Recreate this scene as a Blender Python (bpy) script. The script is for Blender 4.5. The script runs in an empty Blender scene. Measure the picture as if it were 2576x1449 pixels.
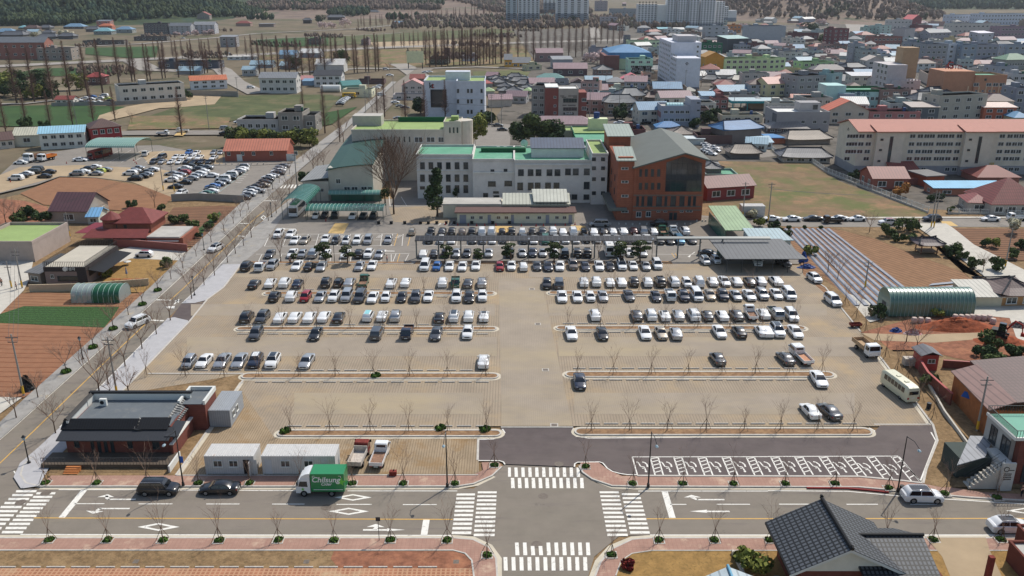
import bpy, math, random
from mathutils import Vector, Matrix
R=math.radians
sc=bpy.context.scene
# ---------------------------------------------------------------- camera, sky, sun, exposure
FP=2157.0; YH=-45.0; CX,CY=1288.0,724.5; TH=math.atan((CY-YH)/FP); CH=58.0
cam_d=bpy.data.cameras.new('camera'); cam=bpy.data.objects.new('camera',cam_d)
sc.collection.objects.link(cam); sc.camera=cam
cam_d.sensor_width=36.0; cam_d.lens=36.0*FP/2576.0; cam_d.clip_start=1.0; cam_d.clip_end=12000.0; HZ=.000055
cam.location=(0,0,CH); cam.rotation_euler=(R(90)-TH,0,0)
SUN_EL=R(51.0); SUN_AZ=math.atan2(3.85,4.73)      # azimuth clockwise from +Y
w=bpy.data.worlds.new('World'); sc.world=w; w.use_nodes=True
nt=w.node_tree; bg=nt.nodes['Background']
sky=nt.nodes.new('ShaderNodeTexSky'); sky.sky_type='NISHITA'; sky.sun_disc=False
sky.sun_elevation=SUN_EL; sky.sun_rotation=SUN_AZ; sky.air_density=1.2; sky.dust_density=1.5; sky.altitude=50
nt.links.new(sky.outputs[0],bg.inputs[0]); bg.inputs[1].default_value=0.115
sl=bpy.data.lights.new('sun','SUN'); sl.energy=3.7; sl.angle=R(0.5); sl.color=(1.0,0.95,0.87)
so=bpy.data.objects.new('sun',sl); sc.collection.objects.link(so); so.location=(100,120,200)
sd=Vector((math.sin(SUN_AZ)*math.cos(SUN_EL),math.cos(SUN_AZ)*math.cos(SUN_EL),math.sin(SUN_EL)))
so.rotation_euler=sd.to_track_quat('Z','Y').to_euler()
vs=sc.view_settings; vs.view_transform='Standard'; vs.look='None'; vs.gamma=1.0; vs.exposure=0.1; vs.use_curve_mapping=False
sc.cycles.max_bounces=4; sc.cycles.diffuse_bounces=2; sc.cycles.glossy_bounces=2; sc.cycles.transparent_max_bounces=6
sc.cycles.transmission_bounces=2; sc.cycles.volume_bounces=0
sc.cycles.caustics_reflective=False; sc.cycles.caustics_refractive=False
# ---------------------------------------------------------------- photo pixel -> place on the ground
_c,_s=math.cos(TH),math.sin(TH)
def G(x,y,z=0.0):
 u=(x-CX)/FP; v=(y-CY)/FP
 t=(z-CH)/(-_s-v*_c)
 return Vector((u*t,(_c-v*_s)*t,z))
def TT(t,x,y): return (644.0*(t%10)+x/4.0, 362.25*(t//10)+y/4.0)   # t = row*10+col of the survey sheets
def GT(t,x,y,z=0.0): return G(*TT(t,x,y),z)
def HT(yw,yd):            # height of a point at world distance yw seen at picture row yd
 v=(yd-CY)/FP
 return CH+yw*(-_s-v*_c)/(_c-v*_s)
rnd=random.Random(7)
col=sc.collection
def L(c):                 # 0-255 srgb -> linear
 return tuple((v/255/12.92 if v/255<=0.04045 else ((v/255+0.055)/1.055)**2.4) for v in c)
# ---------------------------------------------------------------- materials
M={}
def mat(name,c,rough=0.8,metal=0.0,var=0.0,scale=1.0,c2=None,spec=0.3,coat=0.0,bump=0.0,trans=0.0,vscale=(1,1,1)):
 if name in M: return M[name]
 m=bpy.data.materials.new(name); m.use_nodes=True; n=m.node_tree; b=n.nodes['Principled BSDF']
 b.inputs['Roughness'].default_value=rough; b.inputs['Metallic'].default_value=metal
 b.inputs['Specular IOR Level'].default_value=spec
 b.inputs['Coat Weight'].default_value=coat; b.inputs['Coat Roughness'].default_value=0.06
 lc=L(c); b.inputs['Base Color'].default_value=(*lc,1)
 if trans: b.inputs['Alpha'].default_value=1-trans
 if var or c2:
  tc=n.nodes.new('ShaderNodeNewGeometry'); mp=n.nodes.new('ShaderNodeMapping'); mp.inputs['Scale'].default_value=vscale
  n.links.new(tc.outputs['Position'],mp.inputs[0])
  nz=n.nodes.new('ShaderNodeTexNoise'); nz.inputs['Scale'].default_value=scale; nz.inputs['Detail'].default_value=6; nz.inputs['Roughness'].default_value=0.65
  n.links.new(mp.outputs[0],nz.inputs['Vector'])
  cr=n.nodes.new('ShaderNodeValToRGB'); cr.color_ramp.elements[0].position=0.36; cr.color_ramp.elements[1].position=0.64
  n.links.new(nz.outputs['Fac'],cr.inputs[0])
  if c2 is None:
   a=tuple(v*(1-var) for v in lc); d=tuple(min(v*(1+var),0.95) for v in lc)
  else: a=lc; d=L(c2)
  cr.color_ramp.elements[0].color=(*a,1); cr.color_ramp.elements[1].color=(*d,1)
  n.links.new(cr.outputs[0],b.inputs['Base Color'])
  if bump:
   bp=n.nodes.new('ShaderNodeBump'); bp.inputs['Strength'].default_value=bump; bp.inputs['Distance'].default_value=0.3
   n.links.new(nz.outputs['Fac'],bp.inputs['Height']); n.links.new(bp.outputs[0],b.inputs['Normal'])
 M[name]=m; return m
def mix_noise(m,c2,scale,lo,hi,detail=8,vscale=(1,1,1),mode='MIX'):
 """lay a second colour over a material where a noise is high (stains, dust, worn grass)"""
 n=m.node_tree; b=n.nodes['Principled BSDF']; inp=b.inputs['Base Color']
 mx=n.nodes.new('ShaderNodeMix'); mx.data_type='RGBA'; mx.blend_type=mode
 if inp.is_linked: n.links.new(inp.links[0].from_socket,mx.inputs[6])
 else: mx.inputs[6].default_value=inp.default_value
 mx.inputs[7].default_value=(*L(c2),1)
 tc=n.nodes.new('ShaderNodeNewGeometry'); mp=n.nodes.new('ShaderNodeMapping'); mp.inputs['Scale'].default_value=vscale
 n.links.new(tc.outputs['Position'],mp.inputs[0])
 nz=n.nodes.new('ShaderNodeTexNoise'); nz.inputs['Scale'].default_value=scale; nz.inputs['Detail'].default_value=detail; nz.inputs['Roughness'].default_value=0.7
 n.links.new(mp.outputs[0],nz.inputs['Vector'])
 mr=n.nodes.new('ShaderNodeMapRange'); mr.inputs[1].default_value=lo; mr.inputs[2].default_value=hi
 n.links.new(nz.outputs['Fac'],mr.inputs[0]); n.links.new(mr.outputs[0],mx.inputs[0])
 n.links.new(mx.outputs[2],inp); return m
def grid_tex(m,c2,px,py,fx,fy,amt=1.0,ang=0.0,obj=False,jit=0.0,use='Position'):
 """regular joints/ridges: period px,py metres, joint fraction fx,fy"""
 n=m.node_tree; b=n.nodes['Principled BSDF']; inp=b.inputs['Base Color']
 if obj: tc=n.nodes.new('ShaderNodeTexCoord'); src=tc.outputs['Object']
 else: tc=n.nodes.new('ShaderNodeNewGeometry'); src=tc.outputs['Position']
 mp=n.nodes.new('ShaderNodeMapping'); mp.inputs['Rotation'].default_value=(0,0,ang) if not isinstance(ang,tuple) else ang
 n.links.new(src,mp.inputs[0]); vec=mp.outputs[0]
 if jit:
  nz=n.nodes.new('ShaderNodeTexNoise'); nz.inputs['Scale'].default_value=0.25; nz.inputs['Detail'].default_value=5
  n.links.new(vec,nz.inputs['Vector']); sb=n.nodes.new('ShaderNodeVectorMath'); sb.operation='MULTIPLY_ADD'
  n.links.new(nz.outputs['Color'],sb.inputs[0]); sb.inputs[1].default_value=(jit,jit,0); n.links.new(vec,sb.inputs[2]); vec=sb.outputs[0]
 sx=n.nodes.new('ShaderNodeSeparateXYZ'); n.links.new(vec,sx.inputs[0])
 def lines(i,p,f):
  a=n.nodes.new('ShaderNodeMath'); a.operation='DIVIDE'; n.links.new(sx.outputs[i],a.inputs[0]); a.inputs[1].default_value=p
  fr=n.nodes.new('ShaderNodeMath'); fr.operation='FRACT'; n.links.new(a.outputs[0],fr.inputs[0])
  lt=n.nodes.new('ShaderNodeMath'); lt.operation='LESS_THAN'; n.links.new(fr.outputs[0],lt.inputs[0]); lt.inputs[1].default_value=f
  return lt.outputs[0]
 outs=[lines(i,p,f) for i,p,f in ((0,px,fx),(1,py,fy)) if p]
 o=outs[0]
 if len(outs)>1:
  mm=n.nodes.new('ShaderNodeMath'); mm.operation='MAXIMUM'; n.links.new(outs[0],mm.inputs[0]); n.links.new(outs[1],mm.inputs[1]); o=mm.outputs[0]
 am=n.nodes.new('ShaderNodeMath'); am.operation='MULTIPLY'; n.links.new(o,am.inputs[0]); am.inputs[1].default_value=amt
 mx=n.nodes.new('ShaderNodeMix'); mx.data_type='RGBA'
 if inp.is_linked: n.links.new(inp.links[0].from_socket,mx.inputs[6])
 else: mx.inputs[6].default_value=inp.default_value
 mx.inputs[7].default_value=(*L(c2),1)
 n.links.new(am.outputs[0],mx.inputs[0]); n.links.new(mx.outputs[2],inp); return m
# ground kinds
mat('paver',(160,144,124),0.9,var=0.12,scale=0.25); grid_tex(M['paver'],(116,106,90),0.42,0.30,0.30,0.25,0.6)
mix_noise(M['paver'],(168,146,114),0.10,0.50,0.70); mix_noise(M['paver'],(134,126,108),.5,.55,.75)
mat('paver_aisle',(156,142,126),0.9,var=0.10,scale=0.15); grid_tex(M['paver_aisle'],(124,120,104),0.30,0.30,0.2,0.2,0.5)
mix_noise(M['paver_aisle'],(166,150,122),0.06,0.47,0.70,vscale=(0.4,1,1))
mat('paver_front',(164,144,118),0.9,var=0.15,scale=0.3); grid_tex(M['paver_front'],(112,96,72),0.34,0.30,0.3,0.28,0.7)
mix_noise(M['paver_front'],(140,112,76),0.18,0.50,0.66)
mat('red_paver_lot',(156,106,80),0.95,var=0.2,scale=0.5); grid_tex(M['red_paver_lot'],(190,150,118),0.5,0.45,0.35,0.3,0.7)
mix_noise(M['red_paver_lot'],(182,156,124),0.12,0.52,0.66)
mat('asphalt_dark',(90,80,78),0.85,var=0.12,scale=0.35,bump=0.05); mix_noise(M['asphalt_dark'],(110,100,94),0.05,0.45,0.75,vscale=(0.25,1,1))
mat('asphalt',(124,116,104),0.9,var=0.07,scale=0.4); mix_noise(M['asphalt'],(138,127,117),0.04,0.45,0.75,vscale=(0.2,1,1)); mix_noise(M['asphalt'],(110,101,96),0.9,0.55,0.75,vscale=(0.1,1,1))
mat('asphalt_grey',(134,127,118),0.9,var=0.08,scale=0.12)
mix_noise(M['asphalt_grey'],(116,110,104),0.5,0.52,0.72)
mat('road_far',(148,141,132),0.9,var=0.1,scale=0.05)
mat('sidewalk_red',(162,128,112),0.9,var=0.1,scale=0.8); grid_tex(M['sidewalk_red'],(150,112,98),0.45,0.40,0.12,0.12,0.7)
mix_noise(M['sidewalk_red'],(196,170,146),0.3,0.55,0.7)
mix_noise(M['asphalt_dark'],(150,130,104),.10,.60,.74,vscale=(.3,1,1)); mix_noise(M['asphalt'],(88,82,76),.25,.66,.70,vscale=(.5,1,1)); mix_noise(M['asphalt'],(150,138,118),.12,.60,.78,vscale=(.25,1,1))
mat('sidewalk_grey',(176,174,174),0.9,var=0.07,scale=0.6); grid_tex(M['sidewalk_grey'],(160,158,158),0.3,0.3,0.1,0.1,0.6)
mat('sidewalk_old',(150,146,140),0.9,var=0.15,scale=0.5); mix_noise(M['sidewalk_old'],(178,158,124),0.3,0.58,0.7)
mat('concrete',(190,184,172),0.9,var=0.08,scale=0.7)
mat('kerb',(188,182,172),0.85,var=0.1,scale=1.5)
mat('gutter',(196,186,166),0.85,var=0.06,scale=0.6)
mat('soil',(136,106,78),1.0,var=0.2,scale=1.2); mix_noise(M['soil'],(158,126,92),0.6,0.5,0.65)
mat('dry_grass',(128,104,74),1.0,var=0.25,scale=1.5,bump=0.4); mix_noise(M['dry_grass'],(152,126,92),0.35,0.48,0.66); mix_noise(M['dry_grass'],(96,84,56),2.5,0.55,0.7)
mat('red_soil',(138,92,70),1.0,var=0.25,scale=1.0,bump=0.3); mix_noise(M['red_soil'],(168,116,86),0.4,0.5,0.7)
mat('lawn',(150,118,70),1.0,var=0.18,scale=0.8); mix_noise(M['lawn'],(118,96,56),3.0,0.5,0.68)
mat('brown_field',(122,102,76),1.0,var=0.15,scale=0.3); mix_noise(M['brown_field'],(96,102,58),0.06,0.44,0.62); mix_noise(M['brown_field'],(154,118,90),0.09,0.52,0.68); mix_noise(M['brown_field'],(104,88,64),1.5,0.6,0.7)
mat('green_field',(50,76,36),1.0,var=0.15,scale=0.08); mix_noise(M['green_field'],(66,88,46),0.03,0.5,0.7)
mat('weed_field',(82,88,54),1.0,var=0.2,scale=0.1); mix_noise(M['weed_field'],(112,98,72),0.05,0.5,0.65)
mat('olive_field',(96,98,62),1.0,var=0.15,scale=0.04)
mat('base_land',(108,96,76),1.0,var=0.15,scale=0.03); mix_noise(M['base_land'],(82,82,56),0.012,0.5,0.62); mix_noise(M['base_land'],(134,120,100),0.02,0.56,0.66)
mat('town_ground',(108,101,92),1.0,var=0.25,scale=0.06); mix_noise(M['town_ground'],(74,70,62),.12,.48,.6)
mat('bare_soil_light',(166,146,118),1.0,var=0.12,scale=0.1)
mat('furrow_red',(142,100,74),1.0,var=0.1,scale=0.5); grid_tex(M['furrow_red'],(112,66,44),0,1.75,0,0.14,0.9,R(2),jit=1.0)
mat('furrow_fine',(142,104,76),1.0,var=0.1,scale=0.3); grid_tex(M['furrow_fine'],(118,76,52),0,1.5,0,0.22,0.8,R(3),jit=1.2)
mat('furrow_dark',(128,94,70),1.0,var=0.1,scale=0.3); grid_tex(M['furrow_dark'],(84,60,46),0,1.6,0,0.4,0.8,R(2),jit=0.6)
mat('tilled',(140,106,78),1.0,var=0.12,scale=0.5); grid_tex(M['tilled'],(100,74,54),1.3,0,.3,0,.6,R(-28),jit=.5)
mat('leek',(56,86,44),1.0,var=0.35,scale=2.5,bump=0.6); grid_tex(M['leek'],(44,60,32),0,1.1,0,0.3,0.6,R(1),jit=0.6)
mat('line_white',(226,222,212),0.7,var=0.06,scale=2.0)
mix_noise(M['line_white'],(150,144,136),2.2,.56,.70)
mat('line_yellow',(212,166,84),0.7,var=0.06,scale=2.0)
mat('line_blue',(160,190,190),0.7)
mat('hump',(206,176,118),0.8); grid_tex(M['hump'],(176,132,66),0,1.1,0,0.28,0.9)
mat('grass_tuft',(70,98,34),0.9,var=0.35,scale=3.0)
mat('iron',(110,100,90),0.7,var=0.2,scale=4)
mat('mulch',(122,126,136),0.45,var=0.15,scale=0.6,spec=0.5);
mat('water',(150,160,165),0.1,spec=0.6)
# ---------------------------------------------------------------- mesh building
class MB:
 def __init__(s): s.v=[]; s.f=[]; s.m=[]
 def face(s,pts,mi=0):
  i=len(s.v); s.v+= [tuple(p) for p in pts]; s.f.append(tuple(range(i,i+len(pts)))); s.m.append(mi); return s
 def box(s,x0,y0,z0,x1,y1,z1,mi=0,mt=None):
  i=len(s.v); s.v+=[(x0,y0,z0),(x1,y0,z0),(x1,y1,z0),(x0,y1,z0),(x0,y0,z1),(x1,y0,z1),(x1,y1,z1),(x0,y1,z1)]
  for q in ((0,3,2,1),(4,5,6,7),(0,1,5,4),(1,2,6,5),(2,3,7,6),(3,0,4,7)):
   s.f.append(tuple(i+k for k in q)); s.m.append(mt if (mt is not None and q==(4,5,6,7)) else mi)
  return s
 def tube(s,pts,rad,n=6,mi=0,cap=True):
  pts=[Vector(p) for p in pts]; rings=[]
  if not hasattr(rad,'__len__'): rad=[rad]*len(pts)
  for k,p in enumerate(pts):
   d=(pts[min(k+1,len(pts)-1)]-pts[max(k-1,0)])
   if d.length<1e-6: d=Vector((0,0,1))
   d.normalize(); a=d.cross(Vector((0,0,1)) if abs(d.z)<0.95 else Vector((1,0,0))).normalized(); b=d.cross(a)
   i=len(s.v)
   for j in range(n):
    t=2*math.pi*j/n; s.v.append(tuple(p+(a*math.cos(t)+b*math.sin(t))*rad[k]))
   rings.append(i)
  for k in range(len(rings)-1):
   for j in range(n):
    q=(rings[k]+j,rings[k+1]+j,rings[k+1]+(j+1)%n,rings[k]+(j+1)%n); s.f.append(q); s.m.append(mi)
  if cap:
   s.f.append(tuple(rings[0]+j for j in range(n))); s.m.append(mi)
   s.f.append(tuple(rings[-1]+n-1-j for j in range(n))); s.m.append(mi)
  return s
 def loft(s,rings,mi=0,closed=True,cap=True):
  n=len(rings[0]); idx=[]
  for r in rings:
   idx.append(len(s.v)); s.v+=[tuple(p) for p in r]
  for k in range(len(rings)-1):
   for j in range(n if closed else n-1):
    s.f.append((idx[k]+j,idx[k]+(j+1)%n,idx[k+1]+(j+1)%n,idx[k+1]+j)); s.m.append(mi)
  if cap:
   s.f.append(tuple(idx[0]+n-1-j for j in range(n))); s.m.append(mi)
   s.f.append(tuple(idx[-1]+j for j in range(n))); s.m.append(mi)
  return s
 def prism(s,poly,z0,z1,mi=0,mt=None):
  """vertical prism over a 2-D polygon (x,y)"""
  n=len(poly); i=len(s.v)
  s.v+=[(p[0],p[1],z0) for p in poly]+[(p[0],p[1],z1) for p in poly]
  s.f.append(tuple(i+n-1-k for k in range(n))); s.m.append(mi)
  s.f.append(tuple(i+n+k for k in range(n))); s.m.append(mi if mt is None else mt)
  for k in range(n):
   s.f.append((i+k,i+(k+1)%n,i+n+(k+1)%n,i+n+k)); s.m.append(mi)
  return s
 def xform(s,f): s.v=[f(*p) for p in s.v]; return s
 def mesh(s,name,mats,smooth=None):
  me=bpy.data.meshes.new(name); me.from_pydata(s.v,[],s.f)
  for m in mats: me.materials.append(M[m] if isinstance(m,str) else m)
  me.polygons.foreach_set('material_index',s.m)
  if smooth is not None:
   me.polygons.foreach_set('use_smooth',[True]*len(s.f)); me.update(); me.set_sharp_from_angle(angle=R(smooth))
  me.update(); return me
 def build(s,name,mats,parent=None,smooth=None):
  if isinstance(mats,str) or not hasattr(mats,'__len__'): mats=[mats]
  return link(name,s.mesh(name,mats,smooth),parent)
def link(name,me,parent=None,loc=None,rz=None):
 o=bpy.data.objects.new(name,me); col.objects.link(o)
 if parent is not None: o.parent=parent
 if loc is not None: o.location=loc
 if rz is not None: o.rotation_euler=(0,0,rz)
 return o
def tag(o,label=None,cat=None,group=None,kind=None):
 if label: o['label']=label
 if cat: o['category']=cat
 if group: o['group']=group
 if kind: o['kind']=kind
 return o
def thing(name,label,cat,loc=(0,0,0),rz=0,group=None):
 o=bpy.data.objects.new(name,None); col.objects.link(o); o.location=loc; o.rotation_euler=(0,0,rz); o.empty_display_size=0.3
 return tag(o,label,cat,group)
def area2(p): return sum(p[i][0]*p[(i+1)%len(p)][1]-p[(i+1)%len(p)][0]*p[i][1] for i in range(len(p)))
PK=[0]
def patch(name,pts,z,m,th=0.0):
 """ground sheet from picture-row points (D coordinates) at height z"""
 PK[0]+=1; z+=.0002*(PK[0]%40)
 p=[G(x,y,z) for x,y in pts]
 if area2(p)<0: p.reverse()
 b=MB()
 if th: b.prism([(q.x,q.y) for q in p],z-th,z)
 else: b.face(p)
 return tag(b.build(name,m),kind='structure')
def band(b,pts,w,z,mi=0):
 """flat ribbon of width w metres along D-coordinate points"""
 P=[G(x,y,z) for x,y in pts]; lft=[]; rgt=[]
 for i,p in enumerate(P):
  d=(P[min(i+1,len(P)-1)]-P[max(i-1,0)]).normalized(); nrm=Vector((-d.y,d.x,0))
  lft.append(p+nrm*w/2); rgt.append(p-nrm*w/2)
 for i in range(len(P)-1): b.face([rgt[i],rgt[i+1],lft[i+1],lft[i]],mi)
 return b
def wall_ribbon(b,P,w,z0,z1,mi=0):
 """low solid strip (kerb, wall) of width w along world points"""
 P=[Vector((p[0],p[1],0)) for p in P]; lf=[];rg=[]
 for i,p in enumerate(P):
  d=(P[min(i+1,len(P)-1)]-P[max(i-1,0)]).normalized(); nr=Vector((-d.y,d.x,0)); lf.append(p+nr*w/2); rg.append(p-nr*w/2)
 b.prism([(q.x,q.y) for q in rg]+[(q.x,q.y) for q in reversed(lf)],z0,z1,mi); return b
def capsule(xl,xr,y0,y1,n=8):
 """outline of a rounded island in world coordinates"""
 r=(y1-y0)/2; yc=(y0+y1)/2; o=[]
 for k in range(n+1):
  a=-math.pi/2+math.pi*k/n; o.append((xr-r+r*math.cos(a),yc+r*math.sin(a)))
 for k in range(n+1):
  a=math.pi/2+math.pi*k/n; o.append((xl+r+r*math.cos(a),yc+r*math.sin(a)))
 return o
ORD='first second third fourth fifth sixth seventh eighth ninth tenth eleventh twelfth thirteenth fourteenth fifteenth sixteenth seventeenth eighteenth nineteenth twentieth twenty-first twenty-second twenty-third twenty-fourth twenty-fifth twenty-sixth twenty-seventh twenty-eighth twenty-ninth thirtieth thirty-first thirty-second'.split()
# ================================================================ the setting: ground, roads, lots, fields
b=MB(); b.face([(-3500,-350,-0.6),(3500,-350,-0.6),(3500,5300,-0.6),(-3500,5300,-0.6)]); tag(b.build('ground','base_land'),kind='structure')
def P(name,t,pts,z,m): return patch(name,[TT(t,x,y) for x,y in pts],z,m)
D=lambda *a:list(a)
patch('near_land',[(-900,1700),(3500,1700),(3300,640),(2560,545),(1300,430),(300,430),(-600,640)],-0.16,'dry_grass')
patch('town_ground',[(1250,290),(1350,160),(1290,75),(2100,60),(3000,60),(3300,560),(2560,530),(1790,540),(1300,440)],-0.19,'town_ground')
patch('green_field',D((-40,268),(130,264),(315,268),(250,305),(228,316),(-40,318)),-0.25,'green_field')
patch('green_field',D((215,120),(400,116),(392,143),(330,146),(215,136)),-0.25,'green_field')
patch('green_field',D((60,180),(95,172),(300,168),(275,186),(190,190),(-60,196)),-0.24,'green_field')
patch('green_field',D((815,92),(1050,82),(1240,72),(1300,80),(1150,95),(830,115),(640,105),(645,98)),-0.24,'weed_field')
patch('green_field',D((644,100),(825,92),(826,114),(700,118),(640,112)),-0.22,'green_field')
patch('weed_field',D((470,240),(830,238),(858,244),(820,285),(600,300),(480,325),(325,320),(350,300),(440,270)),-0.3,'weed_field')
patch('brown_field',D((640,130),(1250,118),(1560,110),(1560,150),(1290,168),(960,168),(640,155)),-0.33,'brown_field')
patch('dirt_yard',D((475,240),(560,238),(540,262),(470,268),(400,272),(330,290),(240,310),(250,290),(320,268)),-0.22,'bare_soil_light')
patch('dry_field',D((330,292),(450,290),(580,296),(570,322),(320,326)),-0.24,'brown_field')
patch('green_field',D((820,283),(900,268),(835,312),(800,318)),-0.22,'green_field')
patch('olive_field',D((1190,180),(1290,176),(1360,185),(1330,200),(1190,190)),-0.3,'olive_field')
patch('olive_field',D((1440,150),(1560,172),(1580,195),(1520,205),(1400,180)),-0.3,'weed_field')
patch('red_dirt',D((930,106),(1240,98),(1270,112),(1130,122),(940,118)),-0.2,'bare_soil_light')
b=MB()
band(b,[(-260,172),(0,166),(170,158),(380,148),(640,137),(920,121),(1280,108),(1560,100),(1800,88)],22,-0.1)
band(b,[(-300,122),(180,118),(350,110),(550,94),(644,84),(900,72),(1100,52),(1250,32),(1400,18)],9,-0.12)
band(b,[(470,140),(560,175),(590,205),(650,235)],12,-0.14)
band(b,[(330,150),(380,175),(470,178)],16,-0.16)
band(b,[(644,100),(700,96),(950,86),(1010,82)],4,-0.1)
tag(b.build('far_roads','road_far'),kind='structure')
b=MB()
band(b,[(-60,262),(60,260),(130,252),(170,248)],5,-0.1)
band(b,[(1075,205),(1020,168),(1000,160)],14,-0.13)
band(b,[(1330,172),(1200,168),(1060,172),(900,172),(780,180),(640,190)],8,-0.14)
band(b,[(2150,95),(2160,78),(2150,60),(2120,50),(2080,44)],26,-0.1)
band(b,[(1500,95),(1490,60),(1470,30)],12,-0.1)
tag(b.build('town_roads','road_far'),kind='structure')
b=MB()
band(b,[(-300,350),(100,342),(330,334),(580,333),(780,336)],11,-0.15)
tag(b.build('cross_road','asphalt_grey'),kind='structure')
b=MB()
band(b,[(1200,312),(1290,320),(1420,318),(1620,335),(1800,360),(1950,392)],13,-0.16)
band(b,[(1230,316),(1240,345),(1225,420)],14,-0.155)
tag(b.build('village_road','asphalt_grey'),kind='structure')
b=MB(); band(b,[(1800,545),(1870,553),(2000,560),(2576,560),(3300,556)],8.2,-0.12)
tag(b.build('east_road','asphalt_grey'),kind='structure')
b=MB(); band(b,[(1860,543),(2000,548),(2576,546),(3300,543)],1.4,-0.02)
tag(b.build('east_pavement','concrete'),kind='structure')
sideL=[(-160,1262),(22,1086.7),(425,724.5),(640,525),(800,390),(900,300),(1000,205),(1050,170)]
sideR=[(60,1180),(150,1074.5),(275,949.5),(385,837),(500,724),(640,570),(860,395),(950,300),(1045,205),(1095,170)]
patch('side_road',[(-420,1347),(-160,1250)]+sideL[1:]+list(reversed(sideR))+[(40,1215),(60,1229),(60,1347)],-0.112,'asphalt')
patch('west_pavement',[(-200,1180),(-30,1090),(67,997),(375,724.5),(470,634),(617,500),(780,375),(880,300),(985,205),(998,205),(898,300),(798,390),(638,525),(423,724.5),(20,1086.7),(-180,1262)],0.05,'sidewalk_old',)
patch('grey_pavement',[(52,1228),(34,1200),(50,1165),(100,1122),(151,1074.5),(276,949.5),(386,837),(422,800),(440,798),(473,806),(475,813),(302,992),(210,1085),(130,1165),(98,1222),(60,1228)],0.05,'sidewalk_grey')
patch('grey_pavement',[(458,763),(500,724),(560,665),(607,664),(562,724.5),(522,754),(490,762)],0.02,'sidewalk_grey')
patch('grey_pavement',[(500,724),(640,572),(860,397),(915,345),(935,350),(880,400),(745,505),(700,560),(660,620),(607,664),(555,715)],-.01,'sidewalk_old')
patch('lot_entrance',[(430,799),(458,762),(490,763),(522,753),(560,748),(500,815),(473,806),(450,799)],-0.06,'asphalt_dark')
LOT=[(300,993),(475,812),(522,754),(562,724.5),(610,664),(1900,664),(2010,668),(2034,695),(2077,724),(2122,782),(2169,837),(2214,900),(2244,940),(2302,1012),(2345,1072),(1204,1072),(1204,1195),(444,1195),(520,1087),(607,957),(612,941)]
patch('parking_lot',LOT,0.0,'paver',)
patch('dry_ground',[(300,994),(373,941),(607,941),(610,956),(607,957),(520,1087),(444,1198),(120,1198),(130,1165),(210,1085)],-0.02,'dry_grass')
patch('front_yard',[(446,1193),(520,1088),(600,970),(690,1102),(1202,1102),(1202,1192)],0.012,'paver_front')
for y0,y1,xs in ((848,896,((470,1250),(1405,2150))),(765,794,((480,1245),(1380,2080))),(680,697,((600,1240),(1330,2020))),(988,1042,((740,1215),(1445,2150)))):
 for xa,xb in xs: patch('drive_aisle',[(xa,y1),(xb,y1),(xb,y0),(xa,y0)],0.01,'paver_aisle')
patch('drive_aisle',[(1262,1071),(1440,1071),(1360,700),(1255,700)],0.014,'paver_aisle')
patch('upper_lot',[(607,663),(640,600),(700,560),(745,505),(1000,500),(1060,470),(1500,470),(1560,520),(1800,545),(1905,560),(2010,600),(2010,664)],-0.02,'asphalt_grey')
patch('back_court',[(960,345),(1110,330),(1240,430),(1080,520),(990,510)],-0.05,'asphalt_grey')
patch('brick_court',[(978,522),(1098,517),(1135,560),(1075,562),(990,558)],0.0,'paver')
patch('court_edge',[(1700,545),(1860,548),(1905,560),(1830,600),(1700,600)],0.0,'asphalt')
patch('entrance_asphalt',[(1204,1105),(1230,1104),(1262,1077),(1440,1077),(1445,1097),(2190,1096),(2215,1070),(2345,1070),(2354,1109),(2314,1213),(2270,1208),(2160,1197),(1603,1195.5),(1560,1190),(1530,1178),(1511,1162),(1450,1162),(1446,1174),(1270,1167),(1258,1158),(1203,1157)],0.004,'asphalt_dark')
yk=1229
patch('main_road',[(-700,1229),(2100,1229),(2160,1229),(2330,1242),(2420,1250),(2576,1262),(3400,1268),(3400,1347),(-700,1347)],-0.10,'asphalt')
patch('cross_street',[(1270,1166),(1446,1172),(1460,1190),(1500,1215),(1560,1229.5),(1190,1229.5),(1240,1200)],-0.096,'asphalt')
patch('cross_street',[(1190,1346),(1560,1346),(1495,1400),(1480,1449),(1470,1700),(1215,1700),(1252,1449),(1245,1400)],-0.096,'asphalt')
def raised(name,pts,m): return patch(name,pts,0.03,m,0.16)
NS=[(98,1222),(130,1196),(444,1196),(1190,1195),(1215,1182),(1212,1163),(1255,1162),(1262,1172),(1236,1196),(1190,1216),(1150,1222.5),(1000,1222.5),(100,1222.5)]
raised('north_pavement',NS,'sidewalk_red')
raised('north_pavement',[(1458,1170),(1462,1163),(1506,1163),(1530,1182),(1565,1197),(2160,1199),(2270,1211),(2330,1217),(2470,1238),(2576,1243),(3400,1243),(3400,1258),(2576,1258),(2440,1250),(2400,1248),(2330,1240),(2230,1230),(2160,1224),(1600,1222.5),(1540,1221),(1490,1204),(1466,1187)],'sidewalk_red')
raised('south_pavement',[(-700,1354),(1140,1354),(1190,1358),(1230,1378),(1247,1405),(1250,1449),(1240,1700),(1180,1700),(1193,1449),(1188,1410),(1170,1392),(1140,1384.5),(-700,1384.5)],'sidewalk_red')
raised('south_pavement',[(1640,1354),(3400,1354),(3400,1384.5),(1640,1384.5),(1590,1392),(1562,1410),(1548,1449),(1540,1700),(1490,1700),(1498,1449),(1512,1415),(1540,1382),(1590,1358)],'sidewalk_red')
b=MB()
def kerb_line(pts,w=0.22,z1=0.06,z0=-0.14): wall_ribbon(b,[G(x,y) for x,y in pts],w,z0,z1)
kerb_line([(100,1223.2),(1000,1223.2),(1150,1223),(1192,1216.5),(1238,1196.5),(1262,1174)])
kerb_line([(98,1223),(65,1215),(52,1195),(58,1172),(80,1150)])
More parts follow.
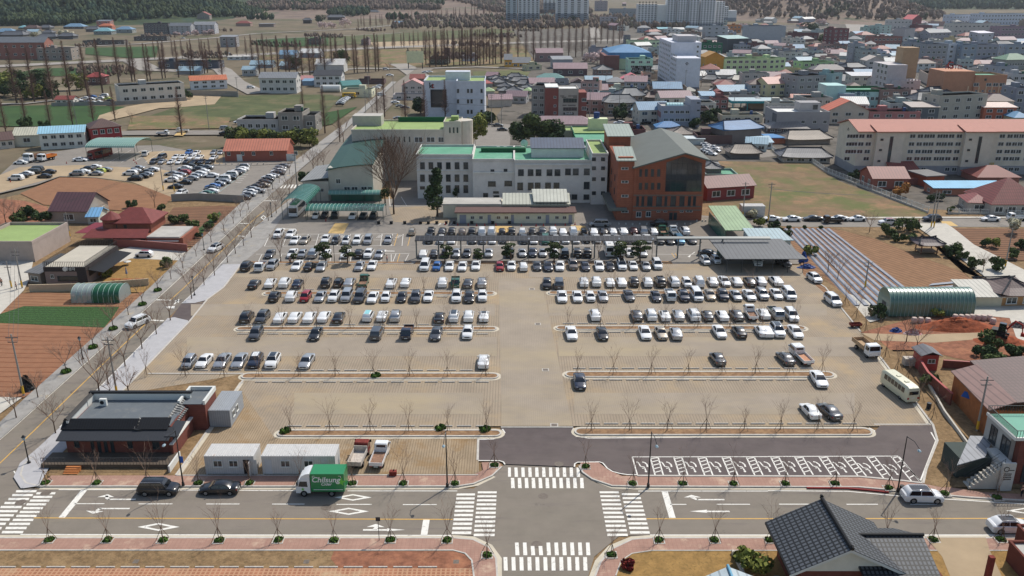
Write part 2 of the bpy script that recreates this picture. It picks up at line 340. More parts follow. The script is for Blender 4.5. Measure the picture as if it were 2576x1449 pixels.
kerb_line([(1457,1172),(1466,1188),(1490,1205),(1540,1221.8),(1600,1223.2),(2160,1225),(2230,1231),(2330,1241),(2440,1251),(2576,1259),(3300,1260)])
kerb_line([(1241,1700),(1251,1449),(1248,1405),(1231,1377.5),(1190,1357.2),(1140,1353.2),(-700,1353.2)],z1=0.04)
kerb_line([(3400,1353.2),(1640,1353.2),(1590,1357),(1540,1381),(1511,1414),(1497,1449),(1489,1700)],z1=0.04)
kerb_line([(-700,1385.2),(1140,1385.2),(1170,1393),(1187,1411),(1192,1449),(1179,1700)],0.18,0.1)
kerb_line([(1203,1195.4),(444,1196.5)],0.16,0.08)
kerb_line([(3400,1385.5),(1640,1385.5),(1590,1393),(1563,1411),(1549,1449)],0.14,0.07)
kerb_line([(1203,1104),(1201.5,1158)],0.3,0.05)
kerb_line([(1260,1074.5),(1442,1074.5)],0.25,0.03); kerb_line([(2199,1067.5),(2346,1067.5)],0.25,0.03)
for seg in ([(373,940.5),(612,940.5)],[(612,957),(520,1087),(443,1196)],[(300,993),(475,811),(522,753),(562,724),(608,664)],[(607,663.5),(1040,663.5)],
   [(2034,695),(2077,724),(2122,782),(2165,835)],[(2214,898),(2244,938),(2302,1010),(2347,1070),(2358,1109),(2330,1180),(2322,1216)],[(1603,1197.5),(2160,1199.5),(2270,1210),(2320,1216)]):
 kerb_line(seg,0.3,0.1)
tag(b.build('kerbs','kerb'),kind='structure')
b=MB()
band(b,[(100,1228),(1000,1228),(1150,1227.5),(1200,1219),(1243,1198)],0.55,-0.086)
band(b,[(1497,1208),(1540,1225.5),(1600,1228),(2160,1229),(2230,1235),(2330,1245),(2440,1255),(3300,1265)],0.55,-0.086)
band(b,[(-700,1349.8),(1140,1349.8),(1190,1353),(1233,1373),(1256,1405),(1256,1449),(1248,1700)],0.55,-0.086)
band(b,[(3400,1349.8),(1640,1349.8),(1590,1353),(1535,1376),(1503,1412),(1489,1449),(1482,1700)],0.55,-0.086)
band(b,[(608,962),(524,1087),(449,1194)],0.7,0.03)
band(b,[(2206,897),(2237,938),(2295,1010),(2336,1068)],0.5,0.02)
tag(b.build('gutters','gutter'),kind='structure')
patch('verge',[(-700,1386),(1140,1386),(1168,1394),(1186,1412),(1190,1430),(-700,1430)],0.05,'dry_grass')
patch('verge',[(840,1386.5),(1140,1386.5),(1168,1394.5),(1185,1412),(1189,1429),(850,1428),(832,1405)],0.058,'red_soil')
patch('south_lot',[(-700,1429),(1190,1429),(1192,1449),(1178,1720),(-700,1720)],0.054,'red_paver_lot')
patch('garden_lawn',[(1640,1386.5),(3400,1386.5),(3400,1700),(1540,1700),(1550,1449),(1564,1411),(1592,1393)],0.05,'lawn')
patch('dirt_drive',[(2330,1352),(2480,1352),(2490,1385),(2520,1449),(2560,1600),(2360,1600),(2390,1449),(2370,1400)],0.07,'bare_soil_light')
patch('east_bank',[(2322,1216),(2358,1112),(2347,1070),(2302,1010),(2244,938),(2214,898),(2165,835),(2122,782),(2077,724),(2034,695),(2060,690),(2130,745),(2230,860),(2300,960),(2380,1060),(2440,1120),(2400,1150),(2388,1225),(2370,1226)],0.04,'dry_grass')
patch('red_field',[(-120,818),(0,818),(250,820),(290,822),(200,905),(68,995),(60,1000),(0,998),(-300,998)],0.0,'furrow_red')
patch('leek_field',[(0,790),(60,770),(300,772),(282,800),(262,824),(0,812),(-60,810)],0.03,'leek')
patch('bare_field',[(-200,830),(-60,760),(70,735),(180,738),(345,738),(370,724),(290,822),(0,822)],-0.01,'furrow_fine')
patch('red_field',[(50,486),(150,446),(240,448),(360,468),(435,497),(415,515),(390,530),(310,530),(180,520),(110,515)],0.0,'furrow_fine')
patch('red_field',[(-100,530),(0,500),(60,505),(120,520),(130,560),(90,600),(-60,600)],-0.1,'red_soil')
patch('garden_plot',[(436,522),(555,517),(600,520),(560,570),(500,620),(460,620),(410,600),(400,570)],-0.02,'furrow_dark')
patch('leek_field',[(500,575),(552,532),(558,540),(505,590)],0.0,'leek')
patch('west_lot',[(-160,450),(0,440),(50,395),(215,370),(400,365),(560,395),(700,402),(745,410),(720,460),(640,520),(617,502),(440,500),(410,478),(330,458),(240,447),(150,444),(90,465),(0,486),(-200,500)],-0.05,'asphalt_grey')
patch('west_lot_gravel',[(-160,450),(0,440),(50,420),(200,415),(400,425),(480,440),(430,495),(330,457),(240,446),(150,443),(80,462),(0,484),(-200,498)],-0.03,'bare_soil_light')
patch('west_lot_gravel',[(350,382),(560,376),(560,412),(375,414)],-0.03,'bare_soil_light')
patch('cafe_yard',[(270,690),(300,640),(330,632),(470,640),(440,680),(410,715),(370,735),(230,735)],0.0,'lawn')
patch('cafe_drive',[(290,632),(330,620),(475,625),(450,655),(330,650),(300,660)],0.02,'concrete')
patch('farm_lane',[(-200,690),(0,655),(85,650),(75,700),(60,730),(0,790),(-200,830)],0.0,'concrete')
patch('farm_lane',[(-80,1000),(0,998),(55,1000),(0,1040),(-200,1100)],0.01,'concrete')
patch('east_field',[(1806,405),(1960,408),(2040,410),(2110,455),(2330,535),(2330,552),(1960,552),(1860,545),(1790,520)],-0.1,'brown_field')
MUL=[(1970,575),(2092,575),(2345,770),(2180,770),(2045,640)]
patch('east_plot',[(1960,572),(2150,573),(2470,705),(2500,740),(2340,760),(2250,770),(2100,760),(2020,690),(2010,640)],0.0,'tilled')
patch('dark_field',[(2400,574),(2640,575),(2700,655),(2500,655),(2430,620)],0.0,'furrow_dark')
patch('garden_land',[(2090,573),(2300,574),(2350,610),(2440,700),(2480,705),(2300,640),(2200,600)],0.015,'dry_grass')
patch('east_lane',[(2295,562),(2380,562),(2400,575),(2450,615),(2600,690),(2600,712),(2490,705),(2350,600)],0.03,'concrete')
patch('concrete_pad',[(2095,740),(2125,735),(2180,755),(2230,800),(2190,810),(2140,795)],0.03,'concrete')
patch('dirt_site',[(2165,836),(2300,800),(2440,790),(2650,790),(2700,900),(2560,930),(2400,900),(2330,880),(2240,880),(2215,860)],0.06,'red_soil')
patch('dirt_track',[(2166,838),(2300,842),(2500,835),(2500,850),(2350,862),(2200,856)],0.075,'bare_soil_light')
patch('farm_yard',[(2430,765),(2700,750),(2750,860),(2560,860),(2540,800),(2440,790)],0.09,'concrete')
patch('yard_ground',[(2330,880),(2576,930),(2800,1100),(2800,1230),(2400,1225),(2450,1120),(2300,950)],0.02,'dry_grass')
mat('dust',(190,152,112),1.0,var=0.06,scale=0.5)
g=[]
b=MB()
for i in range(9):
 a=i/9.0; a2=a+0.075
 def lerp(p,q,t): return (p[0]+(q[0]-p[0])*t,p[1]+(q[1]-p[1])*t)
 A=G(*lerp((1972,576),(2092,576),a)); A2=G(*lerp((1972,576),(2092,576),a2)); B_=G(*lerp((2150,770),(2345,770),a)); B2=G(*lerp((2150,770),(2345,770),a2))
 n=6
 rg=[]
 for k in range(n+1):
  p=A.lerp(B_,k/n); q=A2.lerp(B2,k/n); m_=(p+q)/2
  jx=rnd.uniform(-.15,.15)
  rg.append([(p.x+jx,p.y,0.01),(m_.x+(p.x-m_.x)*.6,m_.y,0.22),(m_.x+(q.x-m_.x)*.6,m_.y,0.22),(q.x+jx,q.y,0.01)])
 b.loft(rg,closed=False,cap=False)
tag(b.build('film_covered_rows','mulch'),kind='structure')
b=MB()
for i in range(4):
 y0=708+i*9; b.face([G(2335+i*8,y0+10,0.2),G(2345+i*8,y0+5,0.2),G(2475,y0-8,0.2),G(2475,y0-2,0.2)])
tag(b.build('film_covered_rows','mulch'),kind='structure')
b=MB(); ZM=-0.08
def q4(t,p,z=ZM,mi=0):
 pts=[GT(t,x,y,z) for x,y in p]
 if area2(pts)<0: pts.reverse()
 b.face(pts,mi)
def ln(t,p,w=0.15,z=ZM,mi=0): band(b,[TT(t,x,y) for x,y in p],w,z,mi)
band(b,[(85,1302.7),(644,1304.7),(1139,1306.5)],0.16,ZM,1); band(b,[(1626,1305),(2576,1304),(3300,1304)],0.16,ZM,1)
ln(30,[(590,580),(1400,580)]); ln(31,[(-1180,582),(410,590)],0.15); ln(31,[(920,592),(2025,593)]); ln(32,[(1270,594),(2576,594)]); ln(33,[(0,590),(800,596),(1400,650),(2576,724)],0.15)
ln(30,[(205,1030),(2576,1036)],0.16); ln(31,[(0,1036),(1970,1040)],0.16); ln(32,[(1390,1036),(2576,1036)],0.16); ln(33,[(0,1036),(2576,1036),(3600,1036)],0.16)
for t,x0,x1,y in ((30,750,1050,721),(30,1395,1735,723),(30,2075,2410,724),(31,162,488,725),(31,810,1165,728),(31,1478,1818,730),(32,1590,1755,728),(32,2060,2395,727),(33,110,430,726),(33,790,1105,727),(33,1432,1700,727)): ln(t,[(x0,y),(x1,y)],0.16)
for t,a,c in ((30,(850,580),(620,862)),(32,(1535,595),(1615,865)),(31,(1715,882),(1690,1038))): ln(t,[a,c],0.75)
def bars(t,n,a,bb,c,d):  # first bar a(xl,xr,yt,yb) .. last bar given same
 for i in range(n):
  k=i/(n-1)
  def I(u,v):
   return u+(v-u)*k
  A=[GT(t,a[0],a[2],ZM),GT(t,a[1],a[2],ZM),GT(t,a[1]+a[4],a[3],ZM),GT(t,a[0]+a[4],a[3],ZM)]
  B2=[GT(t,bb[0],bb[2],ZM),GT(t,bb[1],bb[2],ZM),GT(t,bb[1]+bb[4],bb[3],ZM),GT(t,bb[0]+bb[4],bb[3],ZM)]
  p=[A[j].lerp(B2[j],k) for j in range(4)]; p.reverse(); b.face(p)
bars(31,10,(2020,2205,618,639,-2),(1973,2168,1001,1027,-4),0,0)
bars(31,11,(2232,2423,597,617,-2),(2192,2402,1023,1048,-2),0,0)
bars(32,11,(880,1072,597,616,3),(957,1163,1023,1047,4),0,0)
bars(32,10,(1103,1285,616,635,4),(1186,1383,998,1023,5),0,0)
bars(30,11,(165,370,585,607,-8),(-240,-20,1000,1025,-12),0,0)
bars(30,11,(370,560,606,627,-8),(25,238,995,1020,-10),0,0)
for i in range(11): x=-50+i*69.4; q4(32,[(x+5,357),(x+36,357),(x+42,452),(x+8,452)] if i else [(-40,357),(-12,357),(-10,450),(-40,450)])
for i in range(11): x=-12+i*69.6+ (0 if i else 0); q4(32,[(x,462),(x+33,462),(x+41,565),(x+4,565)])
for i in range(11):
 x=-50+i*79.3
 if i in (0,): continue
 y0=1147 if i in (3,4) else 1112
 q4(32,[(x,y0),(x+37,y0),(x+46,1240),(x+6,1240)])
for i in range(11): x=-86+i*80.2; q4(32,[(x,1258),(x+38,1258),(x+44,1394),(x+4,1394)])
def arrow(t,pts): q4(t,pts)
ln(30,[(1085,677),(1365,677)],0.25); q4(30,[(1060,640),(1085,640),(1110,677),(1085,683),(1060,670)]); q4(30,[(980,655),(1150,655),(1085,625)])
ln(30,[(1000,770),(1305,770)],0.25); q4(30,[(960,790),(985,768),(1030,768),(985,795)]); q4(30,[(865,792),(1045,797),(935,823)])
ln(32,[(1860,680),(2138,680)],0.25); q4(32,[(1780,655),(1830,655),(1880,680),(1850,684)]); q4(32,[(1730,658),(1903,658),(1805,632)])
ln(32,[(1960,799),(2190,799)],0.28); q4(32,[(1787,798),(1962,782),(1962,812)])
ln(31,[(1077,985),(1320,985)],0.28); q4(31,[(1318,970),(1502,984),(1318,998)]); q4(31,[(1170,980),(1195,955),(1240,955),(1215,982)]); q4(31,[(1113,955),(1295,957),(1208,924)])
def diamond(t,c,rx,ry):
 x,y=c; k=0.72
 o=[(x-rx,y),(x,y-ry),(x+rx,y),(x,y+ry)]; i_=[(x-rx*k*.78,y),(x,y-ry*.62),(x+rx*k*.78,y),(x,y+ry*.62)]
 for j in range(4): q4(t,[o[j],o[(j+1)%4],i_[(j+1)%4],i_[j]])
diamond(30,(1595,955),212,40); diamond(31,(932,798),205,36); diamond(31,(975,658),190,33); diamond(33,(2580,792),190,28)
band(b,[(-60,1158),(22,1086.7),(425,724.5),(640,525),(790,395),(890,302)],0.16,ZM)
band(b,[(150,1074.5),(275,949.5),(385,837),(422,802)],0.16,ZM); band(b,[(457,763),(500,724),(640,570)],0.16,ZM)
band(b,[(35,1185),(60,1225)],0.16,ZM)
band(b,[(-40,1203),(82,1086.7),(255,919.5),(372,809)],0.16,ZM,1); band(b,[(429,754),(462,724.5),(644,547),(665,530)],0.16,ZM,1)
for a,c in (((392,754),(430,755)),((376,805),(412,807)),((603,562),(630,562)),((597,593),(630,596)),((664,505),(697,505))): band(b,[a,c],0.5,ZM)
q4(20,[(1745,165),(1760,165),(1795,120),(1785,118)]); q4(20,[(1755,130),(1805,110),(1800,150)]); q4(20,[(1660,185),(1760,180),(1755,205),(1690,205)])
diamond(11,(75,740),30,25)
for x in range(6): q4(11,[(240+x*34,445),(256+x*34,445),(280+x*34,408),(264+x*34,408)])
tag(b.build('road_markings',['line_white','line_yellow']),kind='structure')
b=MB(); ZM=0.018
ln(32,[(1208,250),(2576,248)],0.16,ZM); ln(33,[(0,246),(1310,242)],0.16,ZM); ln(32,[(1210,250),(1262,432)],0.16,ZM)
bays=[]
hb=[(32,1392,257,1440,432),(32,1630,257,1687,432),(32,1872,257,1938,432),(32,2116,257,2190,432),(32,2360,256,2442,432),(33,30,255,118,430),(33,270,253,372,430),(33,515,252,636,430),(33,755,252,908,443),(33,995,250,1168,468),(33,1240,248,1448,498)]
wheel=[]
for t,x0,y0,x1,y1 in hb:
 A=GT(t,x0,y0,ZM);B_=GT(t,x1,y1,ZM);w_=Vector((1.02,0,0))
 for o in (Vector((0,0,0)),w_):
  p=A+o;q=B_+o; d=Vector((0.09,0,0)); b.face([q-d,q+d,p+d,p-d])
 for k in range(5):
  s0=A.lerp(B_,(k+0.30)/5.0); s1=(A+w_).lerp(B_+w_,max(0,(k-0.25)/5.0)+0.0); d=Vector((0,0.09,0)); b.face([s0-d,s1-d,s1+d,s0+d])
 c=A.lerp(B_,0.5)-Vector((1.25,0.0,0))
 sx,sy=0.62,1.0
 def W(u,v): return (c.x+u*sx,c.y-v*sy,ZM+0.002)
 def st(p,w=0.16):
  for a_,c_ in zip(p[:-1],p[1:]):
   a2=Vector(W(*a_));c2=Vector(W(*c_));dd=(c2-a2);
   if dd.length<1e-4: continue
   nn=Vector((-dd.y,dd.x,0)).normalized()*w*.5; b.face([a2-nn,c2-nn,c2+nn,a2+nn])
 st([(-1.1,-1.0),(-0.75,-0.9),(-0.45,0.1)],0.17); st([(-0.45,0.1),(0.3,0.2)],0.17); st([(-0.3,0.5),(0.3,0.55)],0.15); st([(0.2,0.2),(0.35,1.0)],0.18)
 st([(0.1,-1.0),(0.6,-0.85),(0.95,-0.35),(0.9,0.2)],0.2)
 b.face([W(0.35+0.25*math.cos(a),1.25+0.22*math.sin(a)) for a in [-k*math.pi/4 for k in range(8)]][::-1])
band(b,[(2342,1087),(2354.5,1109),(2314.5,1212)],0.18,ZM); band(b,[(2318,1213),(2259,1149)],0.16,ZM)
ln(32,[(628,350),(632,318),(660,303),(880,300),(915,312),(960,365),(1010,395),(1080,415),(1160,428),(1255,430)],0.18,ZM)
ln(31,[(2235,286),(2450,288),(2490,300),(2505,325)],0.18,ZM)
band(b,[(1206,1105),(1240,1104.5),(1262,1098),(1270,1088),(1264,1079)],0.18,ZM)
band(b,[(1443,1077),(1439,1085),(1450,1098),(1480,1102),(1900,1099),(2185,1096.5),(2199,1092),(2200,1083),(2186,1076)],0.18,ZM)
tag(b.build('bay_markings','line_white'),kind='structure')
b=MB(); ZM=-0.006
ln(11,[(140,908),(1420,903)],0.14,ZM); ln(11,[(85,1028),(1395,1022)],0.12,ZM); ln(11,[(140,908),(85,1028)],0.14,ZM); ln(11,[(400,968),(1400,964)],0.12,ZM)
for i in range(12):
 x=300+i*106; ln(11,[(x+15,905),(x-30+i*3,1025)],0.12,ZM)
for i in range(5):
 x=640+i*190
 for k in range(3): ln(11,[(x+k*16,945),(x+36+k*16,915)],0.1,ZM)
ln(11,[(0,1108),(1545,1102)],0.14,ZM); ln(11,[(1335,1190),(1490,1190)],0.14,ZM); ln(11,[(1410,1102),(1375,1188)],0.12,ZM); ln(11,[(1535,1112),(1495,1188)],0.12,ZM)
for i in range(14): x=60+i*100; ln(11,[(x,1110),(x-38+i*3,1185)],0.12,ZM)
ln(11,[(1690,1020),(2576,1024)],0.12,ZM); ln(12,[(0,1024),(1900,1022)],0.12,ZM); ln(12,[(1400,1108),(1880,1112)],0.12,ZM)
for i in range(25):
 x=1700+i*106; t=11 if x<2576 else 12; xx=x if x<2576 else x-2576
 ln(t,[(xx+8-(x-2576)*.012,905),(xx-(0 if x<2576 else 0),1020)],0.1,ZM)
ln(11,[(1360,620),(1515,620),(1460,530)],0.15,ZM); ln(11,[(1335,500),(1350,625)],0.15,ZM)
q4(11,[(1470,765),(1510,775),(1505,760),(1510,742),(1480,745)],ZM); q4(11,[(230,853),(270,843),(300,853),(400,851),(400,856),(300,857),(275,862)],ZM)
q4(11,[(1265,1075),(1310,1063),(1310,1073),(1395,1075),(1395,1080),(1310,1079),(1300,1085)],ZM); q4(12,[(1765,1135),(1845,1080),(1835,1095),(1800,1115),(1790,1140)],ZM)
ln(11,[(1835,820),(1870,770),(2030,765)],0.12,ZM)
for k in range(5): ln(11,[(1850+k*35,812),(1880+k*35,772)],0.15,ZM)
ln(11,[(120,863),(430,866)],0.12,ZM,1); ln(11,[(1550,935),(1527,1025)],0.14,ZM,1); ln(11,[(1425,903),(1390,1025)],0.14,ZM,1); ln(11,[(1447,1102),(1420,1190)],0.14,ZM,1); ln(11,[(1567,735),(1565,800)],0.14,ZM,1); ln(11,[(1580,735),(1578,800)],0.14,ZM,1)
ln(12,[(1607,1098),(1637,1142)],0.14,ZM,1); ln(12,[(1643,1098),(1660,1130)],0.14,ZM,1)
ln(10,[(2485,275),(2100,560)],0.14,ZM,2)
for k in range(6): ln(10,[(860+k*120,185),(1100+k*110,60)],0.12,ZM)
for p in ((2440,305),(2420,327),(2400,345),(2385,362),(2370,387)): ln(10,[(p[0],p[1]),(p[0]+55,p[1]+4)],0.25,ZM)
q4(11,[(795,796),(935,798),(880,902),(722,898)],ZM,3)
q4(11,[(2405,822),(2576,826),(2576,890),(2420,890)],ZM,3); q4(12,[(585,820),(735,822),(760,870),(590,870)],ZM,3); q4(12,[(1425,835),(1570,835),(1600,870),(1440,870)],ZM,3)
q4(13,[(1730,775),(1840,778),(1915,826),(1775,822)],-0.1,3); q4(0,[(1790,1325),(1890,1325),(1840,1365),(1750,1365)],-0.1,3)
tag(b.build('lot_markings',['line_white','line_yellow','line_blue','hump']),kind='structure')
def island(xl,xr,yt,yb,lab,grass=()):
 A=G(xl,(yt+yb)/2); B_=G(xr,(yt+yb)/2); Y0=G(1288,yb).y; Y1=G(1288,yt).y
 e=thing('planting_island',lab,'planting island',((A.x+B_.x)/2,(Y0+Y1)/2,0),0,'planted islands between the rows of the lot')
 hx=(B_.x-A.x)/2; hy=(Y1-Y0)/2
 o=capsule(-hx-.45,hx+.45,-hy-.45,hy+.45); b=MB(); b.prism(o,-0.1,0.02); b.build('gutter_strip','gutter',e)
 o=capsule(-hx,hx,-hy,hy); i_=capsule(-hx+.25,hx-.25,-hy+.25,hy-.25); b=MB(); n=len(o)
 for k in range(n):
  j=(k+1)%n
  b.face([(*o[k],0.16),(*o[j],0.16),(*i_[j],0.16),(*i_[k],0.16)]); b.face([(*o[k],0.0),(*o[j],0.0),(*o[j],0.16),(*o[k],0.16)]); b.face([(*i_[j],0.05),(*i_[k],0.05),(*i_[k],0.16),(*i_[j],0.16)])
 b.build('kerb','kerb',e); b=MB(); b.face([(*p,0.12) for p in i_]); b.build('soil_bed','soil',e)
island(664,1245,734,743,'long planted island, farthest of the four left of the central aisle')
island(594,1250,823,832.5,'long planted island, second farthest of the four left of the central aisle')
island(607,1255,940,954,'long planted island that starts at the kerb corner above the brick house')
island(697,1262,1083,1099.5,'planted island just above the two white containers and the flatbed trucks')
island(1379,1992,733,742,'long planted island, farthest of the four right of the central aisle')
island(1398,2027,821,831,'long planted island, second farthest of the four right of the central aisle')
island(1421,2098,936,950,'long planted island with the dark blue sedan parked at its left end')
island(1445,2194,1078,1096.5,'planted island directly above the row of accessible bays')
b=MB(); wall_ribbon(b,[GT(33,x,y) for x,y in ((390,562),(800,566),(1000,583),(1215,606))],.26,-.1,.075); tag(b.build('red_kerb',mat('kerb_red',(124,40,36),.8,var=.1)),kind='structure')
bm=MB()
for k in range(4): bm.loft([[(-1.0+k*.5+.01,-.1,0),(-1.0+k*.5+.01,-.07,.13),(-1.0+k*.5+.01,.07,.13),(-1.0+k*.5+.01,.1,0)],[(-.5+k*.5-.01,-.1,0),(-.5+k*.5-.01,-.07,.13),(-.5+k*.5-.01,.07,.13),(-.5+k*.5-.01,.1,0)]])
stop_me=bm.mesh('wheel_stop',['kerb'])
def stops(t,y,xs,row):
 for i,x in enumerate(xs):
  p=GT(t,x,y); tag(link('wheel_stop',stop_me,None,p+Vector((0,0,.02))),'white concrete wheel stop, %s from left %s'%(ORD[i],row),'wheel stop','wheel stops %s'%row)
stops(21,1392,[390+189.5*k for k in range(11)],'above the container island')
stops(21,949,[2278-170.8*k for k in range(14)],'below the third left island')
stops(21,831,[2117-166.3*k for k in range(17)],'above the third left island')
stops(21,465,[2278-150.5*k for k in range(17)],'below the second left island')
stops(21,371,[2280-148.5*k for k in range(17)],'above the second left island')
stops(21,92,[2275-135.0*k for k in range(16)],'below the farthest left island')
stops(21,18,[2270-133.5*k for k in range(16)],'above the farthest left island')
stops(22,1368,[813+184.6*k for k in range(15)],'above the accessible bays island')
stops(22,928,[709+168.3*k for k in range(15)],'below the third right island')
stops(22,812,[678+163.3*k for k in range(15)],'above the third right island')
stops(22,448,[738+149.5*k for k in range(15)],'below the second right island')
stops(22,360,[565+145.5*k for k in range(15)],'above the second right island')
stops(22,85,[500+133.5*k for k in range(16)],'below the farthest right island')
stops(30,1365,[65+249.3*k for k in range(18)],'on the reddish lot at the bottom edge')
def drain(t,x,y,w=1.2,d=0.9,lab=''):
 e=thing('drain_cover',lab,'drain cover',GT(t,x,y,0.02)); MB().box(-w/2,-d/2,-.1,w/2,d/2,.03).build('frame','kerb',e)
 b=MB(); b.box(-w/2+.15,-d/2+.13,-.05,w/2-.15,d/2-.13,.04); b.build('grate','iron',e)
for t,x,y,lb in ((22,200,10,'farthest drain grate in the central aisle'),(22,260,363,'drain grate in the central aisle level with the second island'),(22,337,824,'drain grate in the central aisle level with the third island'),(22,425,1380,'drain grate in the central aisle at the edge of the dark asphalt')): drain(t,x,y,1.1,1.0,lb)
drain(30,1368,1305,0.9,0.9,'drain grate in the dry verge left of the red soil, bottom left'); drain(31,508,1307,0.9,0.9,'drain grate in the dry verge just left of the red soil patch'); drain(31,2014,1308,0.9,0.9,'drain grate at the right end of the red soil patch')
b=MB()
for k in range(14): b.v.append((0.62*math.cos(k*math.pi/7),0.62*math.sin(k*math.pi/7),0.006))
b.f.append(tuple(range(14))); b.m.append(0); mh=b.mesh('manhole',['iron'])
for t,x,y,z,lb in ((32,313,645,-.1,'round manhole in the middle of the crossroads'),(32,250,1131,-.1,'round manhole touching the near zebra crossing'),(32,472,322,.01,'round manhole on the seam of dark and light asphalt'),(31,705,758,-.1,'round manhole in front of the green truck'),(20,752,1040,-.1,'round manhole on the yellow line of the side road'),(30,462,613,-.09,'round manhole in the upper bars of the left zebra crossing'),(30,207,708,-.09,'round manhole in the left row of the left zebra crossing')): tag(link('manhole_cover',mh,None,GT(t,x,y,z+.012)),lb,'manhole cover')
# ================================================================ vehicles
PAINT=dict(w=(228,228,226),s=(168,170,172),k=(26,27,30),g=(82,84,88),n=(34,42,60),r=(150,24,36),b=(52,104,168),e=(172,162,146),c=(140,205,205),y=(178,190,80),G=(30,92,74),o=(120,112,106),t=(104,150,180),d=(60,30,36))
CN=dict(w='white',s='silver',k='black',g='dark grey',n='navy blue',r='red',b='blue',e='beige',c='pale cyan',y='lime yellow',G='green',o='grey brown',t='light blue',d='dark red')
for k,c in PAINT.items():
 mat('paint_'+k,c,0.32 if k in 'wrybc' else 0.28,0.0 if k in 'wkrybcnG' else 0.45,spec=0.5,coat=0.6)
mat('glass_car',(22,26,30),0.06,spec=0.8,coat=0.3); mat('tyre',(24,24,25),0.85); mat('rim',(150,152,155),0.35,0.7)
mat('lamp',(205,210,215),0.12,0.2,spec=0.8); mat('tail',(150,16,22),0.25,spec=0.6,coat=.5); mat('trim',(20,20,22),0.6); mat('plate',(220,222,218),0.5)
mat('chrome',(190,192,195),0.2,0.9)
def arr(tab,t,i):
 for a,b_ in zip(tab[:-1],tab[1:]):
  if t<=b_[0]:
   k=(t-a[0])/(b_[0]-a[0]+1e-9); return a[i]+(b_[i]-a[i])*k
 return tab[-1][i]
LOW=dict(
 S=[(0,.74,.52,.58),(.03,.90,.60,.68),(.10,.98,.70,.80),(.26,1,.84,.95),(.5,1,.90,.97),(.75,1,.94,1.0),(.88,.99,.95,1.05),(.96,.94,.92,1.02),(1,.82,.78,.90)],
 U=[(0,.78,.58,.72),(.03,.92,.70,.86),(.10,.99,.82,.98),(.25,1,.98,1.10),(.5,1,1.04,1.12),(.8,1,1.06,1.14),(.95,.97,1.04,1.12),(1,.90,.85,1.0)],
 V=[(0,.76,.60,.74),(.03,.92,.72,.88),(.08,.98,.84,.98),(.18,1,.98,1.08),(.5,1,1.04,1.12),(.9,1,1.04,1.12),(1,.94,.95,1.05)],
 H=[(0,.76,.55,.66),(.04,.92,.66,.80),(.12,.99,.78,.92),(.25,1,.92,1.02),(.5,1,.95,1.04),(.85,1,.98,1.06),(1,.88,.85,1.0)])
CAB=dict(S=(.27,.43,.68,.86,1.45,.70,.95),U=(.24,.37,.86,.965,1.70,.74,1.08),V=(.15,.30,.92,.985,1.78,.80,1.08),H=(.22,.37,.82,.97,1.50,.72,1.0))
DIM=dict(S=(4.75,1.84,.20,.81),U=(4.6,1.88,.19,.79),V=(4.95,1.95,.18,.80),H=(3.8,1.68,.17,.82))
WR=dict(S=.33,U=.37,V=.34,H=.30)
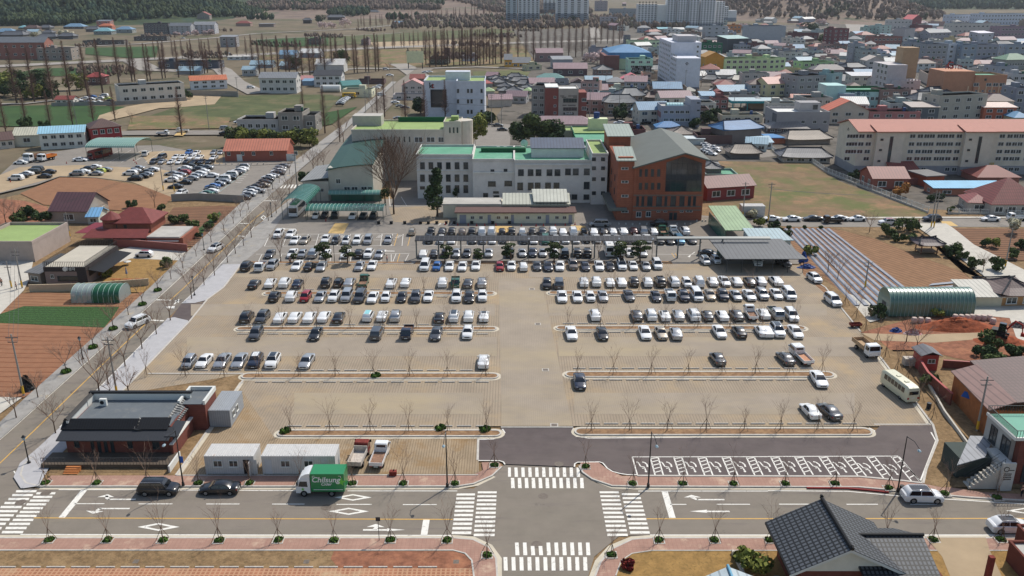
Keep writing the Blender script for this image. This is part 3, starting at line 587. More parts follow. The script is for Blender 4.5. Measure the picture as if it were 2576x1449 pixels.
def car_meshes(k):
 Ln,W,fw,rw=DIM[k]; hw=W/2; low=LOW[k]; ws,rf,rr,rb,rz,rwf,bz=CAB[k]; wr=WR[k]; Ra=wr+.05
 yy=lambda t:-Ln/2+t*Ln
 ts=set([i/16 for i in range(17)]+[.03,.96])
 for c in (fw,rw):
  for j in range(-4,5): ts.add(c+Ra/Ln*j/4*0.999)
  ts.add(c+Ra/Ln*1.001); ts.add(c-Ra/Ln*1.001)
 ts=sorted(x for x in ts if 0<=x<=1)
 b=MB(); rings=[]
 for t in ts:
  w_=arr(low,t,1)*hw; sh=arr(low,t,2); tp=arr(low,t,3); zb=.24 if 0.02<t<.98 else .3
  for c in (fw,rw):
   d=abs(t-c)*Ln
   if d<Ra: zb=max(zb,wr+math.sqrt(max(Ra*Ra-d*d,0)))
  zb=min(zb,sh-.04); y=yy(t); zm=max(min(.55,sh-.08),zb+.01)
  rings.append([(-w_*.96,y,zb),(-w_,y,zm),(-w_*.985,y,sh),(-w_*.86,y,tp-.015),(-w_*.4,y,tp+.02),(w_*.4,y,tp+.02),(w_*.86,y,tp-.015),(w_*.985,y,sh),(w_,y,zm),(w_*.96,y,zb)])
 b.loft(rings)
 hb=hw*.90; hr=hw*rwf
 secs=[(ws,bz-.03,bz-.01,hb),(ws+(rf-ws)*.5,bz-.02,bz+(rz-bz)*.56,None),(rf,bz-.02,rz-.03,None),((rf+rr)/2,bz-.02,rz,None),(rr,bz-.02,rz-.04,None),(rr+(rb-rr)*.5,bz-.02,bz+(rz-bz)*.58,None),(rb,bz-.02,bz+.0,hb)]
 rg=[]
 def hwz(z): return hb+(hr-hb)*min(1,max(0,(z-bz)/(rz-bz)))
 for t,z0,z1,_ in secs:
  y=yy(t); a=hwz(z1)
  rg.append([(-hb,y,z0),(-a,y,max(z1-.05,z0+.005)),(-a*.86,y,z1),(a*.86,y,z1),(a,y,max(z1-.05,z0+.005)),(hb,y,z0)])
 b.loft(rg)
 my=yy(ws+.06)
 for s in (-1,1): b.box(s*hw*1.0 if s>0 else -hw-.16,my-.06,bz-.02,hw+.16 if s>0 else -hw*1.0,my+.05,bz+.13)
 me={}
 me['body']=b
 def pane(p,off=.012):
  P_=[Vector(q) for q in p]; n=(P_[1]-P_[0]).cross(P_[2]-P_[0]).normalized()
  return [q+n*off for q in P_]
 def P3(t,z,w): return (w,yy(t),z)
 g=MB(); z0=bz+.03; z1=rz-.06
 def lt(a,b_,k_): return a+(b_-a)*k_
 w0=hwz(z0)*.93; w1=hwz(z1)*.86
 mk=MB(); zz=bz+(rz-bz)*.56; wm=hwz(zz)*.88
 tm=ws+(rf-ws)*.5
 mk.face(pane([P3(ws+.004,z0,-w0),P3(ws+.004,z0,w0),P3(tm,zz,wm),P3(tm,zz,-wm)],.02)); mk.face(pane([P3(tm,zz,-wm),P3(tm,zz,wm),P3(rf-.004,z1+.02,w1*.98),P3(rf-.004,z1+.02,-w1*.98)],.02)); me['windscreen']=mk
 mk=MB(); zz=bz+(rz-bz)*.58; tm=rr+(rb-rr)*.5; wm=hwz(zz)*.86
 mk.face(pane([P3(tm,zz,-wm),P3(rr+.006,z1,-w1*.95),P3(rr+.006,z1,w1*.95),P3(tm,zz,wm)][::-1],.02)); mk.face(pane([P3(rb-.01,z0+.02,-w0*.95),P3(tm,zz,-wm),P3(tm,zz,wm),P3(rb-.01,z0+.02,w0*.95)][::-1],.02)); me['rear_window']=mk
 for s in (-1,1):
  sd=MB(); me['side_window%d'%s]=sd
  zt=rz-.10; aw=hwz(zt); mid=(rf+rr)/2
  f0=ws+(rf-ws)*.18; f1=rf+.0; r0=rr+(rb-rr)*.75 if k=='S' else rb-.03; r1=rr-.005
  for (a0,a1,b1,b0) in ((f0+.02,f1,mid-.01,mid-.01),(mid+.01,mid+.01,r1,r0-.02 if k!='V' else r0)):
   q=[P3(a0,bz+.02,s*hb),P3(b0,bz+.02,s*hb),P3(b1,zt,s*aw),P3(a1,zt,s*aw)]
   if s<0: q=q[::-1]
   sd.face(pane(q,.012))
 whe=MB(); n=14
 for a_ in range(n):
  pass
 whe.tube([(-.10,0,0),(.10,0,0)],wr,14)
 me['wheel']=whe
 rim=MB(); rim.tube([(-.112,0,0),(-.09,0,0)],wr*.64,10); rim.tube([(.09,0,0),(.112,0,0)],wr*.64,10); me['rim']=rim
 y=yy(0)
 hl=MB(); zs=arr(low,.04,2); hl.box(-.17,-.02,-.06,.17,.2,.07); me['headlight']=hl
 tl=MB(); tl.box(-.15,-.18,-.08,.15,.025,.10); me['taillight']=tl
 pl=MB(); pl.box(-.26,-.012,-.06,.26,.012,.06); me['plate']=pl
 gr=MB(); gr.box(-.45,-.012,-.09,.45,.02,.08); me['grille']=gr
 sr=MB(); a=hr*.72; sr.face([(-a,yy(rf+.01),rz-.018),(a,yy(rf+.01),rz-.018),(a,yy((rf+rr)/2),rz+.012),(-a,yy((rf+rr)/2),rz+.012)]); sr.face([(-a,yy((rf+rr)/2),rz+.012),(a,yy((rf+rr)/2),rz+.012),(a,yy(rr-.02),rz-.022),(-a,yy(rr-.02),rz-.022)]); me['roof_glass']=sr
 rl=MB()
 if k in 'UV':
  for s in (-1,1): rl.box(s*hr*.9-.02,yy(rf+.03),rz-.01,s*hr*.9+.02,yy(rr-.02),rz+.045)
  me['roof_rail']=rl
 out={}
 MT=dict(body='paint_w',windscreen='glass_car',rear_window='glass_car',wheel='tyre',rim='rim',headlight='lamp',taillight='tail',plate='plate',grille='trim',roof_glass='glass_car',roof_rail='chrome')
 for n_,mb in me.items(): out[n_]=mb.mesh(n_,[MT.get(n_,'glass_car')],35 if n_ in('body','wheel') else None)
 out['d']=(Ln,W,yy(fw),yy(rw),hw,arr(low,.02,2),arr(low,.99,2),wr)
 return out
CM={k:car_meshes(k) for k in 'SUVH'}
VAR={k:[m] for k,m in CM.items()}
for k,dm,cb in (('S',(4.5,1.77,.19,.80),(.28,.42,.66,.83,1.44,.68,.93)),('S',(4.95,1.88,.19,.80),(.26,.44,.66,.89,1.44,.70,.95)),('U',(4.35,1.83,.19,.80),(.25,.39,.80,.95,1.62,.72,1.04)),('U',(4.75,1.9,.18,.79),(.23,.35,.90,.975,1.78,.77,1.10)),('H',(3.6,1.6,.17,.83),(.18,.33,.88,.98,1.56,.74,1.0)),('V',(5.1,1.97,.17,.80),(.13,.27,.93,.985,1.88,.82,1.1))):
 o_=DIM[k],CAB[k]; DIM[k],CAB[k]=dm,cb; VAR[k].append(car_meshes(k)); DIM[k],CAB[k]=o_
def setpaint(o,m):
 o.material_slots[0].link='OBJECT'; o.material_slots[0].material=M[m]
TYN=dict(S='sedan',U='sport utility car',V='minivan',H='small hatchback')
def add(par,name,me,loc=(0,0,0),rz=0,sc_=None):
 o=bpy.data.objects.new(name,me); col.objects.link(o); o.parent=par; o.location=loc; o.rotation_euler=(0,0,rz)
 if sc_: o.scale=sc_
 return o
def car(kind,pc,pos,rz,label,group,lod=1,roof=None,sc_=1.0):
 m=rnd.choice(VAR[kind]); Ln,W,yf,yr,hw,zf,zr,wr=m['d']
 e=thing('parked_car' if 'drivin' not in label else 'moving_car',label,'car',pos,rz,group)
 e.scale=(sc_,)*3 if sc_!=1 else (1,1,1)
 setpaint(add(e,'body',m['body']),'paint_'+pc)
 add(e,'windscreen',m['windscreen']); add(e,'rear_window',m['rear_window']); add(e,'side_window',m['side_window-1']); add(e,'side_window',m['side_window1'])
 for y in (yf,yr):
  for s in (-1,1):
   wh=add(e,'wheel',m['wheel'],(s*(hw-.12),y,wr))
   if lod>1: add(wh,'rim',m['rim'])
 if lod:
  for s in (-1,1):
   add(e,'headlight',m['headlight'],(s*hw*.66,-Ln/2+.13,zf+.04),s*.35); add(e,'taillight',m['taillight'],(s*hw*.72,Ln/2-.06,zr-.04),s*.2)
  add(e,'number_plate',m['plate'],(0,-Ln/2-.012,.42)); add(e,'number_plate',m['plate'],(0,Ln/2+.012,.62)); add(e,'grille',m['grille'],(0,-Ln/2-.004,zf-.03))
 if roof=='k': add(e,'roof_glass',m['roof_glass'])
 elif roof: setpaint(add(e,'roof_panel',m['roof_glass']),'paint_'+roof)
 if 'roof_rail' in m and lod: add(e,'roof_rail',m['roof_rail'])
 return e
mat('bed_floor',(92,96,98),0.8,var=0.2,scale=4); mat('bed_rust',(140,108,88),0.9,var=0.3,scale=3); mat('bed_pale',(190,180,168),0.9,var=0.15,scale=3); mat('tarp_dark',(44,60,52),0.9)
mat('bed_wood',(190,140,110),0.9,var=0.15,scale=3)
def truck(pc,pos,rz,label,group,Ln=4.9,bedm='bed_floor',cab2=False,bedh=.36,cargo=None,S_=1.0,cabpc=None,rail=None):
 e=thing('flatbed_truck',label,'truck',pos,rz,group); e.scale=(S_,)*3
 hw=.84; cl=2.35 if cab2 else 1.55; y0=-Ln/2; b=MB()
 pr=[(y0,.35),(y0,.95),(y0+.12,1.12),(y0+.42,1.86),(y0+.62,1.94),(y0+cl-.12,1.94),(y0+cl,1.85),(y0+cl,.35)]
 rg=[]
 for x,k in ((-hw,.0),(-hw*.9,1),(hw*.9,1),(hw,.0)):
  rg.append([(x,y,z-(0.10 if (not k and z>1.2) else 0)) for y,z in pr])
 b.loft(rg);
 for s in (-1,1): b.box(s*hw if s>0 else -hw-.2,y0+.2,1.25,hw+.2 if s>0 else -hw,y0+.28,1.55)
 setpaint(b.build('cab',['paint_w'],e,35),'paint_'+(cabpc or pc))
 g=MB(); g.face([(-hw*.86,y0+.13-.02,1.16),(hw*.86,y0+.13-.02,1.16),(hw*.8,y0+.40-.02,1.82),(-hw*.8,y0+.40-.02,1.82)]); g.build('windscreen','glass_car',e)
 g=MB(); g.face([(-hw*.7,y0+cl+.012,1.3),(-hw*.7,y0+cl+.012,1.75),(hw*.7,y0+cl+.012,1.75),(hw*.7,y0+cl+.012,1.3)]); g.build('rear_window','glass_car',e)
 for s in (-1,1):
  q=[(s*(hw+.012),y0+.25,1.2),(s*(hw+.012),y0+cl-.25,1.2),(s*(hw*.99+.012),y0+cl-.28,1.7),(s*(hw*.99+.012),y0+.5,1.7)]
  MB().face(q if s>0 else q[::-1]).build('side_window','glass_car',e)
 ye=Ln/2; b=MB(); b.box(-hw,y0+cl+.06,.68,hw,ye,.78,0); bs=.78
 b.build('bed_floor',[bedm],e); b=MB()
 for x in (-hw-.02,hw-.02): b.box(x,y0+cl+.06,.66,x+.05,ye,bs+bedh)
 b.box(-hw,ye-.04,.665,hw,ye+.01,bs+bedh-.003); b.box(-hw,y0+cl+.05,.665,hw,y0+cl+.1,bs+bedh+.3)
 setpaint(b.build('bed_sides',['paint_w'],e),'paint_'+(rail or pc))
 b=MB(); b.box(-.4,y0+cl,.4,.4,ye-.2,.66); b.build('chassis','trim',e)
 for y in (y0+.75,ye-1.0):
  for s in (-1,1): add(e,'wheel',CM['S']['wheel'],(s*(hw-.12),y,.33))
 for s in (-1,1): add(e,'headlight',CM['S']['headlight'],(s*hw*.72,y0+.02,.78)); add(e,'taillight',CM['S']['taillight'],(s*hw*.75,ye-.02,.6))
 add(e,'number_plate',CM['S']['plate'],(0,y0-.01,.5)); add(e,'number_plate',CM['S']['plate'],(0,ye+.02,.55))
 if cargo: cargo(e,y0+cl,ye)
 return e
def row(t,txt,where,lod=1,z=0.0,side=None,yaw=0.0):
 """txt: entries 'x,y,KindPaint[roof][F/B]'; x,y = nearest end on the survey sheet t"""
 cars=[]
 for en in txt.split():
  p=en.split(','); x,y=float(p[0]),float(p[1]); c=p[2]; tt=int(p[3]) if len(p)>3 else t
  if tt==13 or tt==23: pass
  cars.append((TT(tt,x,y)[0],tt,x,y,c))
 cars.sort()
 for i,(_,tt,x,y,c) in enumerate(cars):
  kind,pc,face=c[0],c[1],c[-1]; roof=c[2] if len(c)==4 else None
  nm={'S':'sedan','U':'SUV','V':'minivan','H':'small hatchback','P':'small flatbed truck','D':'double-cab pickup truck','X':'tall white camper van'}[kind]
  lb='%s%s %s, %s from left %s'%((CN[roof].replace(' ','-')+'-roofed ') if roof else '',CN[pc],nm,ORD[i],where)
  p=GT(tt,x,y,z); Ln=4.9 if kind in 'PD' else DIM[kind][0] if kind in DIM else 5
  rz=0 if face=='F' else math.pi
  jy=rnd.uniform(-.05,.05)+yaw
  pos=Vector((p.x,p.y+Ln/2*math.cos(jy),z))
  grp='cars parked %s'%where
  if kind in 'SUVH': car(kind,pc,pos,rz+jy,lb,grp,lod,roof,rnd.uniform(.965,1.03) if kind!='H' else rnd.uniform(.97,1.05))
  elif kind=='P': truck(pc,pos,rz+jy,lb,grp,bedm='bed_rust' if i%2 else 'bed_floor')
  elif kind=='D': truck(pc,pos,rz+jy,lb,grp,Ln=5.2,cab2=True,bedh=.3,bedm='tarp_dark')
row(21,'1865,828,HsF,20 2010,828,SwF,20 2195,828,SsF,20 2370,826,SsF,20 2535,826,UnwF,20 135,828,UwkF 480,832,SsF 2285,828,SwB','in the row behind the brick house',2)
row(21,'2543,542,UgF,20 575,545,SkF 1200,540,UgB 1510,535,PnF 1805,542,SgF 2125,533,UwF','below the second left island',2)
row(21,'2450,370,UkB,20 35,372,UgF 215,370,SwB 365,367,SwB 515,367,SwB 660,362,SwB 810,372,SkB 1115,354,HwcB 1255,354,SwB 1390,357,UsB 1835,372,SkB 1985,360,UwkB 2135,360,UwB 2290,357,SwkB','above the second left island',2)
row(21,'160,157,UkB 330,152,UwB 480,153,HrF 625,156,SsF 765,156,UwF 895,152,UsF 1030,161,UgF 1160,166,SwF 1295,154,HwF 1455,160,SkF 1595,162,UgF 1725,154,SwF 2012,157,UwF 2140,160,SkF 2275,152,UwF','below the farthest left island')
row(21,'2530,24,SkB,20 120,12,SwB 265,12,UwB 395,22,SnB 685,12,UkB 815,8,HkB 925,8,SsB 1065,16,PGB 1350,12,SwkB 1495,8,SwB 1870,10,UwB 2000,12,PGF 2130,16,SgB 2270,14,UsB','above the farthest left island')
row(11,'2455,1292,UkB,10 20,1296,PwF 140,1280,UsF 390,1283,SwF 515,1292,SkB 640,1292,SsF 1025,1288,SsF 1155,1280,SwF','in front of the clipped pines')
row(11,'1690,1288,VwF 1815,1286,HbF 1940,1288,SwF 2073,1291,SwF 2210,1282,SwF 2452,1288,HrF 2570,1285,SwF 115,1290,HwB,12 255,1286,SgF,12 370,1290,SnF,12 487,1287,SwF,12 620,1277,UoF,12 745,1290,SnF,12 887,1286,SwF,12 997,1288,SkF,12 1115,1280,UwkF,12 1230,1282,SwF,12 1360,1287,SsF,12 1475,1273,UwF,12','in front of the solar canopy')
row(11,'115,1162,SgF 345,1157,SwF 450,1157,HsF 560,1160,UsB 680,1162,SwF 885,1162,SwF 1020,1162,UkB 1120,1162,UwF 1230,1166,SsF','just behind the clipped pines',1,-.02)
row(11,'1675,1156,SwB 1785,1156,SgB 1900,1155,UkB 2010,1152,SsF 2120,1152,SgF 2235,1155,SkB 2340,1152,SsF 2555,1152,UkB 105,1150,SsF,12 210,1147,SnF,12 315,1149,SsF,12 430,1152,SwF,12 535,1156,UkB,12 660,1152,UkB,12 765,1152,UkB,12 1200,1145,SwF,12 1325,1146,SsF,12','under the solar canopy',1,-.02)
row(11,'590,762,HwF 675,758,SkF 778,760,UkF 960,766,SwF 1065,768,SkF 1170,768,UkF','under the long arched shelter',0,-.02)
row(11,'205,957,UwF 330,952,SwF 375,1020,SwF 475,1016,SeF 685,1012,UwF 790,1016,HgF 895,1020,HwkF 1005,1020,UwF 1115,1020,UsF 1320,1017,UsF','in the bays near the arched shelters',1,-.02)
row(11,'1735,1012,UkF 1855,1016,HwF 1965,1016,SwF 2175,1012,SgF 2280,1016,HsF 2380,1018,SwF 2485,1012,SgF 120,1015,UgF,12 225,1016,SwF,12 340,1020,VGF,12 445,1010,HwF,12 545,1012,SwF,12 650,1013,SwF,12 755,1006,HkF,12 860,1006,SwF,12 975,1010,SwF,12 1080,1016,SwF,12 1190,1015,UoF,12 1280,1010,SwF,12 1375,1006,SwF,12 1500,1020,HkF,12 1600,1020,SkF,12 1700,1019,UtF,12 1825,1016,SkF,12','in near row beyond the canopy',1,-.02)
row(11,'1755,932,UkB 1868,932,UgB 1965,930,UkB 2070,930,HoB 2170,932,UkB 2270,932,UwB 2370,930,UwB 2475,930,HkB 2570,932,UkB 105,930,HwB,12 205,932,UkB,12 305,930,UgB,12 415,925,UwB,12 515,930,SwB,12 620,930,UwB,12 725,930,HkB,12 830,931,SwB,12 930,930,SkB,12 1025,930,SwB,12 1130,928,SwB,12 1235,926,SdB,12 1335,928,UsB,12 1435,930,SwB,12 1535,938,PGB,12 1650,940,PwB,12 1755,924,UwB,12','in far row beyond the canopy',1,-.02)
row(12,'355,25,UkF,22 478,25,UgB,22 730,1455,UwB 857,1450,UwB 998,1455,SwB 1112,1452,SwB 1240,1450,UkB 1380,1455,UwB 1505,1452,UkB 1645,1450,UwB 1772,1456,HwF 1900,1454,UwB 2042,1448,SwB 2160,1446,SwF 2282,1446,SwB 2418,1448,SkB 2530,1442,SwB 110,1440,SwB,13','above the farthest right island')
row(22,'510,157,SwF 665,157,SwF 795,152,HwF 925,152,SsF 1190,147,SgF 1465,154,SnF 1610,148,PwF 1745,152,UnF 1880,146,VwF 2015,138,SeF 2145,142,UnF 2280,146,SsF 2415,142,SwF 2545,133,UsF 115,130,SwF,23 245,136,VwF,23','below the farthest right island')
row(22,'845,348,UwB 1270,350,SgB 1415,347,UwB 1555,352,SwkB 1695,347,SsB 1848,347,UwB 1992,352,SgB 2142,352,SwB 2287,348,SgB 2435,343,PwB 2560,334,SwB 110,335,DsF,23 270,352,UwF,23','above the second right island',2)
row(22,'605,540,SwF 920,543,SkF 1355,533,SwF 1520,537,SeF 1672,537,SsB 2115,523,SwF 2318,522,SkB 2545,515,SwB 15,515,SwB,23 130,512,UwkF,23 315,523,SwF,23','below the second right island',2)
row(22,'2100,802,SgB 215,798,SgB,23','above the third right island',2,0,None,.12)
row(22,'692,1042,SnF 560,1018,SwF,23','below the third right island',2)
row(23,'475,1348,SwB 668,1352,SgB','above the accessible bays island',2,0,None,.14)
row(23,'500,1413,UwF,13 690,197,UwF 1960,1227,HwkF,12 2068,1218,HwF,12','along the right kerb',2,0,None,.12)
def side(t,x,y,c,face,label,group,lod=1,z=-.05,yaw=0,typ=None):
 """car seen from its side; x,y = ground under the middle of its near side"""
 p=GT(t,x,y,z); kind=c[0]; W=DIM[kind][1] if kind in DIM else 1.7
 rz=(-math.pi/2 if face=='L' else math.pi/2)+yaw
 pos=p+Vector((0,W/2,0))
 if kind in DIM: return car(kind,c[1],pos,rz,label,group,lod,c[2] if len(c)>2 else None)
 return truck(c[1],pos,rz,label,group)
side(30,1575,655,'Uk','R','black SUV with bright sun glint, facing right at the kerb of the main road',None,2,-.1)
side(30,2190,645,'Sk','L','black long sedan at the kerb between the SUV and the green truck',None,2,-.1)
side(33,1580,728,'Uwk','R','white SUV with panoramic roof driving right on the main road',None,2,-.1,-.03)
side(33,2460,1040,'Uwk','R','white SUV partly cut off by the right edge on the main road',None,2,-.1)
pos=GT(20,1290,418,-.1); car('U','w',pos+Vector((.9,2.0,0)),-.42,'white SUV driving down the side road by the leek field',None,2,'w')
pos=GT(10,2105,1098,-.1); car('U','w',pos+Vector((.9,2.0,0)),-.30,'white SUV with dark roof driving on the side road near the brick wall',None,2,'k')
side(10,1440,1145,'Hwr','L','white boxy hatchback with red roof in the cafe drive',None,1,.03)
side(12,880,838,'Vs','L','silver minivan crossing in front of the low cream annex',None,1,-.02)
side(12,1480,832,'Uk','L','dark SUV in the shade of the brick gable building',None,1,0)
side(12,1985,1135,'Sk','R','black sedan standing at an angle right of the solar canopy posts',None,1,-.02,-.3)
pos=GT(11,1563,930,-.02); car('H','e',pos+Vector((0,1.9,0)),math.pi,'beige compact car driving away between the two bay blocks',None,1)
for i,(x,y,c,f,l) in enumerate(((40,782,'Sw','L','white sedan behind the leaning pole at the left end'),(245,783,'Sw','L','white sedan with empty kerb on both sides, second from the left'),(462,780,'Sk','L','black sedan with its brake lights on'),(910,781,'Sw','L','white sedan alone just right of the dark truck'),(720,780,'Sw','L','white sedan half hidden by the dark truck'),(1665,783,'Un','L','navy SUV beside the twin striped poles'),(2250,782,'Sw','L','white sedan beside the stone house fence'))):
 side(13,x,y,c,f,l+', on the far road','cars along the far east road',1,-.1)
side(13,660,802,'Pk','L','dark small truck waiting beside a white sedan, far road',None,1,-.1); side(13,1215,820,'Uwr','L','white car with red stripe on the near lane of the far road',None,1,-.1); side(13,2520,775,'Pw','L','white small truck at the right edge of the far road',None,1,-.1)
side(13,165,1235,'Ug','R','grey car under the dark carport at the right',None,1,0,-1.3); side(12,2480,1222,'Uw','L','white and red ambulance-like car under the carport',None,1,0,1.4)
G_L='cars parked in the gravel and asphalt lots at the upper left'
def sides(t,txt,where,face='L',z=-.04,yaw=0,lod=0):
 L_=[]
 for en in txt.split():
  p=en.split(','); tt=int(p[3]) if len(p)>3 else t; L_.append((TT(tt,float(p[0]),float(p[1])),tt,float(p[0]),float(p[1]),p[2]))
 L_.sort(key=lambda q:-q[0][1])
 for i,(_,tt,x,y,c) in enumerate(L_):
  side(tt,x,y,c,face,'%s %s, %s nearest %s'%(CN[c[1]],{'S':'sedan','U':'SUV','H':'hatchback','V':'minivan'}[c[0]],ORD[i],where),'cars '+where,lod,z,yaw+rnd.uniform(-.05,.05))
sides(10,'148,368,Uw 205,344,Sk 250,322,Sw 322,305,Uk 352,280,Uk 480,302,Sk 435,347,Sk','in leftmost gravel lot group')
sides(10,'765,322,Us 826,302,Sw 868,276,Uk 940,252,Sw 995,296,Hy 1045,280,Ss 955,320,Ss','in the group with the lime car')
sides(10,'1300,318,Uw 1340,292,Ss 1380,264,Ss 1520,280,Sw 1465,304,Sk 1462,330,Ss 1418,348,Sk 1352,372,Uk','in the group left of the twin poles')
sides(10,'1715,387,Uw 1755,360,Sw 1790,334,Ss 1842,312,Ur 1722,320,Ss 1850,266,Sw 1900,246,Sk 1850,410,Sk 1757,452,Sk','in the column right of the twin poles')
sides(10,'1915,368,Ss 1958,346,Ss 1995,320,Sw 2032,298,Sw 1990,276,Sg 2010,256,Sg 2070,258,Ss 2118,340,Sw','in the middle column of the asphalt lot')
sides(10,'2025,550,Sw 2062,524,SG 2110,502,Sw 2120,474,Sg 2132,450,Sb 2182,427,Ss 2240,404,Ss 2238,374,Uw 2292,366,Sk 2310,333,Uw 2362,316,Sk 2392,290,Sw 2425,275,Sw 2440,252,Us','in the long column along the pale blue line')
sides(10,'2435,568,Sk 2490,536,Ss 2512,508,Sw 2525,482,Ss 2555,455,Sk 10,500,Ss,11 62,442,Se,11 75,412,Sk,11 100,384,Sk,11 122,354,Sw,11 152,344,Ss,11 205,318,Sk,11 222,292,Sw,11 232,268,Ss,11 262,242,Ss,11','in the column beside the side road pavement')
row(10,'1880,114,UbF 1955,118,SwF 2135,112,SsF 2205,114,SsF','in farthest row, gravel lot',0,-.04)
row(10,'1530,208,UgF 1610,208,SsF 1700,211,SwF 1785,211,SwF 1858,208,SkF 1935,211,SkF 2010,208,SkF 2090,211,SkF','in front row, gravel block',0,-.02,None,-.12)
row(10,'1605,162,UgF 1752,158,SwF 1825,158,SwF 1905,163,SwF 1985,163,SwF 2130,168,SwF','in back row, gravel block',0,-.02,None,-.12)
pos=GT(10,1790,530,-.04); car('U','w',pos+Vector((.4,2,0)),-.25,'white SUV alone below the twin poles, facing the camera',None,1)
side(10,195,207,'Sw','L','white sedan parked beside the big white dump truck',None,0); side(10,800,178,'Sw','R','white sedan beside the green arched bus shelter',None,0)
pos=GT(10,1440,128,-.04); truck('w',pos+Vector((0,2.4,0)),.2,'white small truck parked right of the green arched bus shelter',None)
sides(0,'870,1040,Ss 925,1045,Sw 985,1040,Sw 1040,975,Uw 1075,1005,Sy 1090,1030,Sk 850,1000,Sw 815,1040,Sk 905,1010,Sw 1000,1005,Uw 920,985,Sb 780,1025,Sw','in the small lot left of the grey stone hall','L',-.2)
sides(1,'840,1062,Sk 850,1045,Sw 862,1030,Sw 878,1018,Sw 890,1008,Sw 905,998,Sw 935,990,Sk','in the small lot beside the yellow bus','L',-.2)
sides(1,'1255,965,Uw 1210,893,Sw 1245,875,Sw 1305,705,Uw 1345,765,Sw 1400,1040,Sw 1450,1080,Ss 1700,735,Sw 1740,730,Sw 1430,1205,Ss 1600,1225,Sw 1660,1225,Sw 1735,1228,Sw 2195,1215,Ss 2255,1215,Ss 2435,1275,Sg 2480,1318,Sk 1500,1095,Sg','on the streets around the white telephone office','R',-.12)
sides(0,'2265,1310,Us 2260,1358,Sk 2400,1245,Sw 2520,890,Uw 2295,545,Sw 1840,390,Sw','on the far roads at the upper left','R',-.12)
sides(2,'1345,1250,Sk 1080,1248,Sw 1355,850,Uw 2025,918,Uw 1945,1232,Sw 1070,1272,Sk','in the lanes of the old town','L',-.2)
row(12,'2000,105,SwF 1965,90,SwF 1990,70,SwF 1980,50,SwF 1960,30,SwF 2020,120,SwF 2060,85,SsF 2045,60,SwF','packed behind the brick gable',0,-.2,None,.7)
pos=GT(0,1630,1362,-.12); truck('w',pos+Vector((0,1,0)),math.pi/2,'white small truck driving right on the far cross road',None); pos=GT(0,1830,1335,-.12); truck('w',pos+Vector((0,1,0)),-math.pi/2,'white small truck driving left on the far cross road',None)
mat('truck_green',(24,128,72),0.35,coat=0.5,spec=.5); mat('star_green',(110,190,70),0.5); mat('bus_cream',(214,210,182),0.4,coat=.4); mat('bus_stripe',(150,130,110),0.5); mat('rust_red',(120,52,44),0.9,var=0.25,scale=3); mat('dump_bed',(178,150,118),0.85,var=.15,scale=2); mat('excavator_red',(160,40,28),0.6); mat('orange',(206,120,50),0.6); mat('yellow',(214,170,50),0.6); mat('blue_tarp',(40,76,140),0.6,var=.2,scale=2)
def wheels(e,xs,hw,r,name='wheel'):
 b=MB(); b.tube([(-.16,0,0),(.16,0,0)],r,14); me=b.mesh('wheel',['tyre'],35); rb=MB(); rb.tube([(-.175,0,0),(.175,0,0)],r*.55,10); rm=rb.mesh('rim',['rim'])
 for y in xs:
  for s in (-1,1): o=add(e,'wheel',me,(s*(hw-.18),y,r)); add(o,'rim',rm)
xa=GT(31,415,632,-.1).x; xb=GT(31,905,632,-.1).x; yg=GT(31,650,655,-.1).y; LT=xb-xa
e=thing('box_truck','green box truck with white star lettering and white cab at the kerb','truck',((xa+xb)/2,yg+1.15,-.1),-math.pi/2)
hw=1.12; y0=-LT/2; ce=y0+1.75; HB=3.15
b=MB(); pr=[(y0,.5),(y0,1.3),(y0+.18,1.5),(y0+.35,2.25),(y0+.5,2.38),(ce,2.42),(ce,.5)]
b.loft([[(x,y,z) for y,z in pr] for x in (-hw+.05,-hw+.15,hw-.15,hw-.05)]); b.build('cab','paint_w',e,30)
b=MB(); b.loft([[(x*k,y,z) for y,z in ((y0+.55,2.40),(y0+.75,2.75),(y0+1.3,3.05),(ce,3.12),(ce,2.40))] for x,k in ((-hw+.1,1),(-hw+.3,1),(hw-.3,1),(hw-.1,1))]); b.build('roof_fairing','paint_w',e,30)
b=MB(); b.face([(-hw*.86,y0+.17,1.5),(hw*.86,y0+.17,1.5),(hw*.82,y0+.33,2.22),(-hw*.82,y0+.33,2.22)]); b.build('windscreen','glass_car',e)
for s in (-1,1):
 b=MB(); q=[(s*(hw-.035),y0+.35,1.4),(s*(hw-.035),ce-.3,1.35),(s*(hw-.035),ce-.35,2.1),(s*(hw-.035),y0+.55,2.1)]; b.face(q if s>0 else q[::-1]); b.build('side_window','glass_car',e)
b=MB(); b.box(-hw,ce+.12,.75,hw,LT/2,HB); bx=b.build('cargo_box','truck_green',e)
b=MB()
for s in (-1,1):
 X=s*(hw+.012); b.box(min(X,s*hw),ce+.4,.98,max(X,s*hw),LT/2-.2,1.05)
b.build('white_stripe','paint_w',e)
b=MB(); X=hw+.015
for y in (ce+.35,LT/2-.35):
 s=1 if y<0 else -1
 b.box(hw,y,HB-.3,X,y+s*.3,HB-.25); b.box(hw,y,HB-.5,X,y+s*.06,HB-.25)
b.build('corner_marks','paint_w',e)
def letters(par,txt,size,loc,rot,m,name='lettering',shear=0,ext=.006,align='CENTER'):
 cu=bpy.data.curves.new(name,'FONT'); cu.body=txt; cu.size=size; cu.extrude=ext; cu.align_x=align; cu.shear=shear; cu.offset=size*.018
 cu.materials.append(M[m]); o=bpy.data.objects.new(name,cu); col.objects.link(o)
 dg=bpy.context.evaluated_depsgraph_get(); me=bpy.data.meshes.new_from_object(o.evaluated_get(dg)); bpy.data.objects.remove(o)
 o=bpy.data.objects.new(name,me); col.objects.link(o)
 if par is not None: o.parent=par
 o.location=loc; o.rotation_euler=rot; return o
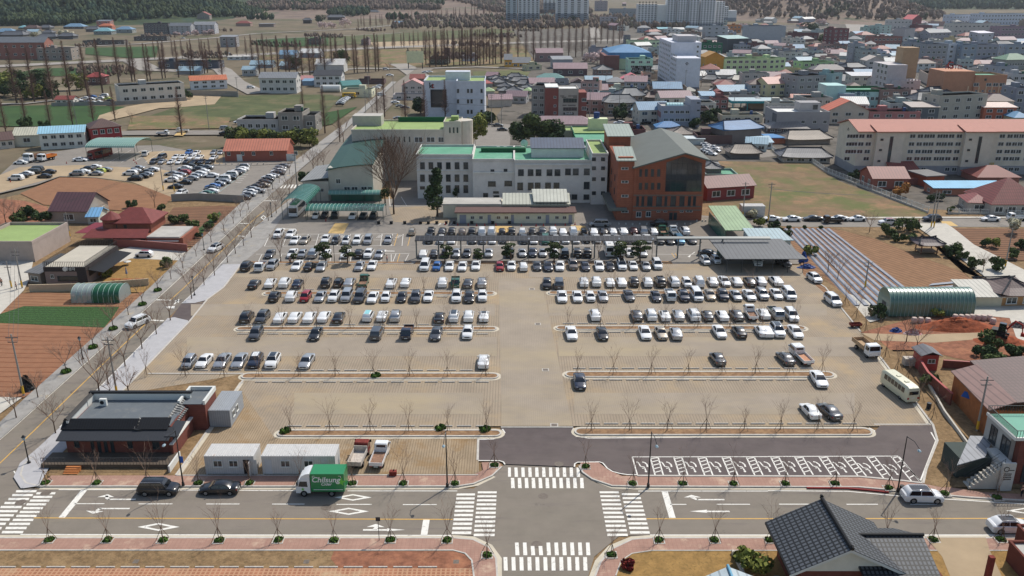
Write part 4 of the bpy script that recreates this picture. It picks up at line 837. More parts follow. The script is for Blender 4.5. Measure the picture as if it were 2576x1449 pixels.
letters(e,'Chilsung',.98,(hw+.012,ce+1.9,2.05),(R(90),0,R(90)),'paint_w','lettering',.25)
letters(e,'Cider',.55,(hw+.012,ce+1.95,1.60),(R(90),0,R(90)),'paint_w','lettering',.25)
b=MB(); cy,cz=ce+3.75,2.1
b.face([(hw+.014,cy+(.62 if k%2==0 else .26)*math.sin(k*math.pi/5+.2),cz+(.62 if k%2==0 else .26)*math.cos(k*math.pi/5+.2)) for k in range(10)][::-1]); b.build('star_emblem','star_green',e)
b=MB(); cy,cz=y0+.85,1.05
b.face([(hw-.03,cy+(.25 if k%2==0 else .1)*math.sin(k*math.pi/5),cz+(.25 if k%2==0 else .1)*math.cos(k*math.pi/5)) for k in range(10)][::-1]); b.build('star_emblem','star_green',e)
b=MB(); b.box(-.45,ce,.45,.45,LT/2-.1,.74); b.build('chassis','trim',e); wheels(e,(y0+.95,LT/2-1.6),hw,.42)
for s in (-1,1): b=MB(); b.box(s*.75-.2,y0-.02,.75,s*.75+.2,y0+.05,.95); b.build('headlight','lamp',e); b=MB(); b.box(s*hw if s>0 else -hw-.22,y0+.2,1.6,hw+.22 if s>0 else -hw,y0+.3,2.1); b.build('mirror','trim',e)
def bus(pos,rz,label,Ln,W,Hh,m,top=None):
 e=thing('minibus',label,'bus',pos,rz); hw=W/2; b=MB(); rg=[]
 for y,k,zt in ((-Ln/2,.9,Hh-.55),(-Ln/2+.12,.97,Hh-.25),(-Ln/2+.7,1,Hh-.05),(0,1,Hh),(Ln/2-.5,1,Hh-.03),(Ln/2-.08,.98,Hh-.2),(Ln/2,.94,Hh-.5)):
  w_=hw*k; rg.append([(-w_*.97,y,.35),(-w_,y,.6),(-w_,y,1.5),(-w_*.94,y,zt-.22),(-w_*.75,y,zt),(w_*.75,y,zt),(w_*.94,y,zt-.22),(w_,y,1.5),(w_,y,.6),(w_*.97,y,.35)])
 b.loft(rg); b.build('body',m,e,40)
 if top: b=MB(); b.box(-hw*.7,-Ln/2+.9,Hh-.02,hw*.7,Ln/2-.6,Hh+.012); b.build('roof_panel',top,e)
 for s in (-1,1):
  n=6
  for k in range(n):
   y=-Ln/2+1.0+k*(Ln-1.7)/n; b=MB(); q=[(s*(hw+.01),y,1.45),(s*(hw+.01),y+(Ln-1.7)/n-.12,1.45),(s*(hw*.955+.015),y+(Ln-1.7)/n-.12,Hh-.42),(s*(hw*.955+.015),y,Hh-.42)]
   b.face(q if s>0 else q[::-1]); b.build('side_window','glass_car',e)
  b=MB(); b.box(s*hw*.78-.14,Ln/2-.05,.75,s*hw*.78+.14,Ln/2+.03,1.05); b.build('taillight','tail',e); b=MB(); b.box(s*hw*.75-.15,-Ln/2-.02,.7,s*hw*.75+.15,-Ln/2+.1,.9); b.build('headlight','lamp',e)
 b=MB(); b.box(-hw*.72,Ln/2-.05,1.45,hw*.72,Ln/2+.012,Hh-.65); b.build('rear_window','glass_car',e)
 b=MB(); b.face([(-hw*.85,-Ln/2-.02,1.25),(hw*.85,-Ln/2-.02,1.25),(hw*.85,-Ln/2-.02,Hh-.62),(-hw*.85,-Ln/2-.02,Hh-.62)]); b.build('windscreen','glass_car',e)
 b=MB()
 for y in (-.8,1.2): b.box(-.3,y,Hh-.01,.3,y+.5,Hh+.1)
 b.build('roof_hatch',m,e)
 wheels(e,(-Ln/2+1.0,Ln/2-1.7),hw,.42); b=MB(); b.box(-.26,Ln/2,.9,.26,Ln/2+.02,1.02); b.build('number_plate','plate',e); return e
p=GT(23,1418,1160); bus(Vector((p.x-.2,p.y+3.2,0)),math.pi+.17,'cream minibus parked at the right edge of the paved lot',6.9,2.05,2.65,'bus_cream')
p=GT(11,378,742,-.02); bus(Vector((p.x,p.y+4.5,-.02)),-.02,'white coach parked under the green arched shelter',9.0,2.5,3.2,'paint_w','truck_green')
p=GT(10,925,163,-.02); bus(Vector((p.x+1,p.y+4.5,-.02)),-.30,'dark red coach under the long green arched shelter',9.5,2.5,3.2,'rust_red')
p=GT(1,935,985,-.12); bus(Vector((p.x,p.y+1.2,-.12)),math.pi/2,'small yellow bus beside the white parked cars',7.2,2.1,2.7,'yellow')
p=GT(12,985,1146,-.02); bus(Vector((p.x,p.y+3,-.02)),math.pi,'tall white camper van under the solar canopy',6.0,2.0,3.0,'paint_w'); p=GT(12,1090,1140,-.02); bus(Vector((p.x,p.y+3,-.02)),math.pi,'white and green minibus under the solar canopy behind a pine',6.0,2.0,2.6,'paint_w')
def dump(pos,rz,label,S_,pc,bm_,tilt=False,cab2='paint_w'):
 e=thing('dump_truck',label,'truck',pos,rz); e.scale=(S_,)*3; hw=1.0; y0=-2.9
 b=MB(); pr=[(y0,.6),(y0,1.3),(y0+.1,1.45),(y0+.28,2.2),(y0+.45,2.32),(y0+1.5,2.32),(y0+1.6,2.2),(y0+1.6,.6)]
 b.loft([[(x,y,z-(.08 if abs(x)==hw and z>2 else 0)) for y,z in pr] for x in (-hw,-hw*.9,hw*.9,hw)]); b.build('cab',cab2,e,30)
 b=MB(); b.face([(-hw*.88,y0+.09,1.45),(hw*.88,y0+.09,1.45),(hw*.84,y0+.25,2.15),(-hw*.84,y0+.25,2.15)]); b.build('windscreen','glass_car',e)
 for s in (-1,1):
  b=MB(); q=[(s*(hw+.015),y0+.3,1.4),(s*(hw+.015),y0+1.3,1.35),(s*(hw+.0),y0+1.25,2.05),(s*(hw+.0),y0+.5,2.05)]; b.face(q if s>0 else q[::-1]); b.build('side_window','glass_car',e)
  b=MB(); b.box(s*.75-.18,y0-.02,.8,s*.75+.18,y0+.04,1.0); b.build('headlight','lamp',e); b=MB(); b.box(s*hw if s>0 else -hw-.25,y0+.15,1.7,hw+.25 if s>0 else -hw,y0+.22,2.1); b.build('mirror','trim',e)
 b=MB(); b.box(-hw,y0+1.75,.95,hw,2.9,1.05);
 for x in (-hw,hw-.07): b.box(x,y0+1.75,1.05,x+.07,2.9,1.65)
 b.box(-hw,y0+1.75,1.051,hw,y0+1.85,1.95); b.box(-hw+.071,2.83,1.051,hw-.071,2.9,1.6); b.build('dump_bed',bm_,e)
 b=MB(); b.box(-.4,y0+1.3,.5,.4,2.7,.94); b.build('chassis','trim',e); wheels(e,(y0+.85,1.4),hw,.42); return e
p=GT(23,1062,718); dump(Vector((p.x-.3,p.y+2.8,0)),.12,'white dump truck with brown tipping bed by the dirt track',1.0,'w','dump_bed')
p=GT(31,1000,400); dump(Vector((p.x+.1,p.y+2.5,.01)),math.pi-.07,'old dump truck with rusty red cab roof beside the long container',.88,'w','bed_pale',cab2='rust_red')
p=GT(31,1212,388); truck('w',Vector((p.x+.1,p.y+2.4,.01)),math.pi-.06,'white small flatbed with rusty bed floor, facing away beside the old dump truck',None,bedm='bed_rust')
p=GT(23,415,800); truck('w',Vector((p.x-.4,p.y+3.1,0)),math.pi+.12,'white double-cab flatbed truck with wooden bed beside the third right island',None,Ln=6.0,cab2=True,bedm='bed_wood')
p=GT(10,310,188,-.02); dump(Vector((p.x,p.y+3,-.02)),-.25,'big white dump truck at the far left of the gravel lot',1.35,'w','bed_rust'); p=GT(10,435,182,-.02); dump(Vector((p.x,p.y+3,-.02)),-.3,'white truck with orange bed beside the bigger dump truck',1.15,'w','orange')
e=thing('excavator','small excavator with red boom on the reddish dirt heap','excavator',GT(23,2330,480,1.0),.9)
b=MB()
for s in (-1,1): b.box(s*.75-.2,-1.3,0,s*.75+.2,1.3,.5)
b.build('track','trim',e); b=MB(); b.box(-.85,-.9,.55,.85,1.3,1.2); b.build('deck','trim',e); b=MB(); b.loft([[(-.85,-.9,1.2),(0.1,-.9,1.2),(.1,.3,1.2),(-.85,.3,1.2)],[(-.8,-.75,2.5),(.05,-.75,2.5),(.05,.25,2.5),(-.8,.25,2.5)]]); b.build('cab','glass_car',e)
b=MB(); b.tube([(.4,-.8,1.2),(.4,-1.9,3.0),(.4,-3.0,2.6)],[.16,.2,.12],6); b.build('boom','excavator_red',e); b=MB(); b.tube([(.4,-3.0,2.6),(.4,-3.2,1.2)],[.12,.08],6); b.box(.1,-3.6,.6,.7,-3.0,1.2); b.build('bucket','excavator_red',e)
e=thing('farm_trailer','small dark red trailer beside the kerb gap on the right','trailer',GT(23,888,405)+Vector((0,.5,0)),.1); b=MB(); b.box(-1,-.5,.4,1,.5,.45); b.box(-1,-.5,.45,-.95,.5,.8); b.box(.95,-.5,.45,1,.5,.8); b.box(-.95,-.5,.45,.95,-.45,.8); b.box(-.95,.45,.45,.95,.5,.8); b.build('bed','rust_red',e)
for s in (-1,1): add(e,'wheel',CM['H']['wheel'],(s*.6,0,.3),math.pi/2)
# ================================================================ buildings
def wm(h,rough=0.85,var=.07,scale=.5):
 n='wall_'+h
 if n not in M: mat(n,tuple(min(222,int(int(h[i:i+2],16)*1.12)) for i in (0,2,4)),rough,var=var,scale=scale)
 return n
def rm(h,kind='p'):
 """roof colour, with ribs or tile courses for the pitched kinds"""
 n='roof_%s_%s'%(kind,h)
 if n not in M:
  c=tuple(int(h[i:i+2],16) for i in (0,2,4)); dk=tuple(int(v*.62) for v in c)
  m=mat(n,c,0.6 if kind!='d' else .8,var=.09,scale=.35,spec=.4)
  if kind=='r': grid_tex(m,dk,.9,0,.22,0,.55,obj=True)
  if kind=='t': grid_tex(m,dk,.6,.9,.3,.15,.6,obj=True)
 return n
mat('glass_win',(44,54,58),0.12,spec=.7); mat('frame_white',(214,214,208),.6); mat('frame_dark',(60,62,64),.6); mat('deck_green',(92,152,122),.75,var=.1,scale=.2); mix_noise(M['deck_green'],(118,166,140),.15,.5,.7)
mat('deck_lime',(142,162,100),.8,var=.08,scale=.2); mat('deck_dark_green',(28,92,58),.8)
mat('roof_concrete',(176,172,164),.9,var=.12,scale=.25)
def winmesh(nm,frame,two=True,sill=True):
 b=MB(); b.face([(-.5,-.03,-.5),(.5,-.03,-.5),(.5,-.03,.5),(-.5,-.03,.5)],0)
 f=.07
 for x0,z0,x1,z1 in ((-.5,.5-f,.5,.5),(-.5,-.5,.5,-.5+f),(-.5,-.5+f,-.5+f,.5-f),(.5-f,-.5+f,.5,.5-f)): b.box(x0,-.08,z0,x1,.0,z1,1)
 if two: b.box(-.025,-.07,-.5+f,.025,-.035,.5-f,1)
 if sill: b.box(-.54,-.14,-.55,.54,0,-.501,1)
 return b.mesh(nm,['glass_win',frame])
WM=dict(w=winmesh('window','frame_white'),d=winmesh('window','frame_dark'),n=winmesh('window','frame_dark',False,False))
FR={'F':(0,),'L':(-math.pi/2,),'R':(math.pi/2,),'B':(math.pi,)}
class Bd:
 def __init__(s,label,cat='building',loc=(0,0,0),rz=0,name='building',group=None):
  s.e=thing(name,label,cat,loc,rz,group); s.o=Vector(loc) if not rz else None; s.rz=rz
 def part(s,name,mb,mats,smooth=None,par=None):
  return mb.build(name,mats,par or s.e,smooth)
 def win(s,x,y,z,w,h,face='F',kind='w',name='window'):
  """window centre (local); face gives the direction it looks to"""
  a={'F':0,'L':-math.pi/2,'R':math.pi/2,'B':math.pi}[face]
  o=link(name,WM[kind],s.e,(x,y,z),a); o.scale=(w,1,h); return o
 def wgrid(s,face,fix,a0,a1,z0,dz,nc,nr,w,h,kind='w'):
  for r in range(nr):
   for c_ in range(nc):
    a=a0+(a1-a0)*(c_+.5)/nc; z=z0+dz*r
    if face in 'FB': s.win(a,fix,z,w,h,face,kind)
    else: s.win(fix,a,z,w,h,face,kind)
def roof(B,kind,W,Dp,H,rc,wc,ov=.45,rise=None,x0=0,y0=0,z0=0):
 """roof over the local rectangle x0..x0+W, y0..y0+Dp at height H"""
 x1,y1=x0+W,y0+Dp
 if kind=='f':   # flat with parapet
  b=MB(); b.box(x0+.25,y0+.25,H-.9,x1-.25,y1-.25,H-.62); B.part('roof_deck',b,rc)
 elif kind=='F': # flat slab with overhang
  b=MB(); b.box(x0-ov,y0-ov,H,x1+ov,y1+ov,H+.3); B.part('roof',b,rc)
 elif kind in('g','G'):  # gable: g ridge along x, G ridge along depth
  rise=rise or (Dp if kind=='g' else W)*.24; b=MB(); th=.16
  if kind=='g':
   ym=(y0+y1)/2
   for ya,yb in ((y0-ov,ym),(y1+ov,ym)):
    za=H-ov*rise/(Dp/2); q=[(x0-ov,ya,za),(x1+ov,ya,za),(x1+ov,yb,H+rise),(x0-ov,yb,H+rise)]
    b.loft([[(p[0],p[1],p[2]+.02) for p in q],[(p[0],p[1],p[2]+th) for p in q]] if ya<ym else [[(p[0],p[1],p[2]+th) for p in q],[(p[0],p[1],p[2]+.02) for p in q]])
   B.part('roof',b,rc); b=MB();
   b.face([(x0,y0,H),(x0,y1,H),(x0,ym,H+rise)][::-1]); B.part('gable_wall',b,wc); b=MB(); b.face([(x1,y0,H),(x1,y1,H),(x1,ym,H+rise)]); B.part('gable_wall',b,wc)
  else:
   xm=(x0+x1)/2
   for xa in (x0-ov,x1+ov):
    za=H-ov*rise/(W/2); q=[(xa,y0-ov,za),(xa,y1+ov,za),(xm,y1+ov,H+rise),(xm,y0-ov,H+rise)]
    if xa<xm: q=q[::-1]
    b.loft([[(p[0],p[1],p[2]+.02) for p in q],[(p[0],p[1],p[2]+th) for p in q]])
   B.part('roof',b,rc); b=MB(); b.face([(x0,y0,H),(x1,y0,H),(xm,y0,H+rise)]); B.part('gable_wall',b,wc); b=MB(); b.face([(x1,y1,H),(x0,y1,H),(xm,y1,H+rise)]); B.part('gable_wall',b,wc)
 elif kind in('h','k'):   # hip; k = Korean tiled house with upturned corners and ridge
  rise=rise or min(W,Dp)*.26; ov=ov if kind=='h' else ov+.5; m_=min(W,Dp)/2+ov; a,b_,c_,d=(x0-ov,y0-ov),(x1+ov,y0-ov),(x1+ov,y1+ov),(x0-ov,y1+ov)
  up=.45 if kind=='k' else 0
  if W>=Dp: r0=(x0-ov+m_*(.55 if kind=='k' else 1),(y0+y1)/2); r1=(x1+ov-m_*(.55 if kind=='k' else 1),(y0+y1)/2)
  else: r0=((x0+x1)/2,y0-ov+m_); r1=((x0+x1)/2,y1+ov-m_)
  zc=H-.15; P3=lambda p,z:(p[0],p[1],z)
  b=MB();
  def mid(p,q,k): return (p[0]+(q[0]-p[0])*k,p[1]+(q[1]-p[1])*k)
  A,Bq,Cq,Dq=[P3(p,zc+up) for p in (a,b_,c_,d)]; R0=P3(r0,H+rise); R1=P3(r1,H+rise)
  def side_(p,q,rp,rq):
   n=6 if kind=='k' else 1
   for k in range(n):
    k0,k1=k/n,(k+1)/n
    def e(k):
     m2=mid(p,q,k); s=(2*k-1)**2; return (m2[0],m2[1],zc+up*s*s)
    def r(k): return (rp[0]+(rq[0]-rp[0])*k,rp[1]+(rq[1]-rp[1])*k,H+rise)
    def h(k):
     u,v=e(k),r(k); return ((u[0]+v[0])/2,(u[1]+v[1])/2,(u[2]+v[2])/2-(.25 if kind=='k' else 0))
    if kind=='k':
     b.face([e(k0),e(k1),h(k1),h(k0)]);
     b.face([h(k0),h(k1),r(k1),r(k0)])
    else:
     q4_=[e(k0),e(k1),r(k1),r(k0)];
     if (Vector(q4_[2])-Vector(q4_[3])).length<1e-4: q4_=q4_[:3]
     b.face(q4_)
  if W>=Dp: side_(a,b_,r0,r1); side_(b_,c_,r1,r1); side_(c_,d,r1,r0); side_(d,a,r0,r0)
  else: side_(a,b_,r0,r0); side_(b_,c_,r0,r1); side_(c_,d,r1,r1); side_(d,a,r1,r0)
  b.box(x0-ov+.2,y0-ov+.2,H-.35,x1+ov-.2,y1+ov-.2,H-.12); B.part('roof',b,rc)
  if kind=='k':
   b=MB(); b.tube([(r0[0]-.2,r0[1],H+rise+.35),(r0[0]+.8,r0[1],H+rise+.1),(r1[0]-.8,r1[1],H+rise+.1),(r1[0]+.2,r1[1],H+rise+.35)] if W>=Dp else [(r0[0],r0[1],H+rise+.15),(r1[0],r1[1],H+rise+.15)],.2,5)
   for p,r_ in ((a,r0),(b_,r1 if W>=Dp else r0),(c_,r1),(d,r0 if W>=Dp else r1)):
    q=(p[0],p[1],zc+up+.1); s=(r_[0],r_[1],H+rise+.1); mm=((q[0]+s[0])/2,(q[1]+s[1])/2,(q[2]+s[2])/2-.1); b.tube([q,mm,s],.14,4)
   B.part('ridge',b,'roof_ridge')
 elif kind=='m': # single pitch sheet falling to the front
  b=MB(); rise=rise or Dp*.12; q=[(x0-ov,y0-ov,H),(x1+ov,y0-ov,H),(x1+ov,y1+ov,H+rise),(x0-ov,y1+ov,H+rise)]; b.loft([q,[(p[0],p[1],p[2]+.15) for p in q]]); B.part('roof',b,rc)
  b=MB(); b.face([(x0,y0,H),(x0,y1,H+rise),(x0,y1,H)]); b.face([(x1,y0,H),(x1,y1,H),(x1,y1,H+rise)]); b.face([(x1,y1,H),(x0,y1,H),(x0,y1,H+rise),(x1,y1,H+rise)]); B.part('gable_wall',b,wc)
mat('roof_ridge',(52,54,58),.8)
RK={'slate':'6a6e72','giwa':'5c5f64','grey':'8a8c8e','blue':'7496b0','lblue':'96b0bc','cyan':'7eb0b8','teal':'2e7a78','lime':'98b07c','green':'6ca48a','dgreen':'2e6c50','red':'b04c48','rust':'8e4a40','orange':'c4704c','mauve':'94787c','brown':'5e4640','white':'d4d2cc','cream':'c8c4ae','pink':'c08a84','dark':'3c3e42','conc':'b0aca4','navy':'4a5468','yellow':'c89a48'}
PLC=[]
mat('wall_tank_blue',(52,84,132),.5); mat('wall_tank_green',(56,104,80),.5)
def bld(t,xl,yl,xr,yr,yt,dp,wall,kind,rc,cols=0,rows=0,label='',wk='w',rise=None,name=None,z=-.3,wside=True,frac=.45,base=None):
 A=GT(t,xl,yl,z); Bq=GT(t,xr,yr,z); W=(Bq-A).length; rz=math.atan2(Bq.y-A.y,Bq.x-A.x)
 H=HT(A.y,TT(t,0,yt)[1])-z; H=max(H,2.2)
 nm=name or ('tiled_house' if kind=='k' else 'building' if kind in 'fF' or H>=7.5 or dp>=15 else 'house'); B=Bd(label,nm.replace('_',' '),A,rz,nm)
 b=MB()
 if kind=='f':
  b.box(0,0,-.3,W,dp,H-.62);
  for q in ((0,0,W,.24),(0,dp-.24,W,dp),(0,.241,.24,dp-.241),(W-.24,.241,W,dp-.241)): b.box(q[0],q[1],H-.62,q[2],q[3],H)
 else: b.box(0,0,-.3,W,dp,H)
 B.part('wall',b,wm(wall))
 if base: b=MB(); b.box(-.05,-.05,-.29,W+.05,dp+.05,base[1]); B.part('plinth',b,wm(base[0]))
 PLC.append(((A+Bq)/2+Vector((-(Bq-A).y,(Bq-A).x,0)).normalized()*dp/2,max(W,dp)*.5))
 if kind=='f' and W>7 and dp>8:
  rx=rnd.uniform(.1,.6)*W; b=MB(); b.box(rx,dp*.55,H-.6,rx+min(3.4,W*.3),dp*.85,H+1.7); B.part('roof_room',b,wm(wall))
  if rnd.random()<.45: b=MB(); b.tube([(W*.8,dp*.6,H-.6),(W*.8,dp*.6,H+1.0)],.7,8); B.part('water_tank',b,rnd.choice(('wall_tank_blue','wall_tank_green')))
 rk={'f':'d','g':'r','G':'r','h':'t','k':'t','m':'r','F':'d'}[kind]
 roof(B,kind,W,dp,H,rm(RK.get(rc,rc),rk),wm(wall),rise=rise)
 if cols and rows:
  dz=(H-(.6 if kind=='f' else .2))/rows; w_=min(W/cols*frac*1.35,2.6); h_=min(dz*.5,1.7)
  B.wgrid('F',-.01,W*.03,W*.97,dz*.55,dz,cols,rows,w_,h_,wk)
  if wside:
   nc=max(1,int(dp/5)); nc=min(nc,4)
   if A.x>0: B.wgrid('L',-.01,0.3,dp-.3,dz*.55,dz,nc,rows,min(w_,1.6),h_,wk)
   else: B.wgrid('R',W+.01,0.3,dp-.3,dz*.55,dz,nc,rows,min(w_,1.6),h_,wk)
 return B,W,H
